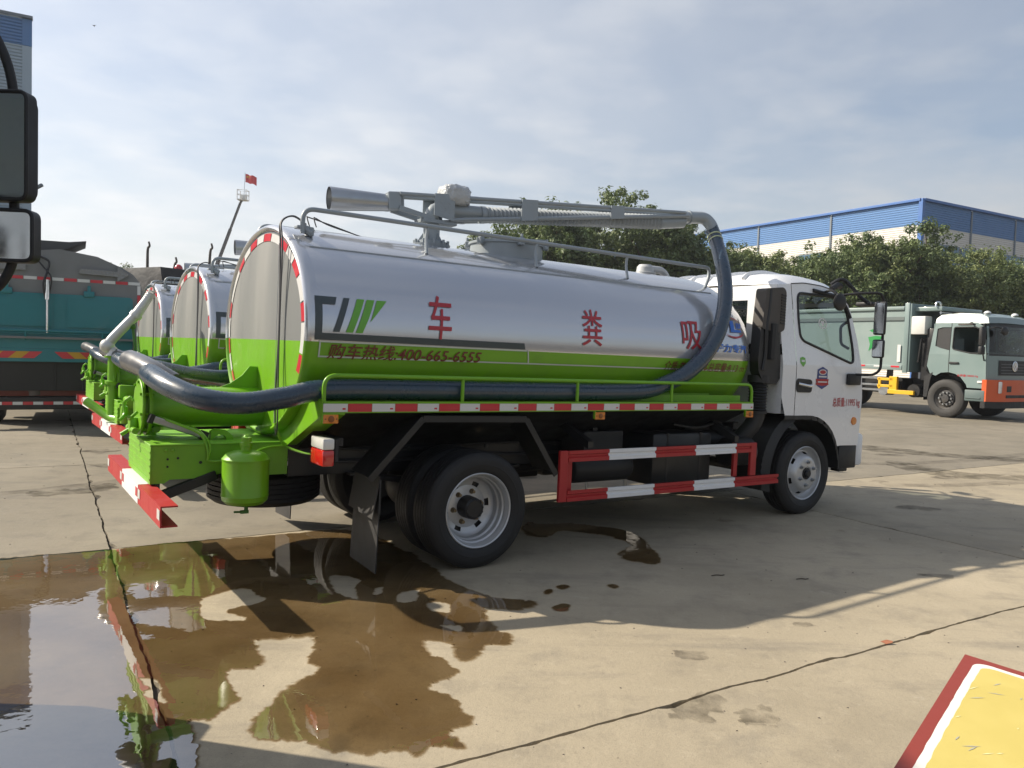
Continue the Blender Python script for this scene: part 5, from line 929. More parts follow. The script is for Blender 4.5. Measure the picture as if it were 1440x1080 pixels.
for (y0, y1, z0, z1, mt) in [(0.05 + 0.19 * k, 0.05 + 0.19 * (k + 1) - 0.01, 2.42, 2.47, whtape if k % 2 == 0 else redtape) for k in range(13)] + [(0.04, 0.09, 2.42 - 0.16 * (k + 1), 2.42 - 0.16 * k - 0.01, redtape if k % 2 else whtape) for k in range(7)]:
    m = MB(); m.box((-0.004, (y0 + y1) / 2, (z0 + z1) / 2), (0.004, y1 - y0, z1 - z0)); m.build('reflective_tape', mt, body_, 0)
for (yc, n_) in ((2.05, 5), (0.75, 5)):
    for k in range(n_):
        y = yc - 0.45 + 0.9 * k / n_; d = 0.13 if yc > 1.2 else -0.13
        m = MB(); m.prism([(-0.056, y, 1.14), (-0.056, y + 0.18, 1.14), (-0.056, y + 0.18 - d * 0.9, 1.25), (-0.056, y - d * 0.9, 1.25)], (0.004, 0, 0)); m.build('chevron_board', hazy if k % 2 else redtape, sw, 0)
m = MB(); m.tube([(-0.12, 0.30, 1.585), (-0.12, 2.4, 1.585)], 0.02, 8); m.tube([(-0.12, 0.30, 1.545), (-0.12, 2.4, 1.545)], 0.008, 6)
for y in (0.62, 1.72): m.tube([(-0.12, y, 1.585), (-0.12, y, 1.50), (-0.04, y, 1.44)], 0.018, 8)
m.build('tail_rail', teal, sw, 40)
m = MB(); m.box((-0.10, 1.25, 1.475), (0.05, 2.44, 0.035)); m.build('door_sill', swgrey, sw, 20)
for y in (1.42,):
    m = MB(); m.tube([(-0.12, y, 1.56), (-0.12, y, 2.12)], 0.018, 10); m.tube([(-0.12, y, 2.10), (-0.12, y, 2.42)], 0.036, 12); m.build('door_ram', chrome, sw, 40)
    m = MB(); m.tube(catmull([(-0.10, y + 0.02, 2.10), (-0.16, y + 0.05, 2.35), (-0.10, y, 2.55), (-0.08, y - 0.02, 2.72), (-0.04, y + 0.12, 2.80)], 6), 0.018, 8); m.tube(catmull([(-0.10, y - 0.03, 2.2), (-0.15, y - 0.06, 2.45), (-0.09, y + 0.05, 2.62), (-0.04, y + 0.16, 2.76)], 6), 0.012, 8); m.build('hydraulic_hose', cable, sw, 40)
for y in (0.82, 1.98):
    m = MB(); m.box((-0.05, y, 2.22), (0.06, 0.16, 0.10), ch=0.012); m.box((-0.06, y, 2.31), (0.04, 0.05, 0.10)); m.build('door_hinge', teal, sw, 25)
# arrow lamp board wrapped in film
m = MB(); ar = [(0.22, 2.585), (0.40, 2.72), (0.40, 2.63), (0.95, 2.64), (0.97, 2.56), (0.40, 2.54), (0.40, 2.46)]
m.prism([(-0.012, y, z) for y, z in ar], (-0.05, 0, 0)); m.build('arrow_board', paint('grey_film', (0.20, 0.205, 0.21), 0.3, coat=0.4, dirt=0.4, dscale=20, bump=0.8, bscale=30, bdist=0.02), sw, 20)
m = MB(); m.prism([(-0.012, y, z) for y, z in [(1.72, 2.66), (2.40, 2.66), (2.40, 2.55), (1.72, 2.56)]], (-0.05, 0, 0)); m.build('arrow_board', paint('grey_film', (0.20, 0.205, 0.21), 0.3, coat=0.4, dirt=0.4, dscale=20, bump=0.8, bscale=30, bdist=0.02), sw, 20)
m = MB(); m.box((-0.012, 2.28, 2.06), (0.004, 0.22, 0.10)); m.build('notice_plate', whtape, sw)
m = MB(); m.prism([(0.5, 1.35, 2.90), (0.5, 2.5, 2.90), (0.5, 2.62, 3.10), (0.5, 1.12, 3.12), (0.5, 0.86, 3.16)], (1.3, 0, 0)); m.build('roof_hood', paint('dark_hood', (0.05, 0.052, 0.056), 0.5), sw, 20)
m = MB(); m.box((0.0, 1.25, 0.40), (0.12, 2.5, 0.20), ch=0.012); bmp = m.build('rear_bumper', black, sw, 20)
for k in range(17):
    m = MB(); m.box((-0.062, 0.05 + 0.142 * (k + 0.5), 0.405), (0.004, 0.138, 0.05)); m.build('reflective_tape', redtape if k % 2 else whtape, bmp, 0)
m = MB(); m.box((0.25, 1.25, 0.58), (0.20, 2.4, 0.14), ch=0.01); m.build('suction_beam', rust, sw, 20)
m = MB(); m.tube(catmull([(0.30, 1.95, 1.10), (0.25, 1.92, 0.95), (0.25, 1.75, 0.80), (0.25, 1.62, 0.62), (0.25, 1.60, 0.52)], 8), 0.13, 16); m.build('suction_duct', paint('dusty_duct', (0.16, 0.12, 0.10), 0.6), sw, 40)
for k, y in enumerate((0.9, 1.3, 2.3)):
    m = MB(); m.tube([(0.1, y, 1.08), (0.1, y, 0.60)], 0.018, 8); m.build('hanger_rod', black, sw)
m = MB(); m.box((1.8, 1.25, 0.85), (3.4, 2.1, 0.50)); m.box((2.2, 1.25, 0.45), (0.3, 2.2, 0.2)); m.build('chassis', black, sw)
m = MB(); m.box((-0.06, 2.30, 1.19), (0.03, 0.22, 0.13), ch=0.01); m.build('tail_lamp', redlens, sw, 25)
m = MB(); m.box((-0.06, 0.10, 1.19), (0.03, 0.16, 0.10), ch=0.01); m.build('tail_lamp', redlens, sw, 25)
for y in (0.25, 2.25):
    for x in (1.3, 5.2):
        m = MB(); m.lathe([(0.0, -0.10), (0.25, -0.11), (0.28, -0.15), (0.42, -0.17), (0.48, -0.13), (0.50, -0.08), (0.50, 0.08), (0.48, 0.13), (0.42, 0.17), (0.28, 0.15), (0.25, 0.11), (0.0, 0.10)], (x, y, 0.50), (0, 1, 0), 32); m.build('wheel', rubber, sw, 30)
m = MB(); m.prism([(4.8, 0.10, 0.8), (4.8, 0.10, 2.55), (6.3, 0.10, 2.55), (6.75, 0.10, 1.6), (6.8, 0.10, 0.6), (5.9, 0.10, 0.6), (5.6, 0.10, 1.0)], (0, 2.3, 0)); m.build('cab', teal, sw, 25)

# ================================================================== GARBAGE TRUCK
pale = paint('pale_teal_paint', (0.19, 0.255, 0.25), 0.32, 0, 0.4, dirt=0.12, dcol=(0.25, 0.30, 0.28), dscale=2)
palew = paint('pale_body_paint', (0.235, 0.30, 0.29), 0.4, 0, 0.2, dirt=0.18, dcol=(0.30, 0.34, 0.32), dscale=2)
orange = paint('orange_bumper_paint', (0.62, 0.10, 0.025), 0.35, 0, 0.4, dirt=0.1)
yellow = paint('yellow_frame_paint', (0.72, 0.42, 0.015), 0.4, 0, 0.2, dirt=0.15)
ga = math.radians(149); gf = Vector((math.sin(ga), math.cos(ga), 0)); glf = Vector((-math.cos(ga), math.sin(ga), 0))
gt = empty('garbage_truck', Vector((12.0, 21.55, 0)), Matrix((gf, glf, Vector((0, 0, 1)))).transposed(), label='pale teal garbage compactor truck with orange front bumper parked before the trees', cat='truck')
GW = 2.36
def gw(z): return 0.0 if z < 1.75 else (z - 1.75) * 0.07            # side leans in above the belt
GD = [(0.06, 2.62), (0.75, 2.62), (0.93, 2.50), (1.04, 1.74), (1.06, 1.12), (1.05, 0.86), (0.58, 0.86), (0.55, 0.95), (0.40, 1.13), (0.25, 1.22), (0.06, 1.26)]
GWn = [(0.13, 2.50), (0.72, 2.50), (0.84, 2.42), (0.93, 1.78), (0.60, 1.80), (0.13, 1.90)]
roofp = [(-0.42, 2.55), (-0.40, 2.74), (-0.30, 2.85), (0.2, 2.89), (0.75, 2.86), (0.98, 2.76), (1.04, 2.60)]
for s in (0, 1):
    fn = lambda x, z: Vector((x, gw(z) if s == 0 else GW - gw(z), z))
    decal('side_panel', shape_mesh([[(-0.42, 2.62), (-0.20, 2.62), (-0.20, 2.50), (-0.34, 2.46), (-0.36, 1.98), (-0.20, 1.92), (0.05, 1.86), (0.05, 1.26), (-0.15, 1.24), (-0.30, 1.15), (-0.46, 1.20), (-0.56, 1.42)], [(-0.20, 2.62), (0.05, 2.62), (0.05, 2.50), (-0.20, 2.50)]]), fn, pale, gt, 0.3)
    decal('louvre_panel', shape_mesh([[(-0.34, 2.46), (-0.20, 2.50), (0.05, 2.50), (0.05, 1.86), (-0.20, 1.92), (-0.36, 1.98)]]), lambda x, z: Vector((x, (gw(z) + 0.02) if s == 0 else GW - gw(z) - 0.02, z)), blackpl, gt, 0.3)
    t = tessellate_polygon([[Vector((p[0], p[1], 0)) for p in GD], [Vector((p[0], p[1], 0)) for p in GWn]])
    gdoor = decal('door', (GD + GWn, [tuple(q) for q in t]), fn, pale, gt, 0.3)
    decal('window_pane', shape_mesh([GWn]), lambda x, z: Vector((x, (gw(z) + 0.01) if s == 0 else GW - gw(z) - 0.01, z)), winglass, gdoor, 0)
    m = MB(); m.tube([(p[0], gw(p[1]) - 0.004 if s == 0 else GW - gw(p[1]) + 0.004, p[1]) for p in [(v.x, v.z) for v in rounded([Vector((q[0], 0, q[1])) for q in GWn], 0.06, 4, True)]], 0.018, 6, closed=True); m.build('window_seal', blackpl, gdoor, 50)
    m = MB(); m.tube([(0.053, gw(2.6) - 0.002 if s == 0 else GW - gw(2.6) + 0.002, 2.62), (0.053, -0.002 if s == 0 else GW + 0.002, 1.75), (0.053, -0.002 if s == 0 else GW + 0.002, 1.28)], 0.007, 6); m.build('door_seam', black, gdoor)
    yy = -0.02 if s == 0 else GW + 0.02
    m = MB(); m.box((0.20, yy, 1.52), (0.26, 0.03, 0.055), ch=0.01); m.build('door_handle', blackpl, gdoor, 30)
    m = MB(); m.box((0.92, yy, 1.03), (0.13, 0.02, 0.06), ch=0.01); m.build('turn_signal', clearlens, gdoor, 30)
    m = MB(); m.box((0.80, yy + (0.06 if s == 0 else -0.06), 0.66), (0.52, 0.14, 0.30), ch=0.02); m.box((0.76, yy, 0.60), (0.40, 0.06, 0.03)); m.build('step', paint('dark_teal_step', (0.10, 0.14, 0.14), 0.5), gt, 25)
    # mirrors
    sg = -1 if s == 0 else 1; my = (-0.22 if s == 0 else GW + 0.22)
    m = MB(); m.box((1.03, my, 2.25), (0.10, 0.20, 0.50), ch=0.03); mr = m.build('mirror_housing', blackpl, gdoor, 40)
    m = MB(); m.box((1.03, my, 1.87), (0.10, 0.20, 0.22), ch=0.03); m.build('mirror_housing', blackpl, gdoor, 40)
    m = MB(); m.tube(rounded([(1.0, my * 0.3 if s == 0 else GW + 0.06, 2.58), (1.06, my, 2.55), (1.07, my, 1.78), (0.98, 0.02 if s == 0 else GW - 0.02, 1.60)], 0.05), 0.018, 8); m.build('mirror_arm', blackpl, gdoor, 40)
m = MB(); m.box((0.58, -0.16, 2.56), (0.40, 0.16, 0.05), ch=0.02); m.tube([(0.6, -0.05, 2.6), (0.6, 0.05, 2.62)], 0.02, 6); m.build('kerb_mirror', brownpl, gt, 30)
m = MB(); n = 12
for i, (x, z) in enumerate(roofp):
    for k in range(n + 1): t = -1 + 2 * k / n; hw = GW / 2 - gw(min(z, 2.7)) - (0.0 if z < 2.7 else (z - 2.7) * 0.6); m.v.append((x, GW / 2 + hw * t, z + 0.03 * (1 - t * t)))
for i in range(len(roofp) - 1):
    for k in range(n): m.f.append((i * (n + 1) + k, i * (n + 1) + k + 1, (i + 1) * (n + 1) + k + 1, (i + 1) * (n + 1) + k)); m.m.append(0)
for s in (0, 1): m.add([(x, (gw(min(z, 2.7)) + (0 if z < 2.7 else (z - 2.7) * 0.6)) if s == 0 else GW - gw(min(z, 2.7)) - (0 if z < 2.7 else (z - 2.7) * 0.6), z) for x, z in roofp], [tuple(range(len(roofp)))])
m.box((-0.43, GW / 2, 1.95), (0.02, GW - 0.1, 1.3)); m.build('cab_roof', pale, gt, 40)
# front: windscreen, grille panel, bumper
def fx(x, t): return x + 0.10 * (1 - abs(t) ** 3)
def front(name, zr, y0, y1, mat, off=0.0, sm=40):
    m = MB(); nn = 12
    for i, (x, z) in enumerate(zr):
        for k in range(nn + 1):
            t = y0 + (y1 - y0) * k / nn; m.v.append((fx(x, t) + off, GW / 2 + (GW / 2 - gw(z)) * t, z))
    for i in range(len(zr) - 1):
        for k in range(nn): m.f.append((i * (nn + 1) + k, i * (nn + 1) + k + 1, (i + 1) * (nn + 1) + k + 1, (i + 1) * (nn + 1) + k)); m.m.append(0)
    return m.build(name, mat, gt, sm)
front('front_panel', [(1.06, 1.10), (1.06, 1.30), (1.05, 1.74)], -1, 1, pale)
front('windscreen', [(1.05, 1.78), (1.02, 2.2), (0.98, 2.56)], -0.93, 0.93, glass('dark_windscreen', (0.45, 0.52, 0.52)), 0.0)
for a, c in ((-1, -0.93), (0.93, 1)): front('pillar', [(1.05, 1.74), (1.02, 2.2), (0.97, 2.60)], a, c, pale)
front('windscreen_surround', [(0.985, 2.53), (0.975, 2.60)], -1, 1, blackpl); front('windscreen_surround', [(1.05, 1.74), (1.048, 1.80)], -1, 1, blackpl)
front('grille', [(1.06, 1.22), (1.055, 1.62)], -0.62, 0.62, blackpl, 0.012)
for k in range(4): front('grille_bar', [(1.06, 1.27 + 0.08 * k), (1.06, 1.29 + 0.08 * k)], -0.55, 0.55, paint('grille_grey', (0.10, 0.105, 0.11), 0.4), 0.022)
m = MB(); m.lathe([(0.0, 0.0), (0.13, 0.0), (0.14, 0.01), (0.14, 0.025), (0.12, 0.03), (0.115, 0.015), (0.0, 0.015)], (1.17, GW / 2, 1.47), (1, 0, 0), 28); m.box((1.195, GW / 2, 1.47), (0.02, 0.20, 0.05)); m.box((1.195, GW / 2, 1.47), (0.02, 0.05, 0.20)); m.build('emblem', chrome, gt, 30)
bf = MB(); z0, z1 = 0.52, 1.10
bp_ = [(0.98, -0.02), (1.10, -0.02), (1.24, 0.22), (1.30, 0.60), (1.31, GW / 2), (1.30, GW - 0.60), (1.24, GW - 0.22), (1.10, GW + 0.02), (0.98, GW + 0.02)]
bf.prism([(x, y, z0) for x, y in bp_], (0, 0, z1 - z0)); bf = bf.build('front_bumper', orange, gt, 35)
m = MB(); m.prism([(x - 0.02, y, 0.34) for x, y in bp_], (0, 0, 0.178)); m.build('bumper_skirt', blackpl, bf, 30)
for y in (0.36, GW - 0.36):
    m = MB(); m.box((1.262, y, 0.90), (0.06, 0.22, 0.32), Matrix.Rotation(0.22 if y < 1 else -0.22, 3, 'Z'), 0.03); m.build('headlamp', clearlens, bf, 30)
for y in (0.72, GW - 0.72):
    m = MB(); m.box((1.30, y, 0.86), (0.02, 0.22, 0.16), ch=0.006); m.build('bumper_grille', black, bf)
m = MB(); m.box((1.305, GW / 2, 0.66), (0.02, 1.2, 0.08), ch=0.006); m.build('bumper_slot', black, bf)
for k in range(2):
    m = MB(); m.tube(catmull([(1.12, 0.62 + 0.8 * k, 1.76), (1.13, 0.75 + 0.8 * k, 1.80), (1.12, 1.10 + 0.8 * k, 1.95)], 4), 0.012, 6); m.build('wiper', blackpl, gt)
m = MB(); m.tube(catmull([(1.02, 0.10, 2.45), (1.18, 0.16, 2.50), (1.28, 0.28, 2.46)], 5), 0.018, 6); m.sphere((1.30, 0.34, 2.40), (0.05, 0.17, 0.12), 16, 10); m.build('front_mirror', blackpl, gt, 40)
for y in (0.55, GW - 0.4):
    m = MB(); m.sphere((0.72, y, 2.89), (0.09, 0.10, 0.07), 14, 8, 0.0); m.build('roof_lamp', clearlens, gt, 40)
m = MB(); m.box((0.75, GW / 2, 1.72), (0.5, GW - 0.2, 0.20), ch=0.04); m.build('dashboard', seatm, gt, 30)
for y in (0.55, 1.8):
    m = MB(); m.box((-0.05, y, 1.85), (0.16, 0.5, 0.75), ch=0.06); m.build('seat', paint('pale_seat_cover', (0.40, 0.42, 0.42), 0.7), gt, 40)
m = MB(); m.tube(rounded([(-0.46, 0.35, 2.88), (-0.46, 0.35, 3.22), (-0.46, 0.12, 3.22), (-0.46, 0.10, 3.08)], 0.12), 0.025, 8); m.tube([(-0.46, 0.30, 2.93), (-0.46, 0.9, 2.93)], 0.02, 6); m.build('roof_pipe', chrome, gt, 40)
decal('lettering', fit(text_mesh('总质量:18000 kg', 0.01), 0.30, 0.86, 1.145, 1.215), lambda x, z: Vector((x, -0.004, z)), redtext, gt, 0)
# body
m = MB(); m.prism([(-1.25, 0.02, 1.27), (-1.25, 0.02, 3.05), (-1.32, 0.02, 3.12), (-6.4, 0.02, 3.12), (-6.9, 0.02, 2.4), (-6.9, 0.02, 1.27)], (0, GW - 0.04, 0)); gb = m.build('compactor_body', palew, gt, 25)
m = MB(); m.box((-1.17, GW / 2, 2.20), (0.16, GW, 1.98), ch=0.02); m.build('front_frame', paint('frame_teal', (0.14, 0.20, 0.20), 0.4), gb, 25)
m = MB(); m.box((-1.22, 0.0, 2.20), (0.14, 0.05, 2.02), ch=0.01); m.build('corner_post', pale, gb, 25)
m = MB(); m.box((-3.9, -0.005, 2.76), (5.2, 0.03, 0.10)); m.build('upper_groove', paint('groove_grey', (0.12, 0.15, 0.15), 0.5), gb)
m = MB(); m.box((-3.9, -0.01, 3.06), (5.2, 0.06, 0.10), ch=0.02); m.build('upper_rail', palew, gb, 25)
m = MB(); m.box((-3.9, -0.012, 1.33), (5.2, 0.05, 0.14), ch=0.01); m.build('lower_rail', palew, gb, 25)
for k in range(9):
    m = MB(); m.box((-1.5 - 0.55 * k, -0.040, 1.36), (0.26, 0.005, 0.05)); m.build('reflective_tape', redtape if k % 2 == 0 else whtape, gb, 0)
m = MB(); m.box((-1.42, -0.012, 1.75), (0.10, 0.006, 0.50)); m.build('notice_strip', whtape, gb)
lf1 = [(-2.42, 2.42), (-2.30, 2.36), (-2.08, 2.40), (-2.00, 2.52), (-2.16, 2.50), (-2.30, 2.46)]; lf2 = [(-2.45, 2.22), (-2.20, 2.26), (-1.98, 2.24), (-2.10, 2.10), (-2.35, 1.86), (-2.42, 1.80), (-2.38, 2.0)]
decal('leaf_emblem', shape_mesh([lf1, lf2]), lambda x, z: Vector((x, 0.012, z)), paint('emblem_green', (0.02, 0.26, 0.06), 0.4), gb, 0)
m = MB(); m.box((-0.88, 0.16, 2.56), (0.42, 0.35, 0.52), ch=0.03); m.build('oil_tank', paint('pale_tank', (0.62, 0.63, 0.60), 0.35, dirt=0.1), gt, 25)
m = MB(); m.box((-0.75, GW / 2, 3.03), (0.9, GW - 0.3, 0.12), ch=0.02); m.build('hood_plate', pale, gt, 25)
m = MB(); m.box((-0.72, 1.2, 1.6), (0.35, 1.9, 1.2)); m.box((-0.55, 0.22, 2.1), (0.20, 0.26, 0.75), ch=0.03); m.tube([(-0.62, 0.2, 1.75), (-0.66, 0.2, 1.3)], 0.10, 12); m.tube([(-0.85, 0.15, 2.2), (-0.92, 0.15, 1.5)], 0.03, 8); m.build('engine_intake', black, gt, 30)
m = MB(); m.box((-3.0, 0.75, 0.85), (7.6, 0.10, 0.30)); m.box((-3.0, GW - 0.75, 0.85), (7.6, 0.10, 0.30)); m.box((-2.0, 0.55, 0.80), (1.2, 0.7, 0.45)); m.build('chassis', black, gt, 0)
gy = empty('guard'); gy.parent = gt; gy.name = 'side_guard'
for (c_, s_) in (((-1.55, 0.02, 0.84), (0.24, 0.10, 0.46)), ((-1.80, 0.0, 0.98), (0.50, 0.06, 0.08)), ((-1.80, 0.0, 0.78), (0.50, 0.06, 0.08)), ((-1.98, 0.0, 0.86), (0.08, 0.06, 0.34)), ((-1.30, 0.0, 0.62), (0.80, 0.08, 0.12))):
    m = MB(); m.box(c_, s_, ch=0.01); m.build('guard_bar', yellow, gy, 20)
for z in (1.0, 0.8, 0.65):
    m = MB(); m.box((-2.6, 0.0, z), (1.2, 0.04, 0.06), ch=0.006); m.build('guard_bar', steel, gy, 20)
m = MB(); m.cyl((-1.85, -0.02, 0.66), (-1.85, 0.4, 0.66), 0.16, n=20); m.build('air_reservoir', steel, gt, 30)
m = MB(); m.cyl((-0.95, 0.05, 0.68), (-0.95, 0.45, 0.68), 0.19, n=20); m.build('air_reservoir', black, gt, 30)
m = MB()
for a in range(20, 181, 8):
    a0, a1 = math.radians(a), math.radians(a + 8); m.add([(0.62 * math.cos(a0), 0.0, 0.54 + 0.66 * math.sin(a0)), (0.62 * math.cos(a1), 0.0, 0.54 + 0.66 * math.sin(a1)), (0.62 * math.cos(a1), 0.5, 0.54 + 0.66 * math.sin(a1)), (0.62 * math.cos(a0), 0.5, 0.54 + 0.66 * math.sin(a0))], [(0, 1, 2, 3)])
m.build('wheel_arch', blackpl, gt, 40)
m = MB(); m.prism([(-0.62, -0.01, 0.54), (-0.62, -0.01, 1.12), (-0.38, -0.01, 1.24), (-0.44, -0.01, 1.05), (-0.52, -0.01, 0.54)], (0, 0.5, 0)); m.build('rear_fender', blackpl, gt, 30)
whub = paint('dark_wheel_disc', (0.03, 0.03, 0.032), 0.5, dirt=0.3)
for x in (0.0, -4.3, -5.6):
    for s in (0, 1):
        y = 0.0 if s == 0 else GW; d = 1 if s == 0 else -1
        w = bpy.data.objects.new('wheel', None); COL.objects.link(w); w.parent = gt; w.location = (x, y, 0.53)
        m = MB(); m.lathe([(0.30, 0.03), (0.32, 0.0), (0.38, -0.02), (0.46, -0.015), (0.51, 0.01), (0.53, 0.05), (0.53, 0.22), (0.51, 0.26), (0.40, 0.29), (0.30, 0.27)], (0, 0, 0), (0, d, 0), 40); m.build('tyre', paint('dusty_tyre', (0.035, 0.034, 0.033), 0.7, dirt=0.5, dcol=(0.07, 0.066, 0.06), dscale=6), w, 30)
        m = MB(); m.lathe([(0.30, 0.03), (0.285, 0.04), (0.24, 0.09), (0.22, 0.06), (0.12, 0.05), (0.10, 0.0), (0.0, -0.01)], (0, 0, 0), (0, d, 0), 32); m.build('rim', whub, w, 30)
        m = MB()
        for k in range(10): a = k * math.pi / 5; m.cyl((0.17 * math.cos(a), d * 0.055, 0.17 * math.sin(a)), (0.17 * math.cos(a), d * -0.005, 0.17 * math.sin(a)), 0.024, n=8)
        m.build('wheel_nuts', steel, w, 30)

# ================================================================== BUILDINGS
cladw = paint('white_cladding', (0.66, 0.64, 0.60), 0.5, 0.05, dirt=0.12, dcol=(0.5, 0.48, 0.44), dscale=0.5)
cladb = paint('blue_cladding', (0.085, 0.20, 0.42), 0.45, 0.05, dirt=0.15, dcol=(0.14, 0.24, 0.40), dscale=0.5)
cladg = paint('grey_cladding', (0.33, 0.41, 0.48), 0.45, 0.1, dirt=0.12, dcol=(0.2, 0.24, 0.28), dscale=0.5)
trimb = paint('blue_trim', (0.05, 0.15, 0.42), 0.4, dirt=0.1)
trimg = paint('grey_trim', (0.16, 0.19, 0.22), 0.4, dirt=0.1)
winb = paint('blue_window_glass', (0.05, 0.13, 0.20), 0.05, 0.3, 0.6, dirt=0.05)
E2 = Vector((0.866, 0.50, 0)); E1 = Vector((-0.50, 0.866, 0)); UP = Vector((0, 0, 1))
def ribbed(name, mat, parent, p0, d, nrm, length, z0, z1, pitch, depth, x0=0.0):
    """horizontally corrugated sheet from p0 along d, bulging along nrm"""
    m = MB(); k = int(round((z1 - z0) / pitch)); pz = (z1 - z0) / k; prof = []
    for i in range(k): prof += [(z0 + pz * i, 0.0), (z0 + pz * (i + 0.35), 0.0), (z0 + pz * (i + 0.5), depth), (z0 + pz * (i + 0.85), depth)]
    prof.append((z1, 0.0)); a = p0 + d * x0; b_ = p0 + d * (x0 + length)
    for q in (a, b_): m.v += [tuple(q + nrm * o + UP * z) for z, o in prof]
    n = len(prof); m.f = [(i, i + 1, n + i + 1, n + i) for i in range(n - 1)]; m.m = [0] * len(m.f)
    return m.build(name, mat, parent, 0)
def hall(label, corner, top, band, white, bays_l, bays_r, pitch, corner_mat):
    """corner: ground point; left face runs along E1, right face along E2"""
    h = empty('factory_hall', corner, label=label, cat='building'); o = Vector((0, 0, 0))
    for d, nrm, bays, bl in ((E1, -E2, bays_l, 8.0), (E2, -E1, bays_r, 6.5)):
        for k in range(bays):
            ribbed('wall_panel', white, h, o + d * 0.12, d, nrm, bl - 0.10, 0.0, top - band, pitch, 0.03, k * bl)
            ribbed('band_panel', cladb, h, o + d * 0.12 + nrm * 0.02, d, nrm, bl - 0.10, top - band, top - 0.18, pitch, 0.03, k * bl)
            m = MB(); p = o + d * (0.12 + (k + 1) * bl - 0.05) + nrm * 0.06; m.box(p + UP * (top / 2 - 0.1), (0.16, 0.10, top - 0.3), Matrix((d, nrm, UP)).transposed()); m.build('downpipe', trimg, h, 0)
        m = MB(); m.box(o + d * (bays * bl / 2) + nrm * 0.10 + UP * (top - 0.08), (bays * bl, 0.34, 0.20), Matrix((d, nrm, UP)).transposed(), 0.02); m.build('eaves_trim', trimb, h, 0)
    m = MB(); m.box(-(E1 + E2) * 0.03 + UP * (top / 2), (0.34, 0.34, top), Matrix((E1, E2, UP)).transposed(), 0.02); m.build('corner_trim', corner_mat, h, 0)
    L1, L2 = bays_l * 8.0, bays_r * 6.5
    m = MB(); m.prism([o + UP * (top - 0.3), E1 * L1 + UP * (top - 0.3), E1 * L1 + E2 * L2 + UP * (top - 0.3), E2 * L2 + UP * (top - 0.3)], (0, 0, 0.05)); m.build('roof', trimg, h, 0)
    m = MB(); m.prism([E1 * L1 - E1 * 0.3 + E2 * 0.1, E1 * L1 + E2 * 0.1, E1 * L1 + E2 * L2, E1 * L1 - E1 * 0.3 + E2 * L2], (0, 0, top - 0.3)); m.prism([E2 * L2 + E1 * 0.1, E2 * L2 + E1 * L1 * 0.98, E2 * (L2 - 0.3) + E1 * L1 * 0.98, E2 * (L2 - 0.3) + E1 * 0.1], (0, 0, top - 0.3)); m.build('back_wall', white, h, 0)
    return h, o
hr, _o = hall('white factory hall with a blue upper band behind the right-hand tree row', Vector((30.85, 60.0, 0)), 13.95, 1.45 * 1.35, cladw, 10, 6, 0.17, trimb)
for k in range(14):
    w = MB(); w.box(E1 * (5.5 + 4.6 * k) - E2 * 0.06 + UP * 9.7, (2.4, 0.10, 1.9), Matrix((E1, E2, UP)).transposed()); w = w.build('window', trimg, hr, 0)
    for q in range(3):
        m = MB(); m.box(E1 * (5.5 + 4.6 * k - 0.78 + 0.78 * q) - E2 * 0.12 + UP * 9.7, (0.70, 0.03, 1.75), Matrix((E1, E2, UP)).transposed()); m.build('pane', winb, w, 0)
for k in range(8):
    w = MB(); w.box(E2 * (3.6 + 3.0 * k) - E1 * 0.06 + UP * 9.75, (2.8, 0.10, 1.9), Matrix((E2, E1, UP)).transposed()); w = w.build('window', trimg, hr, 0)
    for q in range(3):
        m = MB(); m.box(E2 * (3.6 + 3.0 * k - 0.9 + 0.9 * q) - E1 * 0.12 + UP * 9.75, (0.82, 0.03, 1.75), Matrix((E2, E1, UP)).transposed()); m.build('pane', winb, w, 0)
# tall hall on the left: its right-hand end faces the yard
hl = empty('factory_hall', Vector((-19.15, 31.0, 0)), label='tall grey ribbed hall with a blue top band, corner behind the truck mirrors', cat='building')
for k in range(5):
    ribbed('wall_panel', cladg, hl, Vector((0, 0, 0)), -E2, -E1, 7.9, 0.0, 12.75, 0.126, 0.035, 0.35 + k * 8.0); ribbed('band_panel', cladb, hl, -E1 * 0.02, -E2, -E1, 7.9, 12.75, 13.75, 0.126, 0.035, 0.35 + k * 8.0)
m = MB(); m.box(-E2 * 0.19 + E1 * 0.03 + UP * 6.37, (0.32, 0.14, 12.74), Matrix((E2, E1, UP)).transposed()); m.build('corner_trim', cladg, hl, 0)
m = MB(); m.box(-E2 * 0.19 + E1 * 0.03 + UP * 13.26, (0.33, 0.15, 1.02), Matrix((E2, E1, UP)).transposed()); m.build('corner_trim', cladb, hl, 0)
m = MB(); m.box(-E2 * 20.1 + UP * 13.83 - E1 * 0.02, (40.2, 0.30, 0.10), Matrix((E2, E1, UP)).transposed()); m.build('eaves_trim', trimg, hl, 0)
m = MB(); m.prism([E1 * 0.15 - E2 * 0.05, -E2 * 40 + E1 * 0.15, -E2 * 40 + E1 * 18, E1 * 18 - E2 * 4], (0, 0, 13.6)); m.build('hall_body', cladg, hl, 0)
cc = MB(); cc.tube([(0, 0, 0), (0.22, -0.02, 0.02)], 0.02, 6); cc.box((0.30, -0.05, 0.10), (0.30, 0.12, 0.12), Matrix.Rotation(-0.5, 3, 'Y'), 0.02); cc = cc.build('security_camera', trimg, None, 20, label='small security camera on an arm at the corner of the grey hall', cat='camera'); cc.location = (-19.15, 31.0, 7.25)

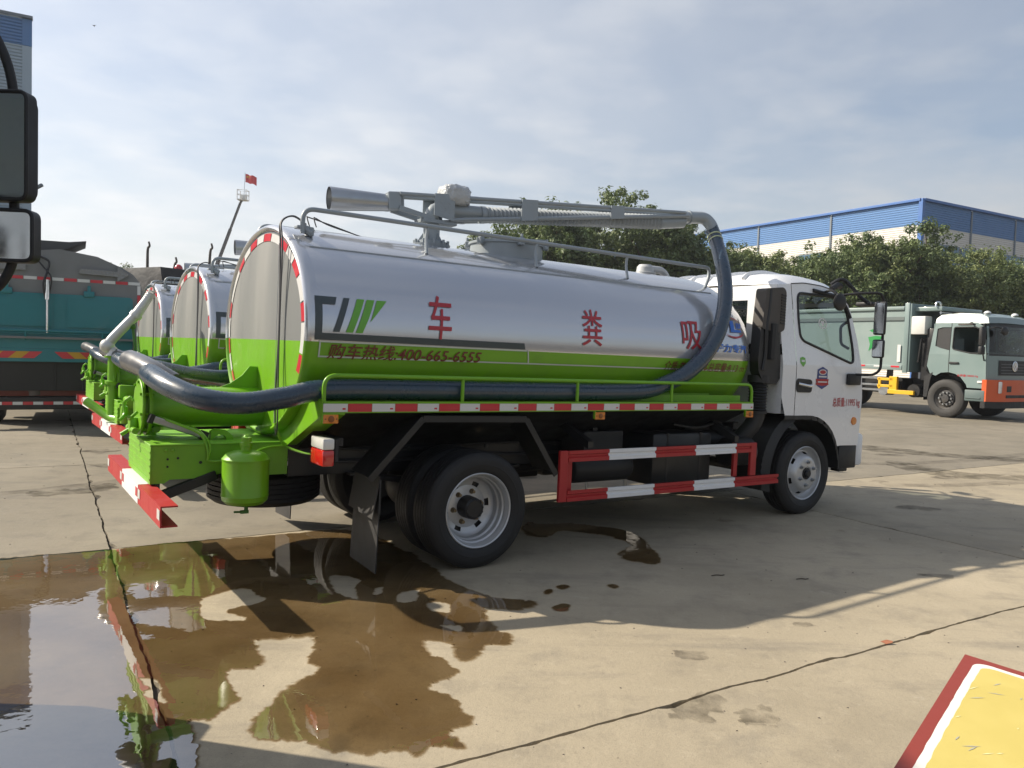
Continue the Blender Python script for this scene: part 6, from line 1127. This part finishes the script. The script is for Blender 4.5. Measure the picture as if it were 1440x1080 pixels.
# ================================================================== TREES
barkm = paint('tree_bark', (0.10, 0.075, 0.055), 0.9, dirt=0.5, dcol=(0.05, 0.04, 0.03), dscale=8, bump=0.6, bscale=20)
def leaf_mat(name, a, b_):
    m = bpy.data.materials.new(name); nt, N, L = nodes_of(m); o = N('ShaderNodeOutputMaterial'); d = N('ShaderNodeBsdfPrincipled'); t = N('ShaderNodeBsdfTranslucent'); mx = N('ShaderNodeMixShader'); mx.inputs[0].default_value = 0.25
    g = N('ShaderNodeNewGeometry'); n = N('ShaderNodeTexNoise'); n.inputs['Scale'].default_value = 0.9; n.inputs['Detail'].default_value = 4; L(g.outputs['Position'], n.inputs['Vector'])
    r = N('ShaderNodeMix'); r.data_type = 'RGBA'; ad = N('ShaderNodeMath'); ad.operation = 'MULTIPLY_ADD'; ad.inputs[1].default_value = 0.5; L(g.outputs['Random Per Island'], ad.inputs[0]); sb = N('ShaderNodeMath'); sb.operation = 'SUBTRACT'; sb.inputs[1].default_value = 0.25; L(n.outputs['Fac'], sb.inputs[0]); L(sb.outputs[0], ad.inputs[2])
    L(ad.outputs[0], r.inputs['Factor']); r.inputs['A'].default_value = (*a, 1); r.inputs['B'].default_value = (*b_, 1)
    L(r.outputs['Result'], d.inputs['Base Color']); L(r.outputs['Result'], t.inputs[0]); d.inputs['Roughness'].default_value = 0.55
    L(d.outputs[0], mx.inputs[1]); L(t.outputs[0], mx.inputs[2]); L(mx.outputs[0], o.inputs[0]); return m
leafA = leaf_mat('camphor_leaves', (0.070, 0.115, 0.035), (0.25, 0.28, 0.10))
leafB = leaf_mat('dark_leaves', (0.055, 0.10, 0.035), (0.19, 0.235, 0.085))
def crown_mesh(seed, H, W_, nclump, per, leaf):
    R = random.Random(seed); m = MB(); vs = []; fs = []
    lobes = [(Vector((0, 0, H * 0.62)), W_ * 0.42)] + [(Vector((R.uniform(-1, 1) * W_ * 0.30, R.uniform(-1, 1) * W_ * 0.30, H * R.uniform(0.38, 0.86))), W_ * R.uniform(0.20, 0.32)) for _ in range(11)]
    for c in range(nclump):
        lc, lr = R.choice(lobes); d = Vector((R.gauss(0, 1), R.gauss(0, 1), R.gauss(0, 1))).normalized(); cc_ = lc + d * lr * (R.random() ** 0.33) * Vector((1, 1, 1)).x; cr = R.uniform(0.16, 0.42)
        cc_.z = min(cc_.z, H - 0.1)
        for k in range(per):
            q = Vector((R.gauss(0, 1), R.gauss(0, 1), R.gauss(0, 0.8))); q = q.normalized() * cr * R.random() ** 0.4; p = cc_ + q
            n = (q.normalized() + Vector((R.uniform(-.7, .7), R.uniform(-.7, .7), R.uniform(0, .9)))).normalized(); a, b2, _ = frame_of(n); t = R.uniform(0, 6.28); u = a * math.cos(t) + b2 * math.sin(t); w = n.cross(u); s = leaf * R.uniform(0.6, 1.3); o = len(vs)
            vs += [p - u * s, p + w * s * 0.5 + n * s * 0.12, p + u * s, p - w * s * 0.5 + n * s * 0.12]; fs.append((o, o + 1, o + 2, o + 3))
    me = bpy.data.meshes.new('crown'); me.from_pydata([tuple(v) for v in vs], [], fs); me.update(); return me, lobes
def trunk_mesh(lobes, H, seed):
    R = random.Random(seed); m = MB(); m.tube(catmull([(0, 0, 0), (0.05, 0.02, H * 0.15), (-0.04, 0.05, H * 0.35), (0.03, 0, H * 0.6), (0, 0, H * 0.8)], 5), [0.17 - 0.13 * i / 20 for i in range(21)], 10)
    for lc, lr in lobes[1:]:
        z0 = max(H * 0.18, lc.z - H * 0.25); m.tube(catmull([(0, 0, z0), Vector((lc.x * 0.5, lc.y * 0.5, (z0 + lc.z) / 2 - 0.1)), lc, lc + Vector((R.uniform(-.3, .3), R.uniform(-.3, .3), lr * 0.7))], 4), [0.07 - 0.06 * i / 12 for i in range(13)], 6)
    return m
TP = []
for k, (H, W_) in enumerate(((8.2, 6.2), (7.4, 6.6), (6.8, 5.6), (8.0, 5.2))):
    me, lobes = crown_mesh(11 + k, H, W_, 760, 52, 0.085); me.materials.append(leafA if k % 2 == 0 else leafB); tm = trunk_mesh(lobes, H, 40 + k)
    TP.append((me, tm, H))
TRM = {}
def tree(label, x, y, kind, H, rz, group):
    me, tm, h0 = TP[kind]; t = empty('broadleaf_tree', (x, y, 0), Matrix.Rotation(rz, 3, 'Z'), label=label, cat='tree', group=group); t.scale = (H / h0 * 1.05, H / h0 * 1.05, H / h0)
    if kind not in TRM: TRM[kind] = tm.build('trunk', barkm, t, 60)
    else: share('trunk', TRM[kind], t)
    o = bpy.data.objects.new('crown', me); COL.objects.link(o); o.parent = t; return t
def px2x(px, y): return (px - 720) / 1094.8 * y
TREES = [(-1.3, 46, 8.2, 0), (1.9, 43, 10.0, 1), (4.6, 47, 9.0, 2), (7.3, 43, 10.1, 3), (9.8, 47, 8.6, 0), (12.0, 43, 7.6, 1), (14.2, 45, 7.6, 2), (16.3, 42, 7.8, 1), (18.6, 44, 8.2, 0), (20.3, 42, 8.6, 3), (22.7, 44, 8.0, 2), (25.0, 42, 7.7, 0), (27.2, 44, 7.9, 1), (29.6, 42, 7.9, 2), (31.9, 44, 7.5, 0), (34.2, 42, 7.8, 3), (10.4, 50, 8.0, 1), (15.8, 50, 8.0, 0), (20.4, 49, 8.4, 2), (26.4, 49, 8.2, 3), (3.0, 51, 8.4, 1), (11.0, 45, 7.2, 2), (13.3, 47, 7.7, 3), (-0.2, 49, 7.6, 3), (17.6, 47, 7.9, 1)]
TL = {1: 'tall tree behind the manhole with its crown top above the boom', 3: 'tallest tree, its crown rising above the boom beside the end elbow', 9: 'tall rounded tree hiding the foot of the white hall corner', 5: 'round crowned tree right behind the white cab roof'}
for i, (x, y, H, kd) in enumerate(TREES): tree(TL.get(i, 'leafy green tree in the dense row before the white hall'), x, y, kd, H, i * 1.3, 'trees before the white hall')
for i, (x, y, H, kd) in enumerate(((-25.5, 56, 6.6, 1), (-22.5, 58, 6.4, 2), (-28.5, 57, 6.8, 0), (-19.0, 60, 6.0, 3), (-15.0, 60, 5.6, 1), (-10.0, 60, 5.2, 2))): tree('dark leafy tree far behind the parked tankers and sweeper', x, y, kd, H, i * 0.9, 'trees behind the tankers')

# ================================================================== FAR THINGS
PL = ('straight thin post rising beside the sweeper roof', 'short crooked post seen above the farthest tanker', 'thin bent post rising behind the rail of the spray pipe tanker')
for i, (x, z, kx) in enumerate(((-21.2, 7.05, 0.05), (-19.75, 6.2, 0.16), (-17.65, 7.05, 0.10))):
    m = MB(); m.tube(catmull([(0, 0, 0), (0.02, 0, z * 0.5), (0.02 + kx * 0.3, 0, z * 0.8), (kx, 0, z - 0.45), (kx + 0.10, 0, z - 0.25), (kx + 0.05, 0, z)], 5), [0.10 - 0.05 * k / 25 for k in range(26)], 8)
    pl = m.build('post', paint('weathered_post', (0.10, 0.085, 0.075), 0.8, dirt=0.4), None, 40, label=PL[i], cat='post', group='posts behind the tankers'); pl.location = (x, 45, 0)
# boom lift with a flag
lt = empty('boom_lift', (-37.2, 90, 0), label='aerial lift arm with raised basket and red flag behind the tankers', cat='lift')
b0 = Vector((0, 0, 2.2)); b1 = Vector((5.45, 0, 17.3)); ld = (b1 - b0).normalized()
for k in range(4):
    m = MB(); a = b0 + (b1 - b0) * (k * 0.24); c = b0 + (b1 - b0) * min(1, (k * 0.24 + 0.32)); m.bar(a, c, 0.42 - 0.07 * k, 0.46 - 0.07 * k, up=(0, 1, 0)); m.build('arm_section', paint('dark_arm_paint', (0.06, 0.06, 0.065), 0.5), lt, 0)
m = MB(); m.tube([b1, b1 + Vector((0.3, 0, 0.5))], 0.14, 8); m.build('jib', paint('dark_arm_paint', (0, 0, 0)), lt)
bk = MB()
for (x, y) in ((-0.5, -0.5), (0.5, -0.5), (0.5, 0.5), (-0.5, 0.5)): bk.tube([(5.75 + x, y, 17.6), (5.75 + x, y, 18.75)], 0.05, 6)
for z in (17.65, 18.2, 18.72): bk.tube([(5.25, -0.5, z), (6.25, -0.5, z), (6.25, 0.5, z), (5.25, 0.5, z)], 0.05, 6, closed=True)
bk.box((5.75, 0, 17.6), (1.0, 1.0, 0.08)); bk.box((5.75, 0.2, 17.95), (0.8, 0.1, 0.6)); bk.build('basket', paint('basket_white', (0.7, 0.7, 0.68), 0.5), lt, 0)
m = MB(); m.tube([(5.85, 0, 17.6), (5.95, 0, 20.75)], 0.03, 6); m.build('flagpole', steel, lt)
m = MB(); fl = [[(6.0 + 1.25 * i / 10, 0.12 * math.sin(i * 0.8), 20.6 - 0.95 * j / 6 - 0.30 * i / 10 + 0.05 * math.sin(i * 1.1)) for i in range(11)] for j in range(7)]
m.v = [p for r_ in fl for p in r_]; m.f = [(j * 11 + i, j * 11 + i + 1, (j + 1) * 11 + i + 1, (j + 1) * 11 + i) for j in range(6) for i in range(10)]; m.m = [0] * 60; fo = m.build('flag', paint('flag_red', (0.62, 0.02, 0.03), 0.6, dirt=0.05), lt, 60)
def star(cx, cz, r): return [(cx + (r if i % 2 == 0 else r * 0.4) * math.sin(i * math.pi / 5), cz + (r if i % 2 == 0 else r * 0.4) * math.cos(i * math.pi / 5)) for i in range(10)]
for sgn in (-1,):
    decal('flag_star', shape_mesh([star(6.22, 20.28, 0.16)] + [star(6.45 + 0.06 * q[0], 20.26 + q[1], 0.055) for q in ((0, 0.17), (1, 0.06), (1, -0.07), (0, -0.18))]), lambda x, z: Vector((x, 0.12 * math.sin((x - 6) * 6.4) - 0.06, z)), paint('flag_yellow', (0.8, 0.55, 0.02), 0.6), fo, 0)
m = MB(); m.cyl((0, 0, 1.2), (0, 0, 2.4), 0.6, n=20); m.box((0.8, 0, 1.0), (6.0, 2.3, 0.35)); m.box((4.6, 0, 1.9), (1.7, 2.2, 1.6), ch=0.15); m.build('carrier', paint('lift_orange', (0.45, 0.20, 0.03), 0.5), lt, 20)
for x in (-1.2, 3.9):
    for y in (-1.0, 1.0): m = MB(); m.lathe([(0.0, -0.14), (0.44, -0.14), (0.5, -0.1), (0.5, 0.1), (0.44, 0.14), (0.0, 0.14)], (x, y, 0.5), (0, 1, 0), 24); m.build('wheel', rubber, lt, 30)
# dark covered lorry behind the third tanker
dk = empty('covered_lorry', (-7.6, 20.4, 0), Matrix.Rotation(math.radians(60), 3, 'Z'), label='dark tarpaulin topped lorry just behind the farthest tanker', cat='truck')
m = MB(); m.prism([(-2.6, -1.1, 2.85), (-2.5, -0.9, 3.15), (2.5, -0.9, 3.15), (2.6, -1.1, 2.85), (2.6, -1.1, 1.1), (-2.6, -1.1, 1.1)], (0, 2.2, 0)); m.build('covered_body', paint('dark_tarpaulin', (0.035, 0.036, 0.04), 0.7, bump=0.6, bscale=4, bdist=0.05), dk, 20)
m = MB(); m.box((0, 0, 0.85), (6.5, 0.9, 0.3)); m.build('chassis', black, dk)
m = MB(); m.box((3.6, 0, 1.7), (1.6, 2.2, 1.9), ch=0.15); m.build('cab', paint('lorry_blue', (0.04, 0.08, 0.16), 0.4), dk, 25)
m = MB(); m.sphere((-1.8, -0.6, 3.17), (0.10, 0.10, 0.12), 10, 6, 0.0); m.build('beacon', redlens, dk)
for x in (-1.6, 3.4):
    for y in (-0.95, 0.95): m = MB(); m.lathe([(0.0, -0.14), (0.42, -0.14), (0.48, -0.1), (0.48, 0.1), (0.42, 0.14), (0.0, 0.14)], (x, y, 0.48), (0, 1, 0), 24); m.build('wheel', rubber, dk, 30)
bd = MB(); bd.v = [(0, 0, 0), (0.10, 0.0, 0.02), (-0.45, 0.05, 0.22), (-0.2, 0.12, 0.10), (0.45, 0.05, 0.12), (0.2, 0.12, 0.06), (0.05, -0.25, 0.0), (0.0, 0.35, -0.02), (0.05, 0.1, -0.08)]; bd.f = [(6, 1, 8, 0), (0, 3, 2), (0, 7, 3), (1, 4, 5), (1, 5, 7), (0, 8, 7), (1, 7, 8), (0, 6, 1), (0, 1, 7)]; bd.m = [0] * 9
bd = bd.build('bird', paint('bird_grey', (0.06, 0.06, 0.06), 0.7), None, 0, label='small dark bird flying high in the pale sky', cat='bird'); bd.location = (-32.5, 60, 25.0); bd.scale = (0.6, 0.6, 0.6)

# ================================================================== WHITE LORRY ON THE LEFT (only its mirrors reach into view)
wl = empty('white_lorry', (-2.16, 3.12, 0), label='white lorry whose twin black framed mirrors reach in before the grey hall', cat='truck')
# local: origin at the front right corner on the ground, x to the right, y forward; cab lies at x<0
WD = [(-0.05, 2.86), (-0.30, 3.0), (-1.75, 3.0), (-1.95, 2.9), (-1.95, 0.95), (-1.75, 0.95), (-1.62, 1.15), (-1.3, 1.36), (-1.0, 1.36), (-0.66, 1.15), (-0.55, 0.70), (-0.0, 0.70), (0.0, 1.75)]
WW = [(-0.18, 2.70), (-1.05, 2.74), (-1.08, 2.16), (-0.62, 2.08), (-0.14, 2.02)]
for s in (0, 1):
    fn = lambda y, z: Vector((0.0 if s == 0 else -2.3, y, z))
    w2 = [(p.x, p.z) for p in rounded([Vector((q[0], 0, q[1])) for q in WW], 0.07, 4, True)]
    t = tessellate_polygon([[Vector((p[0], p[1], 0)) for p in WD], [Vector((p[0], p[1], 0)) for p in w2]])
    dr = decal('door', (WD + w2, [tuple(q) for q in t]), fn, cabwhite, wl, 0)
    decal('window_pane', shape_mesh([w2]), lambda y, z: Vector((-0.02 if s == 0 else -2.28, y, z)), glass('tinted_glass', (0.5, 0.55, 0.56)), dr, 0)
    m = MB(); m.tube([(0.0 if s == 0 else -2.3, p[0], p[1]) for p in w2], 0.02, 8, closed=True); m.build('window_seal', blackpl, dr, 50)
    m = MB(); m.box((0.012 if s == 0 else -2.312, -0.90, 1.93), (0.024, 0.10, 0.14), ch=0.01); m.build('door_handle', blackpl, dr, 30)
    m = MB(); m.tube([(0.001 if s == 0 else -2.301, -1.18, 2.85), (0.001 if s == 0 else -2.301, -1.18, 1.38)], 0.006, 6); m.build('door_seam', black, dr)
m = MB(); rf = [(-0.05, 2.86), (-0.30, 3.0), (-1.75, 3.0), (-1.95, 2.9)]
for a, c in zip(rf, rf[1:]): m.add([(0, a[0], a[1]), (-2.3, a[0], a[1]), (-2.3, c[0], c[1]), (0, c[0], c[1])], [(0, 1, 2, 3)])
m.add([(0, -1.95, 0.95), (-2.3, -1.95, 0.95), (-2.3, -1.95, 2.9), (0, -1.95, 2.9)], [(0, 1, 2, 3)]); m.add([(0, 0, 0.70), (-2.3, 0, 0.70), (-2.3, 0, 1.75), (0, 0, 1.75)], [(0, 1, 2, 3)]); m.add([(0, -1.95, 1.2), (-2.3, -1.95, 1.2), (-2.3, 0, 1.2), (0, 0, 1.2)], [(0, 1, 2, 3)]); m.build('cab_shell', cabwhite, wl, 30)
m = MB(); m.add([(-0.08, 0.0, 1.75), (-2.22, 0.0, 1.75), (-2.22, -0.05, 2.86), (-0.08, -0.05, 2.86)], [(0, 1, 2, 3)]); m.build('windscreen', winglass, wl, 0)
for x in (-0.55, -1.75): m = MB(); m.box((x, -1.45, 1.75), (0.5, 0.16, 0.9), ch=0.05); m.box((x, -1.15, 1.38), (0.5, 0.5, 0.2), ch=0.05); m.build('seat', seatm, wl, 30)
m = MB(); m.box((-1.15, -0.25, 1.70), (2.2, 0.4, 0.25), ch=0.05); m.build('dashboard', blackpl, wl, 30)
m = MB(); m.box((-1.15, 0.03, 0.55), (2.32, 0.20, 0.45), ch=0.03); m.build('front_bumper', cabwhite, wl, 30)
m = MB(); m.box((-1.15, -5.0, 1.75), (2.4, 4.6, 1.6), ch=0.02); m.build('cargo_box', palew, wl, 20); m = MB(); m.box((-1.15, -3.6, 0.78), (0.9, 7.0, 0.25)); m.build('chassis', black, wl, 0)
for y in (-1.15, -5.6):
    for x in (-0.18, -2.12): m = MB(); m.lathe([(0.0, -0.10), (0.26, -0.11), (0.30, -0.15), (0.44, -0.17), (0.50, -0.13), (0.52, -0.08), (0.52, 0.08), (0.50, 0.13), (0.44, 0.17), (0.30, 0.15), (0.0, 0.10)], (x, y, 0.52), (1, 0, 0), 32); m.build('wheel', rubber, wl, 30)
# mirrors on their bow
m = MB(); m.tube(rounded([(-0.02, -0.02, 2.80), (0.10, -0.20, 2.78), (0.24, -0.21, 2.60), (0.285, -0.20, 2.46), (0.285, -0.19, 1.80), (0.24, -0.20, 1.70), (0.0, -0.10, 1.62)], 0.09, 6), 0.017, 10); bow = m.build('mirror_bow', blackpl, wl, 50)
def rbox(c, w, h, r, d):   # rounded plate facing -y
    P_ = rounded([Vector((-w / 2, 0, -h / 2)), Vector((w / 2, 0, -h / 2)), Vector((w / 2, 0, h / 2)), Vector((-w / 2, 0, h / 2))], r, 6, True); return [Vector(c) + RM @ p for p in P_], RM @ Vector((0, d, 0))
for (cz, h, cx, w, ra_) in ((2.212, 0.400, 0.253, 0.235, -1), (1.887, 0.196, 0.262, 0.245, 6)):
    RM = Matrix.Rotation(math.radians(ra_), 3, 'Z')
    pl_, v_ = rbox((cx, -0.245, cz), w, h, 0.035, 0.05); m = MB(); m.prism(pl_, v_)
    p2_, v2 = rbox(Vector((cx, -0.245, cz)) + RM @ Vector((0, 0.05, 0)), w - 0.03, h - 0.03, 0.035, 0.03); m.prism(p2_, v2); hs_ = m.build('mirror_housing', blackpl, bow, 30)
    rim_ = MB(); pr_, _ = rbox((cx, -0.247, cz), w - 0.012, h - 0.012, 0.032, 0.0); rim_.tube(pr_, 0.0075, 8, closed=True); rim_.build('mirror_rim', blackpl, bow, 60)
    pg, vg = rbox((cx, -0.2465, cz), w - 0.022, h - 0.022, 0.028, 0.001); m = MB(); m.add(pg, [tuple(range(len(pg)))]); m.build('mirror_glass', mirrorm, bow, 0)

# ================================================================== PAINTED BOX AT THE RIGHT FRONT
sgR = paint('box_red', (0.28, 0.045, 0.03), 0.5, dirt=0.3, dcol=(0.20, 0.05, 0.035), dscale=8)
sgW = paint('box_white_line', (0.80, 0.78, 0.72), 0.5, dirt=0.12, dscale=14)
sgY = paint('box_yellow', (0.60, 0.485, 0.13), 0.5, dirt=0.22, dcol=(0.80, 0.68, 0.28), dscale=9, bump=0.2, bscale=30)
c0 = Vector((1.053, 1.75, 0.862)); ea = Vector((0.087, -0.0735, -0.009)).normalized(); eb = Vector((-0.385, -0.442, -0.035)); eb = (eb - ea * eb.dot(ea)).normalized(); en = eb.cross(ea); en = en if en.z > 0 else -en
bx = empty('painted_box', (c0 + ea * 0.45 + eb * 0.6) * Vector((1, 1, 0)).x * 1.0, None, label='yellow panel with white line and red edge on top of a steel box', cat='box'); bx.location = (0, 0, 0); bx.location = Vector(((c0 + ea * 0.45 + eb * 0.5).x, (c0 + ea * 0.45 + eb * 0.5).y, 0)); off = Vector(bx.location)
def bpoly(a0, a1, b0_, b1_, r, lift, amp=0.0):
    P_ = rounded([c0 + ea * a0 + eb * b0_, c0 + ea * a1 + eb * b0_, c0 + ea * a1 + eb * b1_, c0 + ea * a0 + eb * b1_], r, 7, True) if r else [c0 + ea * a0 + eb * b0_, c0 + ea * a1 + eb * b0_, c0 + ea * a1 + eb * b1_, c0 + ea * a0 + eb * b1_]
    if amp:
        Q = []
        for i in range(len(P_)):
            a, c = P_[i], P_[(i + 1) % len(P_)]; k = max(1, int((c - a).length / 0.012))
            for j in range(k): p = a.lerp(c, j / k); Q.append(p + (ea * mnoise.noise(p * 38) + eb * mnoise.noise(p * 38 + Vector((7, 7, 7)))) * amp)
        P_ = Q
    return [p + en * lift - off for p in P_]
m = MB(); m.prism(bpoly(0, 0.9, 0, 1.0, 0, 0), -en * 0.03); m.build('lid', sgR, bx, 20)
m = MB(); pb = [Vector((p.x, p.y, p.z - 0.03)) for p in bpoly(0.02, 0.88, 0.02, 0.98, 0, 0)]; m.v = [tuple(p) for p in pb] + [(p.x, p.y, 0.0) for p in pb]; m.f = [(i, (i + 1) % 4, 4 + (i + 1) % 4, 4 + i) for i in range(4)] + [(4, 5, 6, 7)]; m.m = [0] * 5; m.build('box_body', sgR, bx, 20)
m = MB(); m.add(bpoly(0.024, 0.876, 0.026, 0.974, 0.035, 0.0015, 0.0012), [tuple(range(len(bpoly(0.024, 0.876, 0.026, 0.974, 0.035, 0.0015, 0.0012))))]); m.build('white_line', sgW, bx, 0)
q_ = bpoly(0.040, 0.860, 0.043, 0.957, 0.030, 0.0028, 0.0022); m = MB(); m.add(q_, [tuple(range(len(q_)))]); m.build('yellow_panel', sgY, bx, 0)
R_ = random.Random(5)
for k in range(28):
    a = R_.uniform(0.05, 0.30); b_ = R_.uniform(0.08, 0.42); an = R_.uniform(-0.5, 0.5) + 2.2; L_ = R_.uniform(0.006, 0.04); p = c0 + ea * a + eb * b_ + en * 0.0034 - off; d = (ea * math.cos(an) + eb * math.sin(an)); w = ea * -math.sin(an) + eb * math.cos(an); m = MB(); m.add([p, p + d * L_ * 0.5 + w * 0.0018, p + d * L_, p + d * L_ * 0.5 - w * 0.0012], [(0, 1, 2, 3)]); m.build('scratch', paint('scratch_grey', (0.45, 0.44, 0.36), 0.6) if k % 2 else paint('scratch_pale', (0.85, 0.78, 0.40), 0.6), bx, 0)

# ================================================================== LITTER ON THE GROUND
R_ = random.Random(9)
m = MB()
for k in range(420):
    y = R_.uniform(2.3, 13); x = R_.uniform(-0.75, 0.75) * y; s = R_.uniform(0.002, 0.007) * (1 + y * 0.06); a = R_.uniform(0, 6.28); vs_ = [(x + s * math.cos(a + t), y + s * 0.7 * math.sin(a + t), 0.0005) for t in (0, 2.0, 4.1)] + [(x, y, s * 0.7)]
    m.add(vs_, [(0, 1, 3), (1, 2, 3), (2, 0, 3)])
m.build('grit', paint('grit_stone', (0.12, 0.105, 0.09), 0.9), None, 0, label='scattered grit and tiny stones on the concrete', cat='grit', kind='stuff')
lm = MB(); lm.add([(-0.035, 0, 0.012), (-0.01, -0.014, 0.004), (0.03, -0.004, 0.010), (0.036, 0.006, 0.014), (0.008, 0.016, 0.018), (-0.02, 0.012, 0.012)], [(0, 1, 2, 3, 4, 5)]); lm.add([(0.036, 0.004, 0.014), (0.07, 0.01, 0.002), (0.07, 0.013, 0.002)], [(0, 1, 2)])
lm = lm.build('dry_leaf', paint('dry_leaf_brown', (0.38, 0.15, 0.08), 0.7), None, 0, label='dry reddish leaf lying on the slab joint', cat='leaf'); lm.location = (2.06, 4.13, 0.002)
for (x, y, L_, a, lb) in ((2.10, 3.22, 0.12, -0.5, 'pale twig on the concrete near the painted box'), (1.42, 5.32, 0.10, 0.25, 'thin dark twig on the shaded concrete beside the tanker'), (2.0, 5.30, 0.09, 0.15, 'short dark twig on the shaded slab below the cab')):
    t = MB(); t.tube(catmull([(0, 0, 0.004), (L_ * 0.4, 0.006, 0.006), (L_ * 0.7, -0.003, 0.005), (L_, 0.006, 0.004)], 4), 0.0035, 6); t = t.build('twig', paint('twig_brown', (0.07, 0.055, 0.04), 0.8) if 'dark' in lb else paint('twig_pale', (0.30, 0.24, 0.16), 0.8), None, 40, label=lb, cat='twig'); t.location = (x, y, 0); t.rotation_euler = (0, 0, a)

# ================================================================== HAZE
hz = bpy.data.materials.new('thin_haze'); nt, N, L = nodes_of(hz); vo = N('ShaderNodeVolumePrincipled'); o_ = N('ShaderNodeOutputMaterial'); L(vo.outputs[0], o_.inputs['Volume'])
vo.inputs['Color'].default_value = (0.86, 0.90, 0.95, 1); vo.inputs['Density'].default_value = 0.0007; vo.inputs['Anisotropy'].default_value = 0.35
m = MB(); m.box((0, 90, 11.0), (320, 260, 24.0)); hb = m.build('haze', hz, None, 0, kind='stuff', label='thin pale haze in the air over the yard', cat='haze')
